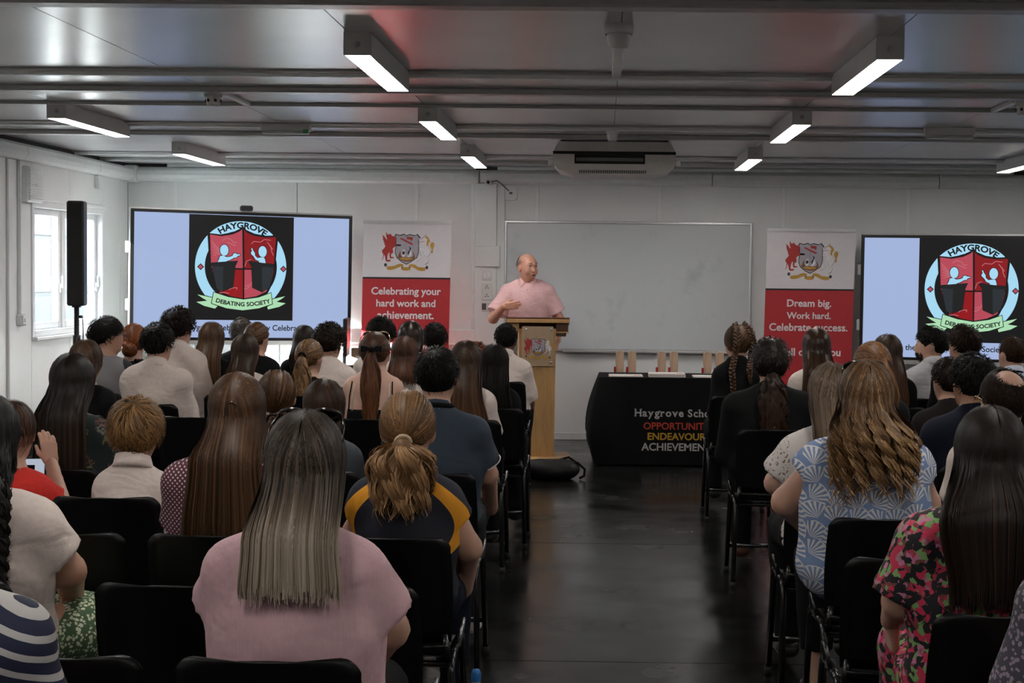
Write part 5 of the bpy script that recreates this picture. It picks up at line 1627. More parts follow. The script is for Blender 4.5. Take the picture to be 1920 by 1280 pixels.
    def build(s, rough=.48):
        return link_np('hair', np.concatenate(s.V), np.concatenate(s.F), hair_mat(s.cols, rough), s.p.root, None, np.concatenate(s.T))
# ------------------------------------------------------------------ moulded chairs
M_seat = mat('black polypropylene', (0.0035, 0.0035, 0.0038), rough=0.36, spec=.22, var=0.1, bump=.05, bscale=500)
M_tube = mat('black steel tube', (0.006, 0.006, 0.006), rough=0.22, spec=.45, var=0.1)
M_link = mat('worn bare steel', (0.30, 0.30, 0.31), rough=0.25, metal=.9, var=.2)
M_foot = mat('rubber ferrule', (.01, .01, .01), rough=.8)

def shell_sheet(rows, t):
    """rows of (list of points) -> closed thick sheet"""
    n = len(rows[0]); m = len(rows)
    mb = MB()
    P = [[Vector(p) for p in r] for r in rows]
    def nrm(i, j):
        du = P[min(i + 1, m - 1)][j] - P[max(i - 1, 0)][j]; dv = P[i][min(j + 1, n - 1)] - P[i][max(j - 1, 0)]
        return du.cross(dv).normalized()
    A = [P[i][j] + nrm(i, j) * t * .5 for i in range(m) for j in range(n)]
    B = [P[i][j] - nrm(i, j) * t * .5 for i in range(m) for j in range(n)]
    fs = []
    k = m * n
    for i in range(m - 1):
        for j in range(n - 1):
            a = i * n + j
            fs.append((a, a + 1, a + n + 1, a + n)); fs.append((k + a, k + a + n, k + a + n + 1, k + a + 1))
    rim = [j for j in range(n)] + [i * n + n - 1 for i in range(1, m)] + [(m - 1) * n + j for j in range(n - 2, -1, -1)] + [i * n for i in range(m - 2, 0, -1)]
    for q in range(len(rim)):
        a, b = rim[q], rim[(q + 1) % len(rim)]
        fs.append((a, k + a, k + b, b))
    mb.add(A + B, fs, True)
    return mb

def make_chair():
    e = empty('stacking_chair', (0, 0, 0), 0)
    # backrest: leans back, gently dished, rounded upper corners
    rows = []
    for t in (0, .1, .2, .3, .4, .5, .6, .7, .8, .87, .91, .94, .965, .983, .993, 1.0):
        z = .475 + .325 * t
        y0 = .045 - .075 * t - .012 * t * t
        half = .182 + .008 * math.sin(t * PI)
        if t > .87:
            q = (t - .87) / .13
            half = .188 - .042 * (1 - math.sqrt(max(0, 1 - q * q)))
        rows.append([(half * c, y0 + .035 * (abs(c) ** 2), z - (.0 if t < .99 else .002 * abs(c))) for c in [(-1 + 2 * j / 10) for j in range(11)]])
    shell_sheet(rows, .009).build('backrest', M_seat, e)
    rows = []
    for i in range(13):
        t = i / 12
        y = .02 + .40 * t
        z = .434 + .035 * (1 - min(1, t * 6)) ** 2 - .014 * math.sin(t * PI) - .03 * max(0, t - .8) / .2
        half = .172 + .012 * math.sin(t * PI)
        rows.append([(half * c, y, z + .006 * c * c) for c in [(-1 + 2 * j / 8) for j in range(9)]])
    shell_sheet(rows, .009).build('seat', M_seat, e)
    for sx in (-1, 1):
        MB().tube([(sx * .165, .05, .50), (sx * .175, .03, .455), (sx * .175, .06, .424)], .011, 8).build('back_bracket', M_tube, e)
        # one leg tube rises above the rail and curls over as the linking hook
        MB().tube([(sx * .198, -.005, .012), (sx * .187, .045, .39), (sx * .187, .06, .422), (sx * .187, .09, .436)], .0125, 8).build('leg', M_tube, e)
        MB().tube([(sx * .198, .44, .012), (sx * .187, .395, .39), (sx * .187, .375, .425), (sx * .187, .34, .436)], .0125, 8).build('leg', M_tube, e)
        MB().tube([(sx * .187, .09, .436), (sx * .187, .34, .436)], .0125, 8).build('side_rail', M_tube, e)
        MB().tube([(sx * .192, .30, .440), (sx * .199, .29, .475), (sx * .203, .27, .50), (sx * .204, .23, .503), (sx * .203, .19, .485), (sx * .194, .175, .440)], .0075, 7).build('linking_hook', M_link if sx > 0 else M_tube, e)
        for y in (-.005, .44):
            MB().tube([(sx * .198, y, 0), (sx * .198, y, .03)], .0155, 8).build('ferrule', M_foot, e)
    for y, z in ((.06, .412), (.36, .402), (.43, .14)):
        w_ = .187 if z > .3 else .194
        MB().tube([(-w_, y, z), (w_, y, z)], .0105, 8).build('cross_bar', M_tube, e)
    return e
CHAIR0 = make_chair()
_used = [False]
def chair(x, y, lab, rz=0.0):
    """y: floor line under the top of the backrest"""
    o = copy_tree(CHAIR0) if _used[0] else CHAIR0
    _used[0] = True
    o.location = (x, y, 0); o.rotation_euler = (0, 0, rz)
    tag(o, lab, 'chair', 'black stacking chairs of the audience')
    return o
# ------------------------------------------------------------------ cloth and hair colours
FAB = {}
def plain(name, c, folds=0.0, **k):
    m = fabric(name, c, **k)
    if folds:       # soft creases of worn cloth
        nt = m.node_tree; b = nt.nodes['Principled BSDF']
        t = nt.nodes.new('ShaderNodeTexCoord'); mp = nt.nodes.new('ShaderNodeMapping'); mp.inputs['Scale'].default_value = (1, 1, 1.7)
        nz = nt.nodes.new('ShaderNodeTexNoise'); nz.inputs['Scale'].default_value = 6.5; nz.inputs['Detail'].default_value = 2.0; nz.inputs['Distortion'].default_value = .7
        bp = nt.nodes.new('ShaderNodeBump'); bp.inputs['Strength'].default_value = folds * .6; bp.inputs['Distance'].default_value = .05
        nt.links.new(t.outputs['Object'], mp.inputs[0]); nt.links.new(mp.outputs[0], nz.inputs['Vector']); nt.links.new(nz.outputs['Fac'], bp.inputs['Height'])
        if b.inputs['Normal'].links: nt.links.new(b.inputs['Normal'].links[0].from_socket, bp.inputs['Normal'])
        nt.links.new(bp.outputs[0], b.inputs['Normal'])
    if max(c) < .03: m.node_tree.nodes['Principled BSDF'].inputs['Specular IOR Level'].default_value = .15
    return m
G_white = plain('white cotton', (0.62, 0.53, 0.485), folds=.55)
G_black = plain('black cloth', (0.0045, 0.0045, 0.005))
G_dark = plain('dark brown cloth', (0.010, 0.008, 0.007))
G_navy = plain('navy cloth', (0.006, 0.008, 0.017))
G_char = plain('charcoal denim', (0.022, 0.023, 0.026))
G_grey = plain('grey shirt', (0.36, 0.35, 0.37), folds=.5)
G_slate = plain('slate t-shirt', (0.050, 0.058, 0.070), folds=.3)
G_red = plain('red t-shirt', (0.62, 0.022, 0.014), folds=.4)
G_pinkshirt = plain('pale pink shirt', (0.66, 0.41, 0.42), folds=.45)
G_lblue = plain('pale blue shirt', (0.46, 0.50, 0.60), folds=.5)
G_polo = plain('petrol polo', (0.024, 0.038, 0.058), folds=.3)
G_shoe = mat('dark shoe', (.012, .011, .011), rough=.4)
G_brownshoe = mat('brown shoe', (.10, .035, .018), rough=.4)
G_stone = plain('stone trousers', (0.30, 0.27, 0.23))

def nodes_of(m): return m.node_tree.nodes, m.node_tree.links, m.node_tree.nodes['Principled BSDF']
def mth(nt, op, a, b=None, c=None):
    n = nt.nodes.new('ShaderNodeMath'); n.operation = op
    for i, v in enumerate((a, b, c)):
        if v is None: continue
        if isinstance(v, (int, float)): n.inputs[i].default_value = v
        else: nt.links.new(v, n.inputs[i])
    return n.outputs[0]
def mixc(nt, fac, a, b):
    n = nt.nodes.new('ShaderNodeMix'); n.data_type = 'RGBA'
    if isinstance(fac, (int, float)): n.inputs[0].default_value = fac
    else: nt.links.new(fac, n.inputs[0])
    for i, v in ((6, a), (7, b)):
        if isinstance(v, tuple): n.inputs[i].default_value = (*v[:3], 1)
        else: nt.links.new(v, n.inputs[i])
    return n.outputs[2]
def coords(nt, scale=(1, 1, 1), loc=(0, 0, 0), warp=0.0, wscale=8):
    t = nt.nodes.new('ShaderNodeTexCoord'); mp = nt.nodes.new('ShaderNodeMapping')
    mp.inputs['Scale'].default_value = scale; mp.inputs['Location'].default_value = loc
    nt.links.new(t.outputs['Object'], mp.inputs['Vector'])
    o = mp.outputs[0]
    if warp:
        nz = nt.nodes.new('ShaderNodeTexNoise'); nz.inputs['Scale'].default_value = wscale; nz.inputs['Detail'].default_value = 4
        nt.links.new(o, nz.inputs['Vector'])
        vm = nt.nodes.new('ShaderNodeVectorMath'); vm.operation = 'MULTIPLY_ADD'
        nt.links.new(nz.outputs['Color'], vm.inputs[0]); vm.inputs[1].default_value = (warp,) * 3
        nt.links.new(o, vm.inputs[2]); o = vm.outputs[0]
    return o
def vor(nt, vec, scale, feature='F1', rnd=1.0, dims='3D'):
    v = nt.nodes.new('ShaderNodeTexVoronoi'); v.feature = feature; v.voronoi_dimensions = dims
    v.inputs['Scale'].default_value = scale; v.inputs['Randomness'].default_value = rnd
    nt.links.new(vec, v.inputs['Vector'])
    return v
def sepx(nt, v):
    n = nt.nodes.new('ShaderNodeSeparateXYZ'); nt.links.new(v, n.inputs[0]); return n.outputs
def pattern_mat(name, fn, rough=.8):
    m = fabric(name, (.5, .5, .5)); nt = m.node_tree; b = nt.nodes['Principled BSDF']
    c = fn(nt)
    nt.links.new(c, b.inputs['Base Color']); b.inputs['Roughness'].default_value = rough
    return m

def f_floral(nt):       # pink, red, green and black flowers
    v = coords(nt, warp=.035, wscale=30)
    a = vor(nt, v, 66); hue = sepx(nt, a.outputs['Color'])
    cr = nt.nodes.new('ShaderNodeValToRGB'); cr.color_ramp.interpolation = 'CONSTANT'
    cols = [(0, (.008, .008, .010)), (.2, (.60, .03, .09)), (.42, (.20, .38, .13)), (.56, (.56, .18, .32)), (.68, (.66, .08, .15)), (.80, (.46, .36, .40)), (.88, (.05, .12, .05))]
    e = cr.color_ramp.elements
    e[0].position, e[0].color = 0, (*cols[0][1], 1); e[1].position, e[1].color = cols[1][0], (*cols[1][1], 1)
    for p, c in cols[2:]: q = e.new(p); q.color = (*c, 1)
    nt.links.new(hue[0], cr.inputs[0])
    b2 = vor(nt, coords(nt, loc=(.37, .11, .2), warp=.03, wscale=34), 58); h2 = sepx(nt, b2.outputs['Color'])
    k = mth(nt, 'GREATER_THAN', h2[1], .76)
    petal = mixc(nt, mth(nt, 'MULTIPLY', b2.outputs['Distance'], 1.1), cr.outputs[0], (.30, .02, .05))
    petal = mixc(nt, mth(nt, 'GREATER_THAN', hue[0], .66), cr.outputs[0], petal)
    return mixc(nt, k, petal, (.010, .010, .012))
G_floral = pattern_mat('bright floral print', f_floral)

def f_shell(nt):        # scallop shells in white line on blue
    v = coords(nt); xyz = sepx(nt, v)
    cb = nt.nodes.new('ShaderNodeCombineXYZ'); nt.links.new(xyz[0], cb.inputs[0]); nt.links.new(xyz[2], cb.inputs[1])
    s = 15.5
    a = vor(nt, cb.outputs[0], s, rnd=.42, dims='2D')
    pos = sepx(nt, a.outputs['Position']); rc = sepx(nt, a.outputs['Color'])
    dx = mth(nt, 'SUBTRACT', xyz[0], pos[0]); dy = mth(nt, 'SUBTRACT', xyz[2], pos[1])
    th = mth(nt, 'MULTIPLY_ADD', rc[0], 2.6, -1.3)
    cs = mth(nt, 'COSINE', th); sn = mth(nt, 'SINE', th)
    u = mth(nt, 'SUBTRACT', mth(nt, 'MULTIPLY', dx, cs), mth(nt, 'MULTIPLY', dy, sn))
    w_ = mth(nt, 'ADD', mth(nt, 'ADD', mth(nt, 'MULTIPLY', dx, sn), mth(nt, 'MULTIPLY', dy, cs)), .030)
    r = mth(nt, 'SQRT', mth(nt, 'ADD', mth(nt, 'MULTIPLY', u, u), mth(nt, 'MULTIPLY', w_, w_)))
    ang = mth(nt, 'ARCTAN2', u, w_)
    nz = nt.nodes.new('ShaderNodeTexNoise'); nz.inputs['Scale'].default_value = 45; nt.links.new(v, nz.inputs['Vector'])
    rib = mth(nt, 'GREATER_THAN', mth(nt, 'SINE', mth(nt, 'ADD', mth(nt, 'MULTIPLY', ang, 20), mth(nt, 'MULTIPLY', nz.outputs['Fac'], 2.5))), .05)
    inside = mth(nt, 'MULTIPLY', mth(nt, 'LESS_THAN', r, .056), mth(nt, 'LESS_THAN', mth(nt, 'ABSOLUTE', ang), .95))
    rimo = mth(nt, 'MULTIPLY', mth(nt, 'LESS_THAN', r, .0595), mth(nt, 'LESS_THAN', mth(nt, 'ABSOLUTE', ang), 1.03))
    rim = mth(nt, 'SUBTRACT', rimo, inside)
    k = mth(nt, 'MINIMUM', mth(nt, 'ADD', mth(nt, 'MULTIPLY', rib, inside), rim), 1.0)
    n2 = nt.nodes.new('ShaderNodeTexNoise'); n2.inputs['Scale'].default_value = 9; nt.links.new(v, n2.inputs['Vector'])
    base = mixc(nt, n2.outputs['Fac'], (.12, .19, .36), (.20, .29, .48))
    return mixc(nt, k, base, (.62, .60, .58))
G_shell = pattern_mat('blue scallop shell print', f_shell)

def f_stripe(nt):
    v = coords(nt, warp=.012, wscale=6); xyz = sepx(nt, v)
    t = mth(nt, 'FRACT', mth(nt, 'MULTIPLY', mth(nt, 'ADD', xyz[2], mth(nt, 'MULTIPLY', mth(nt, 'ABSOLUTE', xyz[0]), .45)), 30))
    return mixc(nt, mth(nt, 'LESS_THAN', t, .36), (.014, .018, .05), (.50, .48, .47))
G_stripe = pattern_mat('navy and white stripes', f_stripe)

def f_dots(nt):
    v = coords(nt); xyz = sepx(nt, v)
    cb = nt.nodes.new('ShaderNodeCombineXYZ'); nt.links.new(mth(nt, 'ADD', xyz[0], xyz[2]), cb.inputs[0]); nt.links.new(mth(nt, 'SUBTRACT', xyz[2], xyz[0]), cb.inputs[1])
    a = vor(nt, cb.outputs[0], 62, rnd=0, dims='2D')
    return mixc(nt, mth(nt, 'LESS_THAN', a.outputs['Distance'], .26), (.085, .012, .028), (.50, .44, .44))
G_dots = pattern_mat('maroon dotted cloth', f_dots)

def f_skirt(nt):
    v = coords(nt, warp=.01, wscale=40); a = vor(nt, v, 95)
    h = sepx(nt, a.outputs['Color'])
    k = mth(nt, 'LESS_THAN', a.outputs['Distance'], mth(nt, 'MULTIPLY_ADD', h[0], .25, .30))
    return mixc(nt, k, (.055, .105, .045), (.52, .56, .40))
G_skirt = pattern_mat('green and cream ditsy print', f_skirt)

def f_darkfloral(nt):
    v = coords(nt, warp=.03, wscale=26); a = vor(nt, v, 16)
    h = sepx(nt, a.outputs['Color'])
    cr = nt.nodes.new('ShaderNodeValToRGB'); cr.color_ramp.interpolation = 'CONSTANT'
    e = cr.color_ramp.elements
    e[0].position, e[0].color = 0, (.11, .12, .035, 1); e[1].position, e[1].color = .4, (.16, .05, .04, 1)
    q = e.new(.7); q.color = (.14, .13, .12, 1)
    nt.links.new(h[1], cr.inputs[0])
    nz = nt.nodes.new('ShaderNodeTexNoise'); nz.inputs['Scale'].default_value = 95; nt.links.new(v, nz.inputs['Vector'])
    k = mth(nt, 'MULTIPLY', mth(nt, 'LESS_THAN', a.outputs['Distance'], .42), mth(nt, 'GREATER_THAN', nz.outputs['Fac'], .5))
    k = mth(nt, 'MULTIPLY', k, mth(nt, 'GREATER_THAN', h[0], .25))
    return mixc(nt, k, (.005, .014, .012), cr.outputs[0])
G_darkfloral = pattern_mat('dark green floral print', f_darkfloral)

def f_lilac(nt):
    a = vor(nt, coords(nt, warp=.02, wscale=30), 75)
    return mixc(nt, mth(nt, 'LESS_THAN', a.outputs['Distance'], .38), (.075, .070, .095), (.34, .27, .33))
G_lilac = pattern_mat('speckled lilac cloth', f_lilac)

def f_lace(nt):
    v = coords(nt, warp=.012, wscale=30); xyz = sepx(nt, v)
    a = vor(nt, v, 55, 'DISTANCE_TO_EDGE'); b = vor(nt, v, 24)
    ring = mth(nt, 'GREATER_THAN', mth(nt, 'SINE', mth(nt, 'MULTIPLY', b.outputs['Distance'], 22)), -.35)
    k = mth(nt, 'MAXIMUM', mth(nt, 'LESS_THAN', a.outputs['Distance'], .16), ring)
    side = mth(nt, 'GREATER_THAN', mth(nt, 'ABSOLUTE', xyz[0]), .155)
    col = mixc(nt, k, (.24, .14, .10), (.62, .58, .55))
    return mixc(nt, side, (.60, .56, .53), col)
G_lace = pattern_mat('white blouse with lace sleeves', f_lace)

def f_sport(zt):
    def fn(nt):
        v = coords(nt); xyz = sepx(nt, v)
        u = mth(nt, 'SUBTRACT', zt, xyz[2])
        c = mth(nt, 'ADD', mth(nt, 'MULTIPLY_ADD', u, 1.75, .055), mth(nt, 'MULTIPLY', mth(nt, 'MULTIPLY', u, u), -6.4))
        d = mth(nt, 'ABSOLUTE', mth(nt, 'SUBTRACT', mth(nt, 'ABSOLUTE', xyz[0]), c))
        wd = mth(nt, 'MULTIPLY_ADD', u, -.055, .030)
        return mixc(nt, mth(nt, 'LESS_THAN', d, wd), (.006, .008, .018), (.66, .27, .008))
    return fn

def f_raglan(nt):
    v = coords(nt); xyz = sepx(nt, v)
    k = mth(nt, 'GREATER_THAN', mth(nt, 'ADD', mth(nt, 'ABSOLUTE', xyz[0]), mth(nt, 'MULTIPLY', mth(nt, 'SUBTRACT', xyz[2], 1.03), .45)), .115)
    return mixc(nt, k, (.20, .19, .20), (.010, .010, .014))
G_raglan = pattern_mat('grey raglan with black sleeves', f_raglan)

def crinkle():
    m = fabric('dusty pink crinkle', (0.62, 0.39, 0.425), rough=.85)
    nt = m.node_tree; b = nt.nodes['Principled BSDF']
    v = coords(nt, scale=(130, 130, 9))
    nz = nt.nodes.new('ShaderNodeTexNoise'); nz.inputs['Scale'].default_value = 1; nz.inputs['Detail'].default_value = 4
    nt.links.new(v, nz.inputs['Vector'])
    bp = nt.nodes.new('ShaderNodeBump'); bp.inputs['Strength'].default_value = .35; bp.inputs['Distance'].default_value = .006
    nt.links.new(nz.outputs['Fac'], bp.inputs['Height'])
    n2 = nt.nodes.new('ShaderNodeTexNoise'); n2.inputs['Scale'].default_value = 7; n2.inputs['Detail'].default_value = 2; n2.inputs['Distortion'].default_value = .6
    nt.links.new(coords(nt, scale=(1, 1, 1.5)), n2.inputs['Vector'])
    b2 = nt.nodes.new('ShaderNodeBump'); b2.inputs['Strength'].default_value = .3; b2.inputs['Distance'].default_value = .05
    nt.links.new(n2.outputs['Fac'], b2.inputs['Height']); nt.links.new(bp.outputs[0], b2.inputs['Normal']); nt.links.new(b2.outputs[0], b.inputs['Normal'])
    return m
G_pink = crinkle()

H_black = ((.004, .0035, .003), (.008, .007, .006), (.02, .016, .013))
H_dbrown = ((.004, .0028, .002), (.016, .0085, .0048), (.055, .026, .013))
H_brown = ((.008, .0042, .0022), (.042, .0185, .0078), (.125, .055, .022))
H_mbrown = ((.014, .007, .0035), (.070, .032, .0135), (.19, .092, .038))
H_auburn = ((.012, .005, .003), (.065, .022, .009), (.17, .062, .022))
H_ginger = ((.03, .009, .003), (.16, .042, .010), (.34, .11, .03))
H_blonde = ((.05, .024, .008), (.24, .122, .042), (.48, .28, .115))
H_dblonde = ((.035, .019, .009), (.19, .098, .040), (.42, .24, .11))
H_ash = ((.020, .014, .010), (.17, .125, .09), (.46, .38, .30))
H_grey = ((.05, .042, .036), (.15, .125, .11), (.30, .27, .24))
H_wavy = ((.014, .007, .003), (.12, .060, .024), (.42, .25, .11))
S_fair = (.50, .29, .21); S_mid = (.42, .23, .15); S_dark = (.11, .055, .035); S_pale = (.58, .36, .28)

def PX(px, py, Y): return (px - 1130 + .0105 * (py - 510)) / F_PX * Y
def PZ(px, py, Y): return CAM_H - (py - 510 - .0105 * (px - 1130)) / F_PX * Y
def LY(k): return 3.16 + .735 * k          # chair lines, left block
def RY(k): return 3.67 + .72 * k           # chair lines, right block
GRP = 'seated audience'
def seat(px, py, cy, lab, cname, dx=0.0, chair_dx=0.0, dy=None, rz=0.0, **k):
    """a seated person whose hair top stands at photo point px,py in the row whose chair line is cy, with the chair"""
    if dy is None:
        dy = max(.225, .115 + 1.1 * k.get('dep', .112) * k.get('bulk', 1.0) ** .7)
    k.setdefault('kback', dy - .225)
    y = cy + dy
    x = PX(px, py, y) + dx
    far = F_PX / y
    k.setdefault('h', .0115 if far > 560 else (.014 if far > 400 else .018))
    k.setdefault('group', GRP)
    p = Person(x=x, y=y, top=PZ(px, py, y), label=lab, **k)
    if cname: chair(x + chair_dx, cy, cname, rz)
    return p
def hn(p): # strands and width for the distance
    far = F_PX / p.y
    return (2500, .0032) if far > 640 else (1500, .0044) if far > 480 else (760, .0066) if far > 340 else (430, .009)
def H(p, cols, nk=1.0, wk=1.0, vol=1.0, **k):
    n, w_ = hn(p)
    return Hair(p, cols, int(n * nk), w_ * wk, vol, **k)
# ------------------------------------------------------------------ worn and carried small things
def headset(p, V):
    """points given in the head frame (metres for an adult head) -> world"""
    c = np.array((p.x, p.y, 0)); Rz = np.array(Matrix.Rotation(p.yaw, 3, 'Z'))
    q = (np.array(V) * p.hs) @ p.HR.T + p.hc
    return (q @ Rz.T) + c
M_frame = mat('dark tortoise frame', (.02, .012, .009), rough=.15, coat=.5)
M_lens = mat('dark lens', (.012, .008, .006), rough=.08, coat=.8)
M_gold = mat('thin gold frame', (.5, .36, .2), rough=.25, metal=.8)
def sunglasses(p, lab, m=None, z=.085, y=.045, wide=.078, tilt=.9):
    m = m or M_frame
    e = empty('sunglasses', (0, 0, 0), 0, lab, 'sunglasses')
    ca, sa = math.cos(tilt), math.sin(tilt)
    for sd in (-1, 1):
        o = [(sd * (.036 + .031 * math.cos(a)), y + .024 * math.sin(a) * -sa * 1.0 + .012 * abs(math.cos(a)) * 0, z + .024 * math.sin(a) * ca + .020) for a in np.linspace(0, 2 * PI, 18)[:-1]]
        o = headset(p, o)
        MB().tube([tuple(q) for q in o], .0042 * p.hs, 6, closed=True).build('rim', m, e)
        c_ = o.mean(0)
        mb = MB(); mb.add([tuple(c_)] + [tuple(q) for q in o], [(0, i + 1, (i + 1) % len(o) + 1) for i in range(len(o))], True)
        mb.build('lens', M_lens, e)
        t = headset(p, [(sd * .067, y, z + .020), (sd * .078, y - .03, z + .002), (sd * .080, y - .07, z - .03)])
        MB().tube([tuple(q) for q in t], .0035 * p.hs, 6).build('temple', m, e)
    b = headset(p, [(-.008, y, z + .022), (0, y, z + .028), (.008, y, z + .022)])
    MB().tube([tuple(q) for q in b], .0035, 6).build('bridge', m, e)
def glasses(p, lab, m):
    e = empty('glasses', (0, 0, 0), 0, lab, 'glasses')
    for sd in (-1, 1):
        o = headset(p, [(sd * (.032 + .026 * math.cos(a)), .108, .006 + .019 * math.sin(a)) for a in np.linspace(0, 2 * PI, 17)[:-1]])
        MB().tube([tuple(q) for q in o], .002, 5, closed=True).build('rim', m, e)
        t = headset(p, [(sd * .058, .105, .012), (sd * .079, .08, .012), (sd * .086, .0, .010), (sd * .085, -.025, -.012)])
        MB().tube([tuple(q) for q in t], .0024, 5).build('temple', m, e)
    t = headset(p, [(-.007, .108, .008), (0, .112, .013), (.007, .108, .008)])
    MB().tube([tuple(q) for q in t], .002, 5).build('bridge', m, e)
def ring(p, name, z, r, th, m, dy=0.0, tiltback=.012, ry=None):
    pts = [(p.headx * .0 + r * math.cos(a), p.ys - .006 + dy + (ry or r) * math.sin(a), z - tiltback * math.sin(a)) for a in np.linspace(0, 2 * PI, 25)[:-1]]
    return MB().tube(pts, th, 6, closed=True).build(name, m, p.root)
def fold(p, m):
    """turned-down shirt collar round the neck"""
    mb = MB(); n = 28; vs = []
    k = p.hs
    for (r, z) in ((.057, .104), (.0625, .110), (.071, .072), (.0745, .058), (.070, .056), (.063, .085)):
        for i in range(n):
            a = PI * .62 + (2 * PI - .24 * PI) * i / (n - 1)
            y = math.sin(a)
            vs.append((r * k * math.cos(a), p.ys - .008 + r * k * y, p.shz + (z - .026 * y) * p.sc ** .5))
    fs = []
    for a in range(5):
        for i in range(n - 1): fs.append((a * n + i, a * n + i + 1, (a + 1) * n + i + 1, (a + 1) * n + i))
    mb.add(vs, fs, True)
    return mb.build('collar', m, p.root)
def band(p, h, m, r=.018, th=.006, name='hair_tie'):
    c = p.hc + p.HR @ (np.array(h) * p.hs)
    d = p.HR @ np.array((0, -1., -.25)); d /= np.linalg.norm(d)
    a = np.cross(d, (1, 0, 0)); a /= np.linalg.norm(a); b = np.cross(d, a)
    pts = [tuple(c + (a * math.cos(t) + b * math.sin(t)) * r) for t in np.linspace(0, 2 * PI, 15)[:-1]]
    return MB().tube(pts, th, 6, closed=True).build(name, m, p.root)
def bow(p, h, m, w_=.05, name='hair_bow'):
    c = p.hc + p.HR @ (np.array(h) * p.hs); X = p.HR @ np.array((1., 0, 0)); Z = p.HR @ np.array((0, 0, 1.)); Y = p.HR @ np.array((0, -1., 0))
    mb = MB()
    for sd in (-1, 1):
        pts = [c + Y * .004, c + X * sd * w_ * .5 + Z * w_ * .28 + Y * .018, c + X * sd * w_ + Z * w_ * .3 + Y * .006, c + X * sd * w_ + Z * -w_ * .3 + Y * .006, c + X * sd * w_ * .5 - Z * w_ * .25 + Y * .018]
        pts2 = [q - Y * .01 for q in pts]
        vs = [tuple(q) for q in pts + pts2]
        mb.add(vs, [(0, 1, 4), (1, 2, 3, 4), (5, 9, 6), (6, 9, 8, 7), (0, 5, 6, 1), (1, 6, 7, 2), (2, 7, 8, 3), (3, 8, 9, 4), (4, 9, 5, 0)])
        tl = [c, c + X * sd * w_ * .25 - Z * w_ * .9, c + X * sd * w_ * .65 - Z * w_ * .8]
        mb.add([tuple(q + Y * .006) for q in tl] + [tuple(q) for q in tl], [(0, 1, 2), (5, 4, 3), (0, 3, 4, 1), (1, 4, 5, 2), (2, 5, 3, 0)])
    mb.lathe([(0, -.01), (.012, -.006), (.012, .006), (0, .01)], tuple(c + Y * .008), 10, 'Y')
    return mb.build(name, m, p.root)
def sandals(p, m):
    for q in p.P_foot:
        a, b = np.array(q[1]), np.array(q[2])
        g = Field(np.minimum(a, b) - .07, np.maximum(a, b) + .08, .008)
        g.add(cap((a[0], a[1] - .01, .022), (b[0], b[1] + .01, .018), .036, .036, (1.1, 1, .35)))
        g.cut((0, 0, -1), (0, 0, .006))
        V, F = g.mesh()
        o = link_np('sandal', V, F, m, p.root)
        c = (a + b) / 2
        for t in (.25, .8):
            c = a + (b - a) * t
            pts = [(c[0] + .046 * math.cos(k), c[1], .02 + (c[2] - .0 + .012) * 1.0 * math.sin(k)) for k in np.linspace(0, PI, 9)]
            MB().tube(pts, .007, 6).build('strap', m, o)

def blouse_person(p): return p
M_tan = mat('skin coloured elastic', (.45, .33, .22), rough=.7)
M_bowpink = mat('pink ribbon', (.55, .25, .24), rough=.6)
M_clip = mat('brown claw clip', (.05, .025, .012), rough=.25)

# ------------------------------------------------------------------ left block, from the camera forwards
p = seat(-174, 815, LY(-1), 'person in navy and white striped top, only a shoulder showing at the lower left corner', None, sw=.25, bulk=1.15, skin=S_fair, h=.010)
p.body().garment(G_stripe, frac=.75, flare=.02).trousers(G_char, shoes=G_shoe)
H(p, H_brown, .4, 1.6).long(.98, .09, .09).build()

p = seat(555, 768, LY(0), 'woman in dusty pink blouse with long ash hair, largest figure at the front',
         'black chair behind the woman in the dusty pink blouse', sw=.203, bulk=1.22, waist=.172, skin=S_fair, arm=1.08, chair_dx=-.01, headx=.016,
         elbow={1: (.192, .05, .79), -1: (-.18, .06, .82)})
p.body().garment(G_pink, frac=.72, flare=.018, ripple=.004, rfreq=26, hem=.60).trousers(G_black, shoes=G_shoe)
sh = Field((-.3, -.25, .42), (.3, .3, .66), .01)
for q in p.P_torso: sh.add(q, .020)
sh.cut((0, 0, 1), (0, 0, .615)); sh.cut((0, 0, -1), (0, 0, .46)); sh.ripple(.004, 30, 9)
V, F = sh.mesh(); link_np('peplum', V, F, G_pink, p.root)
H(p, H_ash, 1.35).long(.92, .095, .102, tip=.80, jag=.012, root=-.28, part=.05).build()
sunglasses(p, 'dark brown sunglasses pushed up on the ash-haired woman in pink')

p = seat(-40, 737, LY(1), 'woman in white t-shirt and green patterned skirt with long dark curls',
         'black chair behind the woman in white t-shirt at the left edge', yaw=-.10, sw=.225, bulk=1.2, skin=S_mid, arm=1.15, chair_dx=-.02, knee={-1: (.06, .40, .545), 1: (.27, .36, .55)}, elbow={1: (.205, .05, .77)})
p.body().garment(G_white, frac=.66, flare=.012, ripple=.005).trousers(G_skirt, skirt=True, infl=.014, shoes=G_shoe)
H(p, H_black, 1.1).long(.80, .135, .13, curl=.016, cfreq=70, tip=.3, jag=.04).build()

p = seat(428, 698, LY(2), 'woman in maroon dotted dress with long half-tied brown hair',
         'black chair behind the woman in the maroon dotted dress', sw=.215, bulk=1.1, skin=S_pale, headx=.02)
p.body().garment(G_dots, frac=.5, ripple=.004).trousers(G_dots, skirt=True, shoes=G_shoe)
h = H(p, H_mbrown, 1.2).long(.79, .105, .125, tip=.12, jag=.03, root=-.02)
h.gather((.005, -.098, .03), n=500, region=(62, 80, 60), tone=.55)
h.tail(.30, .014, .02, .025, n=160, tone=.4, out=.012, jag=.05).build()
band(p, (.005, -.112, .025), M_clip, .015, .006, 'hair_clip')

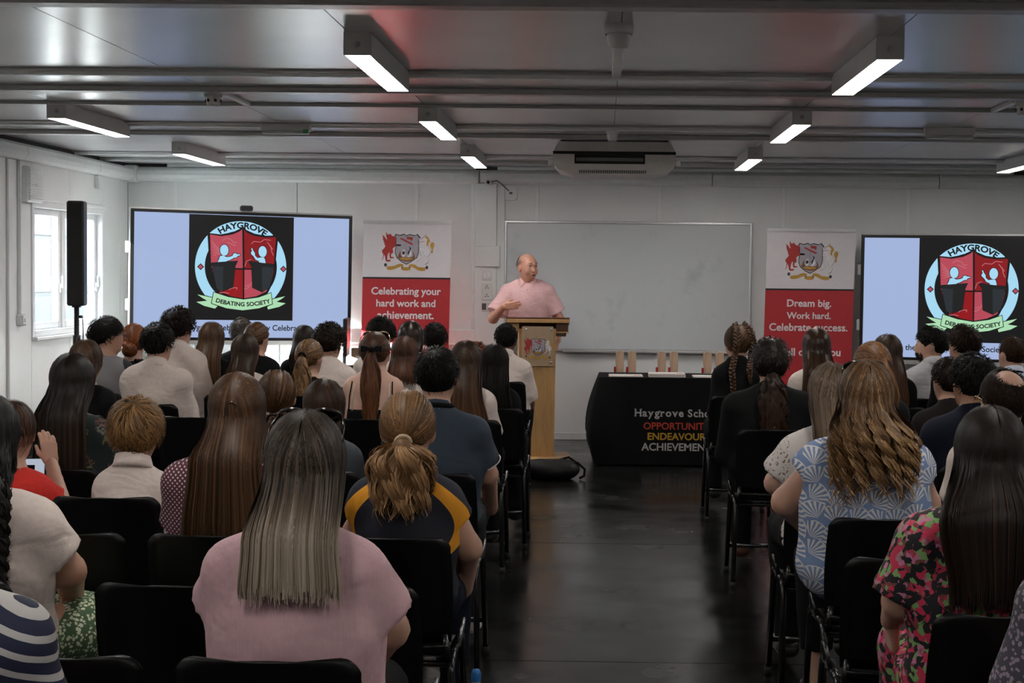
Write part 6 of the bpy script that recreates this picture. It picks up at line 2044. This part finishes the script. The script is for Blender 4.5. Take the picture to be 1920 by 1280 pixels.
p = seat(762, 731, LY(2), 'girl in navy sports top with yellow flashes and a wavy blonde ponytail',
         'black chair behind the girl in navy and yellow sports top', sw=.187, sc=.93, skin=S_fair, chair_dx=-.03, arm=1.12,
         elbow={1: (.185, .04, .72), -1: (-.165, .05, .76)}, wrist={1: (.16, .2, .56)})
p.body().garment(pattern_mat('navy and yellow sports cloth', f_sport(p.shz + .05)), frac=.42, flare=.01).trousers(G_navy, upto=.45, shoes=G_white)
h = H(p, H_dblonde, 1.0).gather((.0, -.112, -.028), tone=.36)
h.tail(.165, .028, .100, .080, n=2400, curl=.014, cfreq=42, out=.045, tip=.25, tone=.58, jag=.022).build()
band(p, (.0, -.118, -.028), M_tan, .022, .007)

p = seat(246, 750, LY(3), 'small boy with tousled blond hair in a white polo shirt', 'black chair behind the blond boy in white',
         sw=.150, sc=.74, hs=.97, skin=S_fair, chair_dx=-.03, neck=.047)
p.body().garment(G_white, collar=True, frac=.8, ripple=.003, infl=.014).trousers(G_char, shoes=G_shoe)
fold(p, G_white)
H(p, H_blonde, .9, 1.1, 1.07).short(.062, region=(122, 104, 72), messy=.22, lift=.014, tone=.42, fringe=True).build()

p = seat(8, 750, LY(3), 'child in a bright red t-shirt holding up a phone at the left edge', 'black chair behind the child in red', chair_dx=-.03,
         sw=.165, sc=.78, hs=.97, skin=S_fair, arm=1.1, elbow={1: (.165, .07, .70)}, wrist={1: (.075, .20, .86)}, handdir={1: (-.2, .2, 1)}, palm={1: (-.5, .8, 0)}, curl={1: .35})
p.body().garment(G_red, frac=.66, ripple=.004).trousers(G_char, shoes=G_shoe)
H(p, H_auburn, .8).long(.98, .078, .07, tip=.25, jag=.02).build()
e = empty('mobile_phone', (p.x - .035, p.y + .24, .832), .2, 'phone with a lit display held by the child in red', 'phone')
fr_ = (Vector((0, 0, 0)), Vector((1, 0, 0)), Vector((0, .35, .94)).normalized(), Vector((0, -.94, .35)).normalized())
MB().prism(rrect(.15, .075, .01), -.004, .004, fr_).build('case', M_black, e)
MB().prism(rrect(.138, .066, .006), .004, .0048, fr_).build('display', screen_mat('phone display', srgb(190, 200, 215), .8), e)
MB().prism(rrect(.03, .02, .002, cx=.02), .0048, .0052, fr_).build('display_icon', G_black, e)

p = seat(604, 709, LY(4), 'girl in slate grey t-shirt with straight brown hair', 'black chair of the girl in slate grey', sw=.165, sc=.84, hs=.97, skin=S_fair)
p.body().garment(G_slate, frac=.55).trousers(G_char, shoes=G_shoe)
H(p, H_brown).long(.86, .078, .06, tip=.2, jag=.03).build()
band(p, (.03, -.125, -.09), M_clip, .014, .006, 'hair_clip')

p = seat(818, 650, LY(4), 'man in petrol blue polo shirt with short black hair, broad back', 'black chair of the man in the petrol polo',
         sw=.222, bulk=1.1, skin=S_fair, arm=1.1, turn=-.12, chair_dx=-.01, wrist={1: (.2, .3, .58)}, elbow={1: (.20, .04, .76)})
p.body().garment(G_polo, collar=True, frac=.72, ripple=.003).trousers(G_char, upto=.35, shoes=G_white)
ring(p, 'collar_stripe', p.shz + .062, .068, .0028, G_red); ring(p, 'collar_stripe', p.shz + .071, .067, .0028, G_white); ring(p, 'collar', p.shz + .085, .064, .011, G_black)
for sd in (-1, 1):
    S_ = np.array(p.P_up[sd][0][1]); c_ = S_ + (p.el[sd] - S_) * .715; d_ = (p.el[sd] - S_); d_ /= np.linalg.norm(d_)
    a_ = np.cross(d_, (0, 1, 0)); a_ /= np.linalg.norm(a_); b_ = np.cross(d_, a_)
    MB().tube([tuple(c_ + (a_ * math.cos(t) + b_ * math.sin(t)) * .0745) for t in np.linspace(0, 2 * PI, 21)[:-1]], .003, 5, closed=True).build('sleeve_piping', G_white, p.root)
H(p, H_black, 1.0, .9).short(.034, region=(126, 96, 60), messy=.35, lift=.009, tone=.25).build(.55)

p = seat(128, 660, LY(4), 'girl in dark green floral dress with very long black hair near the left wall', 'black chair of the girl in the dark floral dress', sw=.188, sc=.94, skin=S_fair)
p.body().garment(G_darkfloral, frac=.85, ripple=.004, flare=.02).trousers(G_darkfloral, skirt=True, shoes=G_shoe)
H(p, H_dbrown, 1.3).long(.80, .098, .100, tip=.28, jag=.03, root=-.12).build()

p = seat(514, 692, LY(5), 'girl with golden brown hair drawn back behind a dark band', 'black chair of the girl with the drawn-back golden brown hair', sw=.165, sc=.88, skin=S_fair)
p.body().garment(G_black, frac=.5).trousers(G_char, shoes=G_shoe)
h = H(p, H_mbrown, 1.2).gather((0, -.085, -.095), tone=.5)
h.tail(.14, .02, .03, .02, n=200).build()
band(p, (0, -.088, -.095), M_frame, .026, .009)

p = seat(153, 635, LY(7), 'person with a light brown bob and dark jacket behind the black-haired girl', 'black chair of the person with the light brown bob', sw=.18, sc=.95, skin=S_fair)
p.body().garment(G_black, 'long').trousers(G_char, shoes=G_shoe)
H(p, H_mbrown, 1.2).long(p.shz + .075, .078, .07, tip=.1, front=110, jag=.012).build()

p = seat(700, 621, LY(7), 'girl in black strappy top, auburn ponytail tied with a black bow', 'black chair of the girl in the strappy top', sw=.185, sc=.95, skin=S_pale, neckl=.045)
p.body().garment(G_black, 'none', infl=.006, ripple=.001, cropz=p.shz - .13).trousers(G_black, shoes=G_shoe)
for sd in (-1, 1):
    for dx, m_ in ((0, G_black), (-.018, G_white)):
        x_ = sd * (.115 + dx)
        MB().tube([(x_, p.ys - p.D * .93 - .012, p.shz - .135), (x_ * .98, p.ys - p.D * .78 - .016, p.shz - .06), (x_ * .93, p.ys - .052, p.shz + .012), (x_ * .9, p.ys + .02, p.shz + .035), (x_ * .9, p.ys + .08, p.shz - .03)], .004, 6).build('strap', m_, p.root)
h = H(p, H_auburn, 1.2).gather((0, -.112, .03), tone=.3)
h.tail(.34, .022, .055, .035, curl=.006, cfreq=35, out=.035, tip=.45, tone=.4).build()
bow(p, (0, -.13, .035), G_black, .055)
sunglasses(p, 'thin gold framed glasses pushed up on the girl in the strappy top', M_gold)

p = seat(872, 637, LY(7), 'girl in white shirt with very long straight chestnut hair at the aisle', 'black chair with a rounded top behind the long chestnut hair', sw=.178, sc=.95, skin=S_fair, chair_dx=.02)
p.body().garment(G_white, frac=.75, flare=.02).trousers(G_black, shoes=G_shoe)
H(p, H_brown, 1.6).long(.745, .095, .135, tip=.42, jag=.03, root=-.06).build()

p = seat(290, 606, LY(8), 'boy in white shirt with thick dark hair, arms forward, behind the blond boy', 'black chair of the dark-haired boy in white behind the blond boy', sw=.205, skin=S_fair, turn=-.22, dep=.12)
p.body().garment(G_white, 'long', collar=True, ripple=.010, rfreq=34, infl=.018).trousers(G_black, shoes=G_shoe)
fold(p, G_white)
H(p, H_black, 1.3).short(.042, region=(122, 98, 60), messy=.25, lift=.014).build(.55)

p = seat(925, 643, LY(8), 'girl dressed in black with a curtain of thin black braids at the aisle', 'black chair of the girl with the thin black braids', sw=.165, sc=.93, skin=S_dark)
p.body().garment(G_black, 'long').trousers(G_black, shoes=G_shoe)
H(p, H_black, .9, 1.3).long(.80, .092, .11, tip=.05, jag=.04, curl=.003, cfreq=160).build(.6)

p = seat(190, 594, LY(9), 'boy with glasses in a grey top with black sleeves, turned to the screen', 'black chair of the boy with glasses', sw=.19, skin=S_fair, turn=-.95, yaw=-.1, lean=-.0)
p.body().garment(G_raglan, 'long').trousers(G_black, shoes=G_shoe)
H(p, H_black, 1.3).short(.05, region=(120, 98, 70), messy=.28, lift=.015).build(.5)
glasses(p, 'dark rimmed glasses worn by the boy in grey by the window', M_frame)

p = seat(330, 579, LY(9), 'tall boy in white shirt with wavy dark hair, his head highest before the left screen', 'black chair of the tall boy in white', chair_dx=-.02, sw=.195, skin=S_fair, turn=-.35)
p.body().garment(G_white, 'long', collar=True, ripple=.009, rfreq=32, infl=.018).trousers(G_black, shoes=G_shoe)
fold(p, G_white)
H(p, H_dbrown, 1.3).short(.055, region=(122, 98, 60), messy=.5, lift=.02, curl=.006, tone=.22).build(.5)

p = seat(455, 624, LY(9), 'girl in white blouse with long straight dark brown hair before the left screen', 'black chair of the girl in white blouse with straight dark hair', sw=.178, sc=.95, skin=S_fair, chair_dx=-.012)
p.body().garment(G_white, frac=.8).trousers(G_black, shoes=G_shoe)
H(p, H_brown, 1.2).long(.86, .088, .085, tip=.15, root=-.1).build()

p = seat(577, 635, LY(9), 'girl in dark jacket with a wavy blonde ponytail before the left screen', 'black chair of the girl with the wavy blonde ponytail', chair_dx=.02, sw=.178, sc=.95, skin=S_fair, turn=-.25)
p.body().garment(G_black, 'long').trousers(G_black, shoes=G_shoe)
h = H(p, H_dblonde, 1.2).gather((0, -.112, .02), tone=.4)
h.tail(.30, .02, .058, .045, curl=.01, cfreq=45, out=.03, tone=.42).build()
band(p, (0, -.118, .02), G_black, .02, .007)

p = seat(757, 628, LY(9), 'girl in white shirt with a chin-length auburn bob and glasses', 'black chair of the girl with the auburn bob', sw=.17, sc=.92, skin=S_fair, turn=-.1)
p.body().garment(G_white, frac=.7).trousers(G_black, shoes=G_shoe)
H(p, H_auburn, 1.2).long(p.shz + .045, .088, .085, tip=.2, jag=.015).build()
glasses(p, 'dark glasses worn by the girl with the auburn bob', M_frame)

p = seat(245, 605, LY(10), 'red-haired girl with a pink ribbon in her pinned-up hair', 'black chair of the red-haired girl', sw=.175, sc=.95, skin=S_pale)
p.body().garment(G_black, 'long').trousers(G_black, shoes=G_shoe)
H(p, H_ginger, 1.2).gather((0, -.1, -.06), tone=.45).swirl((0, -.108, -.055), .05, n=200).build()
bow(p, (-.055, -.095, -.01), M_bowpink, .05, 'hair_ribbon')

p = seat(392, 602, LY(10), 'girl with long straight light brown hair at the lower left of the logo', 'black chair of the girl with light brown hair', sw=.175, sc=.96, skin=S_fair)
p.body().garment(G_black, 'long').trousers(G_black, shoes=G_shoe)
H(p, H_mbrown, 1.3).long(.84, .092, .095, tip=.25).build()

p = seat(615, 610, LY(10), 'boy in white shirt with curly dark brown hair at the end of the left screen', 'black chair of the curly-haired boy in white', sw=.2, skin=S_fair, turn=-.3)
p.body().garment(G_white, 'long', collar=True, ripple=.006, infl=.016).trousers(G_black, shoes=G_shoe)
H(p, H_dbrown, 1.5, 1.1).short(.05, region=(118, 96, 66), messy=.9, lift=.022, curl=.012, tone=.35).build(.5)

p = seat(768, 600, LY(10), 'person with thick dark brown hair shining on top before the left banner', 'black chair of the person with shining dark brown hair', sw=.19, skin=S_fair)
p.body().garment(G_white, 'long', collar=True).trousers(G_black, shoes=G_shoe)
H(p, H_dbrown, 1.4).long(p.shz + .06, .088, .08, tip=.25, jag=.015).build(.32)

p = seat(890, 647, LY(10), 'small child with ginger curls between the chestnut hair and the aisle', 'black chair of the child with ginger curls', sw=.15, sc=.75, hs=.95, skin=S_pale)
p.body().garment(G_black, 'short').trousers(G_black, shoes=G_shoe)
H(p, H_ginger, 1.4).short(.05, region=(120, 100, 68), messy=.9, lift=.02, curl=.012).build()

p = seat(478, 603, LY(11), 'girl in dark top with a pinned blonde-brown bun below the logo', 'black chair of the girl with the pinned bun', sw=.178, sc=.96, skin=S_fair, turn=-.35)
p.body().garment(G_black, 'short').trousers(G_black, shoes=G_shoe)
h = H(p, H_mbrown, 1.2).gather((-.01, -.108, .0), tone=.5)
h.swirl((-.01, -.125, -.005), .042, n=180, tone=.4).build()

p = seat(712, 599, LY(11), 'boy in white with curly black hair before the left banner', 'black chair of the boy with curly black hair', sw=.2, skin=S_mid)
p.body().garment(G_white, 'short', collar=True).trousers(G_black, shoes=G_shoe)
H(p, H_black, 1.5).short(.045, region=(118, 96, 66), messy=.9, lift=.02, curl=.012).build(.55)

p = seat(813, 608, LY(12), 'boy with short black curls at the right end of the left banner', 'black chair of the boy with short black curls', sw=.18, sc=.95, skin=S_mid)
p.body().garment(G_white, 'short').trousers(G_black, shoes=G_shoe)
H(p, H_black, 1.4).short(.035, region=(118, 96, 66), messy=.9, lift=.014, curl=.009).build(.55)

p = seat(947, 606, LY(11), 'boy in short-sleeved white shirt right in front of the lectern', 'black chair before the lectern, of the boy in short sleeves', sw=.205, skin=S_dark, chair_dx=-.03, arm=1.05, hs=.95)
p.body().garment(G_white, collar=True, frac=.85, flare=.02, ripple=.005).trousers(G_black, shoes=G_shoe)
fold(p, G_white)
H(p, H_black, 1.3).short(.018, region=(122, 94, 60), messy=.6, lift=.007, tone=.2).build(.65)

p = seat(448, 596, LY(12), 'person with short dark grey hair just under the green logo ribbon', 'black chair of the person with short dark grey hair', sw=.2, skin=S_fair)
p.body().garment(G_black, 'long').trousers(G_black, shoes=G_shoe)
H(p, H_grey, 1.2).short(.03, tone=.2, messy=.4).build(.5)

p = seat(567, 608, LY(12), 'girl in black jacket with dark hair over her collar, before the screen text', 'black chair of the girl in the black jacket', sw=.185, sc=.95, skin=S_fair)
p.body().garment(G_black, 'long', collar=True).trousers(G_black, shoes=G_shoe)
H(p, H_dbrown, 1.2).long(p.shz + .02, .085, .075, tip=.1).build()

# chairs nobody sits on
for px, k, lab in ((80, 0, 'empty black chair at the bottom left corner beside the striped shoulder'), (309, 1, 'empty black chair left of the woman in pink'),
                   (640, 1, 'empty black chair whose corner shows right of the woman in pink'), (105, 2, 'empty black chair in front of the woman with the green skirt'),
                   (353, 7, 'empty black chair between the blond boy and the half-tied brown hair')):
    chair(PX(px, 1000, LY(k)), LY(k), lab)

# ------------------------------------------------------------------ right block
p = seat(1856, 758, RY(0), 'woman in bright pink floral dress with long dark hair, largest figure on the right',
         'black chair behind the woman in the floral dress', sw=.243, bulk=1.15, skin=S_fair, arm=1.15, chair_dx=.0, anmin=.268, kback=.10,
         elbow={-1: (-.212, .0, .775), 1: (.21, .05, .78)}, wrist={-1: (-.215, .10, .705)}, handdir={-1: (.12, .45, -.9)}, palm={-1: (.9, .2, 0)}, curl={-1: .45})
p.body().garment(G_floral, frac=.90, flare=.014, ripple=.005, rfreq=28).trousers(G_floral, skirt=True, infl=.01, shoes=G_shoe)
H(p, H_dbrown, 1.4).long(.83, .150, .125, tip=.18, jag=.02, root=-.05, back=.02).build()
hv, _ = hand(.45)
Z = np.array((.12, .45, -.9)); Z /= np.linalg.norm(Z); Yp = np.array((.9, .2, 0.)); Yp -= Z * (Yp @ Z); Yp /= np.linalg.norm(Yp); Xt = np.cross(Yp, Z)
M_nail = mat('red nail varnish', (.62, .02, .03), rough=.15, coat=.6)
for (x_, z_, y_) in ((.028, .138, .024), (.0095, .148, .026), (-.009, .142, .026), (-.027, .124, .022), (.051, .080, .022)):
    c_ = p.wr[-1] + .92 * (x_ * Xt + (y_ - .012) * Yp + z_ * Z)
    f_ = Field(c_ - .02, c_ + .02, .003)
    f_.add(ell(c_, (.0075, .0075, .0085), 0))
    V, F = f_.mesh(); link_np('painted_nail', V, F, M_nail, p.root)

p = seat(1622, 677, RY(2), 'woman in blue shell print blouse with wavy highlighted brown hair', 'black chair behind the woman in the shell print blouse', sw=.225, bulk=1.4, waist=.185, skin=S_fair, arm=1.25,
         elbow={-1: (-.255, .06, .80), 1: (.22, .05, .80)}, chair_dx=.03, neck=.058, anmin=.235, kback=.10)
p.body().garment(G_shell, frac=.27, flare=.02, infl=.02, ripple=.005, rfreq=20, hem=.50).trousers(G_black, upto=.88)
sh = Field((-.36, -.3, .36), (.36, .3, .66), .012)
for q in p.P_torso: sh.add(q, .014)
sh.cut((0, 0, 1), (0, 0, .64)); sh.cut((0, 0, -1), (0, 0, .47)); sh.ripple(.006, 25, 11)
V, F = sh.mesh(); link_np('blouse_tail', V, F, G_shell, p.root)
sandals(p, G_shoe)
H(p, H_wavy, 1.4, 1.0, 1.08).long(p.shz - .02, .128, .125, curl=.024, cfreq=44, tip=.3, jag=.045, back=.02).build()
sunglasses(p, 'dark sunglasses pushed into the wavy hair above the shell print blouse')

p = seat(1556, 677, RY(3), 'woman in white lace-sleeved blouse with straight grey-blonde hair', 'black chair of the woman in white lace', sw=.208, skin=S_pale, arm=1.1, elbow={-1: (-.20, .02, .78)}, turn=.15)
p.body().garment(G_lace, frac=.72, flare=.02, infl=.014, ripple=.003, hem=.44).trousers(G_black, shoes=G_shoe)
H(p, ((.05, .032, .02), (.19, .13, .085), (.36, .27, .19))).long(p.shz + .0, .082, .07, tip=.1, jag=.02).build()

p = seat(1882, 688, RY(3), 'balding man with glasses behind the dark-haired floral dress', 'black chair of the balding man', sw=.225, bulk=1.15, skin=S_fair, turn=.12, hs=1.06, anmin=.268, kback=.09)
p.body().garment(G_white, collar=True).trousers(G_char, shoes=G_shoe)
H(p, H_dbrown, 1.4, .9).short(.03, region=(124, 94, 75), messy=.25, lift=.006, tone=.45, bald=((.12, -.45, .9), 34)).build(.5)
glasses(p, 'thin pale framed glasses worn by the balding man', M_gold)

p = seat(1821, 663, RY(4), 'man in navy jacket with thick black hair before the balding man', 'black chair of the man in the navy jacket', sw=.225, bulk=1.05, skin=S_mid, turn=.3)
p.body().garment(G_navy, 'long', collar=True).trousers(G_char, shoes=G_shoe)
H(p, H_black, 1.4).short(.045, region=(128, 96, 60), messy=.4, lift=.016, tone=.22).build(.6)

p = seat(1632, 639, RY(5), 'girl with a reddish blonde ponytail and dark top at the second banner', 'black chair of the girl with the reddish blonde ponytail', sw=.18, sc=.95, skin=S_fair, turn=.3)
p.body().garment(G_black, 'long').trousers(G_black, shoes=G_shoe)
h = H(p, ((.03, .012, .005), (.15, .062, .02), (.32, .16, .06)), 1.2).gather((0, -.11, .045), tone=.4)
h.tail(.34, .024, .075, .065, out=.035, tone=.4, curl=.004, cfreq=30).build()

p = seat(1444, 636, RY(6), 'woman in black blazer with a frizzy dark ponytail on the right aisle', 'black chair of the woman in the black blazer, its legs on the aisle', sw=.25, bulk=1.1, skin=S_mid, arm=1.1)
p.body().garment(G_black, 'long', infl=.016, collar=True).trousers(G_black, shoes=G_brownshoe)
h = H(p, ((.006, .004, .003), (.016, .009, .006), (.05, .02, .01)), 1.3, 1.0, 1.06).gather((0, -.118, -.045), tone=.25)
h.short(.05, messy=.9, lift=.014, n=260, curl=.01, tone=.2, base=False)
h.tail(.30, .03, .075, .06, curl=.013, cfreq=70, out=.04, tone=.55, tip=.35).build()

p = seat(1778, 669, RY(6), 'boy in dark brown jacket, ear showing, left of the navy jacket', 'black chair of the boy in the dark brown jacket', sw=.2, sc=.95, skin=S_fair, turn=.35)
p.body().garment(G_dark, 'long', collar=True).trousers(G_black, shoes=G_shoe)
H(p, H_dbrown, 1.3).short(.03, messy=.3, lift=.01, tone=.3).build(.5)

p = seat(1529, 613, RY(8), 'girl in white blouse with long glossy brown hair before the Dream big banner', 'black chair of the girl with glossy brown hair', sw=.18, sc=.96, skin=S_fair, dx=.0)
p.body().garment(G_white, frac=.8, flare=.02).trousers(G_black, shoes=G_shoe)
H(p, H_brown, 1.4).long(.82, .092, .098, tip=.15).build(.32)

p = seat(1661, 624, RY(8), 'girl in black with long light brown hair at the edge of the right screen', 'black chair of the girl in black by the right screen', chair_dx=.012, sw=.18, sc=.95, skin=S_fair, turn=.2)
p.body().garment(G_black, 'long').trousers(G_black, shoes=G_shoe)
H(p, H_brown, 1.3).long(.84, .085, .10, tip=.35).build()

p = seat(1803, 608, RY(8), 'boy in black with brown hair over his ears before the right screen', 'black chair of the boy in black before the right screen', sw=.2, skin=S_fair, turn=.5)
p.body().garment(G_black, 'long', collar=True).trousers(G_black, shoes=G_shoe)
H(p, H_dbrown, 1.4).short(.055, region=(126, 92, 74), messy=.22, lift=.014, tone=.45).build(.55)

p = seat(1381, 606, RY(9), 'girl in black blazer with two plaited pigtails beside the award table', 'black chair of the girl in pigtails', sw=.165, sc=.95, skin=S_fair, turn=.35)
p.body().garment(G_black, 'long', collar=True).trousers(G_black, shoes=G_shoe)
h = H(p, H_mbrown, 1.2, .8)
h.gather((-.055, -.07, -.075), n=400, tone=.45)
hw_ = lambda q: tuple(p.hc + p.HR @ (np.array(q) * p.hs))
h.braid([hw_((-.03, -.03, .125)), hw_((-.045, -.09, .075)), hw_((-.055, -.115, .0)), hw_((-.058, -.10, -.07)), (p.hc[0] - .045, p.ys - p.D - .03, p.shz + .02), (p.hc[0] - .035, p.ys - p.D - .035, p.shz - .10), (p.hc[0] - .03, p.ys - p.D - .035, p.shz - .17)], .021)
h.braid([hw_((.03, -.03, .125)), hw_((.055, -.085, .075)), hw_((.07, -.10, .0)), hw_((.065, -.085, -.07)), (p.hc[0] + .065, p.ys - p.D - .03, p.shz + .03), (p.hc[0] + .075, p.ys - p.D - .03, p.shz - .06)], .021)
h.build()

p = seat(1743, 611, RY(9), 'bearded man in light grey shirt seen in profile before the right screen', 'black chair of the bearded man', sw=.2, skin=S_fair, turn=1.15, yaw=.15)
p.body().garment(G_grey, 'long', collar=True, ripple=.005).trousers(G_black, shoes=G_shoe)
fold(p, G_grey)
h = H(p, H_black, 1.4, .9).short(.03, region=(122, 92, 62), messy=.4, lift=.012, tone=.2)
r_ = np.random.default_rng(5); n_ = 420
ph_ = np.radians(r_.uniform(-75, 75, n_)); zz_ = r_.uniform(-.115, -.045, n_)
kk_ = np.sqrt(np.maximum(.1, 1 - ((zz_ + .03) / .088) ** 2))
P0 = np.stack([.062 * kk_ * np.sin(ph_), .028 + .069 * kk_ * np.cos(ph_), zz_], 1) * p.hs
P1_ = P0 + np.stack([.003 * np.sin(ph_), .004 * np.cos(ph_), np.full(n_, -.010)], 1)
PP = np.stack([P0, (P0 + P1_) / 2 + .002, P1_], 1)
NN = np.repeat(np.stack([np.sin(ph_), np.cos(ph_), np.zeros(n_)], 1)[:, None], 3, 1)
h.push(*ribbons(h.toW(PP), h.dirW(NN), .007, .003, np.full(n_, .2)))
h.build(.6)

p = seat(1894, 628, RY(9), 'man with cropped hair in pale blue shirt wearing a dark lanyard', 'black chair of the man with the lanyard', sw=.215, skin=S_fair, turn=.45)
p.body().garment(G_lblue, 'long', collar=True, ripple=.004).trousers(G_black, shoes=G_shoe)
fold(p, G_lblue)
H(p, H_brown, 1.4, .6).short(.012, region=(122, 92, 60), messy=.5, lift=.003, tone=.35).build(.6)
MB().tube([(.066 * math.cos(a), p.ys - .006 + .07 * math.sin(a), p.shz + .074 - .02 * math.sin(a)) for a in np.linspace(0, 2 * PI, 25)[:-1]], .008, 6, closed=True).build('lanyard', G_black, p.root)

p = seat(2112, 806, RY(-1), 'person in speckled lilac top, only a sleeve showing at the lower right corner', None, sw=.232, skin=S_fair, h=.014)
p.body().garment(G_lilac, frac=.8, flare=.02).trousers(G_char, shoes=G_shoe)
H(p, H_brown, .3, 1.8).long(1.0, .09, .09).build()

chair(PX(1712, 1040, RY(1)), RY(1), 'empty black chair between the floral dress and the shell print blouse')

# ------------------------------------------------------------------ the speaker behind the lectern
p = Person(x=-.66, y=13.95, yaw=PI, top=1.738, label='balding man in pale pink short-sleeved shirt speaking and gesturing behind the lectern', group=None, standing=True, pz=.93,
           sw=.245, bulk=1.25, waist=.168, bwf=.70, dep=.118, neckl=.06, slope=.03, lean=.0, skin=(.58, .29, .205), h=.0085, hb=.0064, turn=.62, nod=.05, arm=1.12, hs=1.02,
           elbow={1: (.292, .09, 1.165), -1: (-.275, -.02, 1.17)}, wrist={1: (.19, .26, 1.275), -1: (-.27, .16, .98)},
           handdir={1: (-1, .12, .10), -1: (.1, .45, -.85)}, palm={1: (-.1, -1, .1), -1: (.9, .2, 0)}, curl={1: .22, -1: .4})
p.body().garment(G_pinkshirt, collar=False, frac=.80, flare=.024, infl=.016, ripple=.004, rfreq=24, hem=.86, neckz=.06, name='shirt').trousers(G_stone, shoes=G_brownshoe)
# open collar: two leaves and a stand
cl = Field((-.13, -.14, p.shz - .04), (.13, .16, p.shz + .14), .007)
cl.add(cap((0, p.ys - .012, p.shz + .02), (0, p.ys + .005, p.shz + .105), .072, .066, k=0))
cl.add(cap((0, p.ys - .012, p.shz), (0, p.ys + .008, p.shz + .13), .066, .060, k=0), sign=-1)
cl.cut((0, .45, 1), (0, p.ys - .02, p.shz + .098)); cl.cut((0, 0, -1), (0, 0, p.shz + .02))
cl.add(cap((0, p.ys + .075, p.shz + .09), (0, p.ys + .11, p.shz + .0), .030, .004, k=0), sign=-1)
V, F = cl.mesh(); co = link_np('collar', V, F, G_pinkshirt, p.root)
lf_ = MB()
for sd in (-1, 1):
    a_ = [(sd * .022, p.ys + .085, p.shz + .045), (sd * .062, p.ys + .050, p.shz + .085), (sd * .082, p.ys + .055, p.shz + .03), (sd * .052, p.ys + .108, p.shz + .0)]
    lf_.add(a_ + [(q[0], q[1] + .006, q[2]) for q in a_], [(0, 1, 2, 3), (7, 6, 5, 4), (0, 4, 5, 1), (1, 5, 6, 2), (2, 6, 7, 3), (3, 7, 4, 0)])
lf_.build('collar_leaf', G_pinkshirt, p.root)
plk = MB()
for i in range(6):
    z_ = p.shz - .02 - i * .075
    plk.lathe([(0, .0), (.006, .0), (.006, .003), (0, .004)], (0, p.ys + p.D + .024 - .01 * abs(i - 3) / 3, z_), 10, 'Y')
plk.build('button', G_white, p.root)['kind'] = 'stuff'
H(p, H_grey, 4.0, .42).short(.011, region=(112, 88, 40), messy=.3, lift=.0012, tone=.3, bald=((0, .40, .92), 68), base=False).build(.6)
for sd in (-1, 1):
    pts = [(sd * .015, .094, .036), (sd * .03, .095, .0385), (sd * .047, .083, .033)]
    q = [tuple(p.hc + p.HR @ (np.array(t) * p.hs)) for t in pts]
    MB().tube(q, [.0026, .003, .0016], 5).build('eyebrow', mat('grey brown brow', (.17, .10, .07), rough=.8), p.root)
mo = [tuple(p.hc + p.HR @ (np.array((.020 * math.cos(a),   .1075 - .010 * abs(math.cos(a)), -.0625 + .0065 * math.sin(a))) * p.hs)) for a in np.linspace(0, 2 * PI, 15)[:-1]]
mm = MB(); cm = tuple(np.mean(mo, 0) + p.HR @ np.array((0, .001, 0)))
mm.add([cm] + mo, [(0, i + 1, (i + 1) % 14 + 1) for i in range(14)]); mm.build('mouth', mat('mouth', (.12, .02, .02), rough=.4), p.root)

# ------------------------------------------------------------------ bag and bottle
f_ = Field((-.26, -.2, 0), (.26, .2, .24), .012)
f_.add(ell((-.06, 0, .07), (.19, .14, .085), .04)); f_.add(ell((.1, .0, .075), (.12, .12, .075), .05)); f_.add(ell((-.02, -.09, .06), (.12, .06, .05), .03))
f_.cut((0, 0, -1), (0, 0, .004)); f_.ripple(.006, 30, 2)
V, F = f_.mesh()
e = empty('backpack', (-.38, 12.12, 0), 0, 'black backpack lying on the floor beside the lectern base', 'bag')
link_np('bag_body', V, F, plain('black nylon', (.012, .012, .013), rough=.5), e)
MB().tube([(.14, -.03, .12), (.2, -.03, .13), (.255, -.02, .08), (.25, -.02, .03), (.215, -.03, .012)], .011, 6).build('strap', G_black, e)
MB().tube([(.05, .05, .14), (.13, .03, .165), (.20, .0, .12)], .010, 6).build('carry_handle', G_black, e)
e = empty('water_bottle', (PX(889, 1268, 5.45), 5.45, 0), 0, 'clear water bottle with a blue cap under the chairs on the aisle', 'bottle')
MB().lathe([(0, 0), (.032, 0), (.033, .02), (.033, .12), (.030, .14), (.014, .165), (.014, .17)], n=18).build('bottle_body', mat('clear plastic', (.35, .38, .42), rough=.1, coat=.5), e)
MB().lathe([(.016, .165), (.017, .17), (.017, .192), (.012, .205), (0, .207)], n=16).build('cap', mat('blue cap', (.02, .16, .45), rough=.35), e)
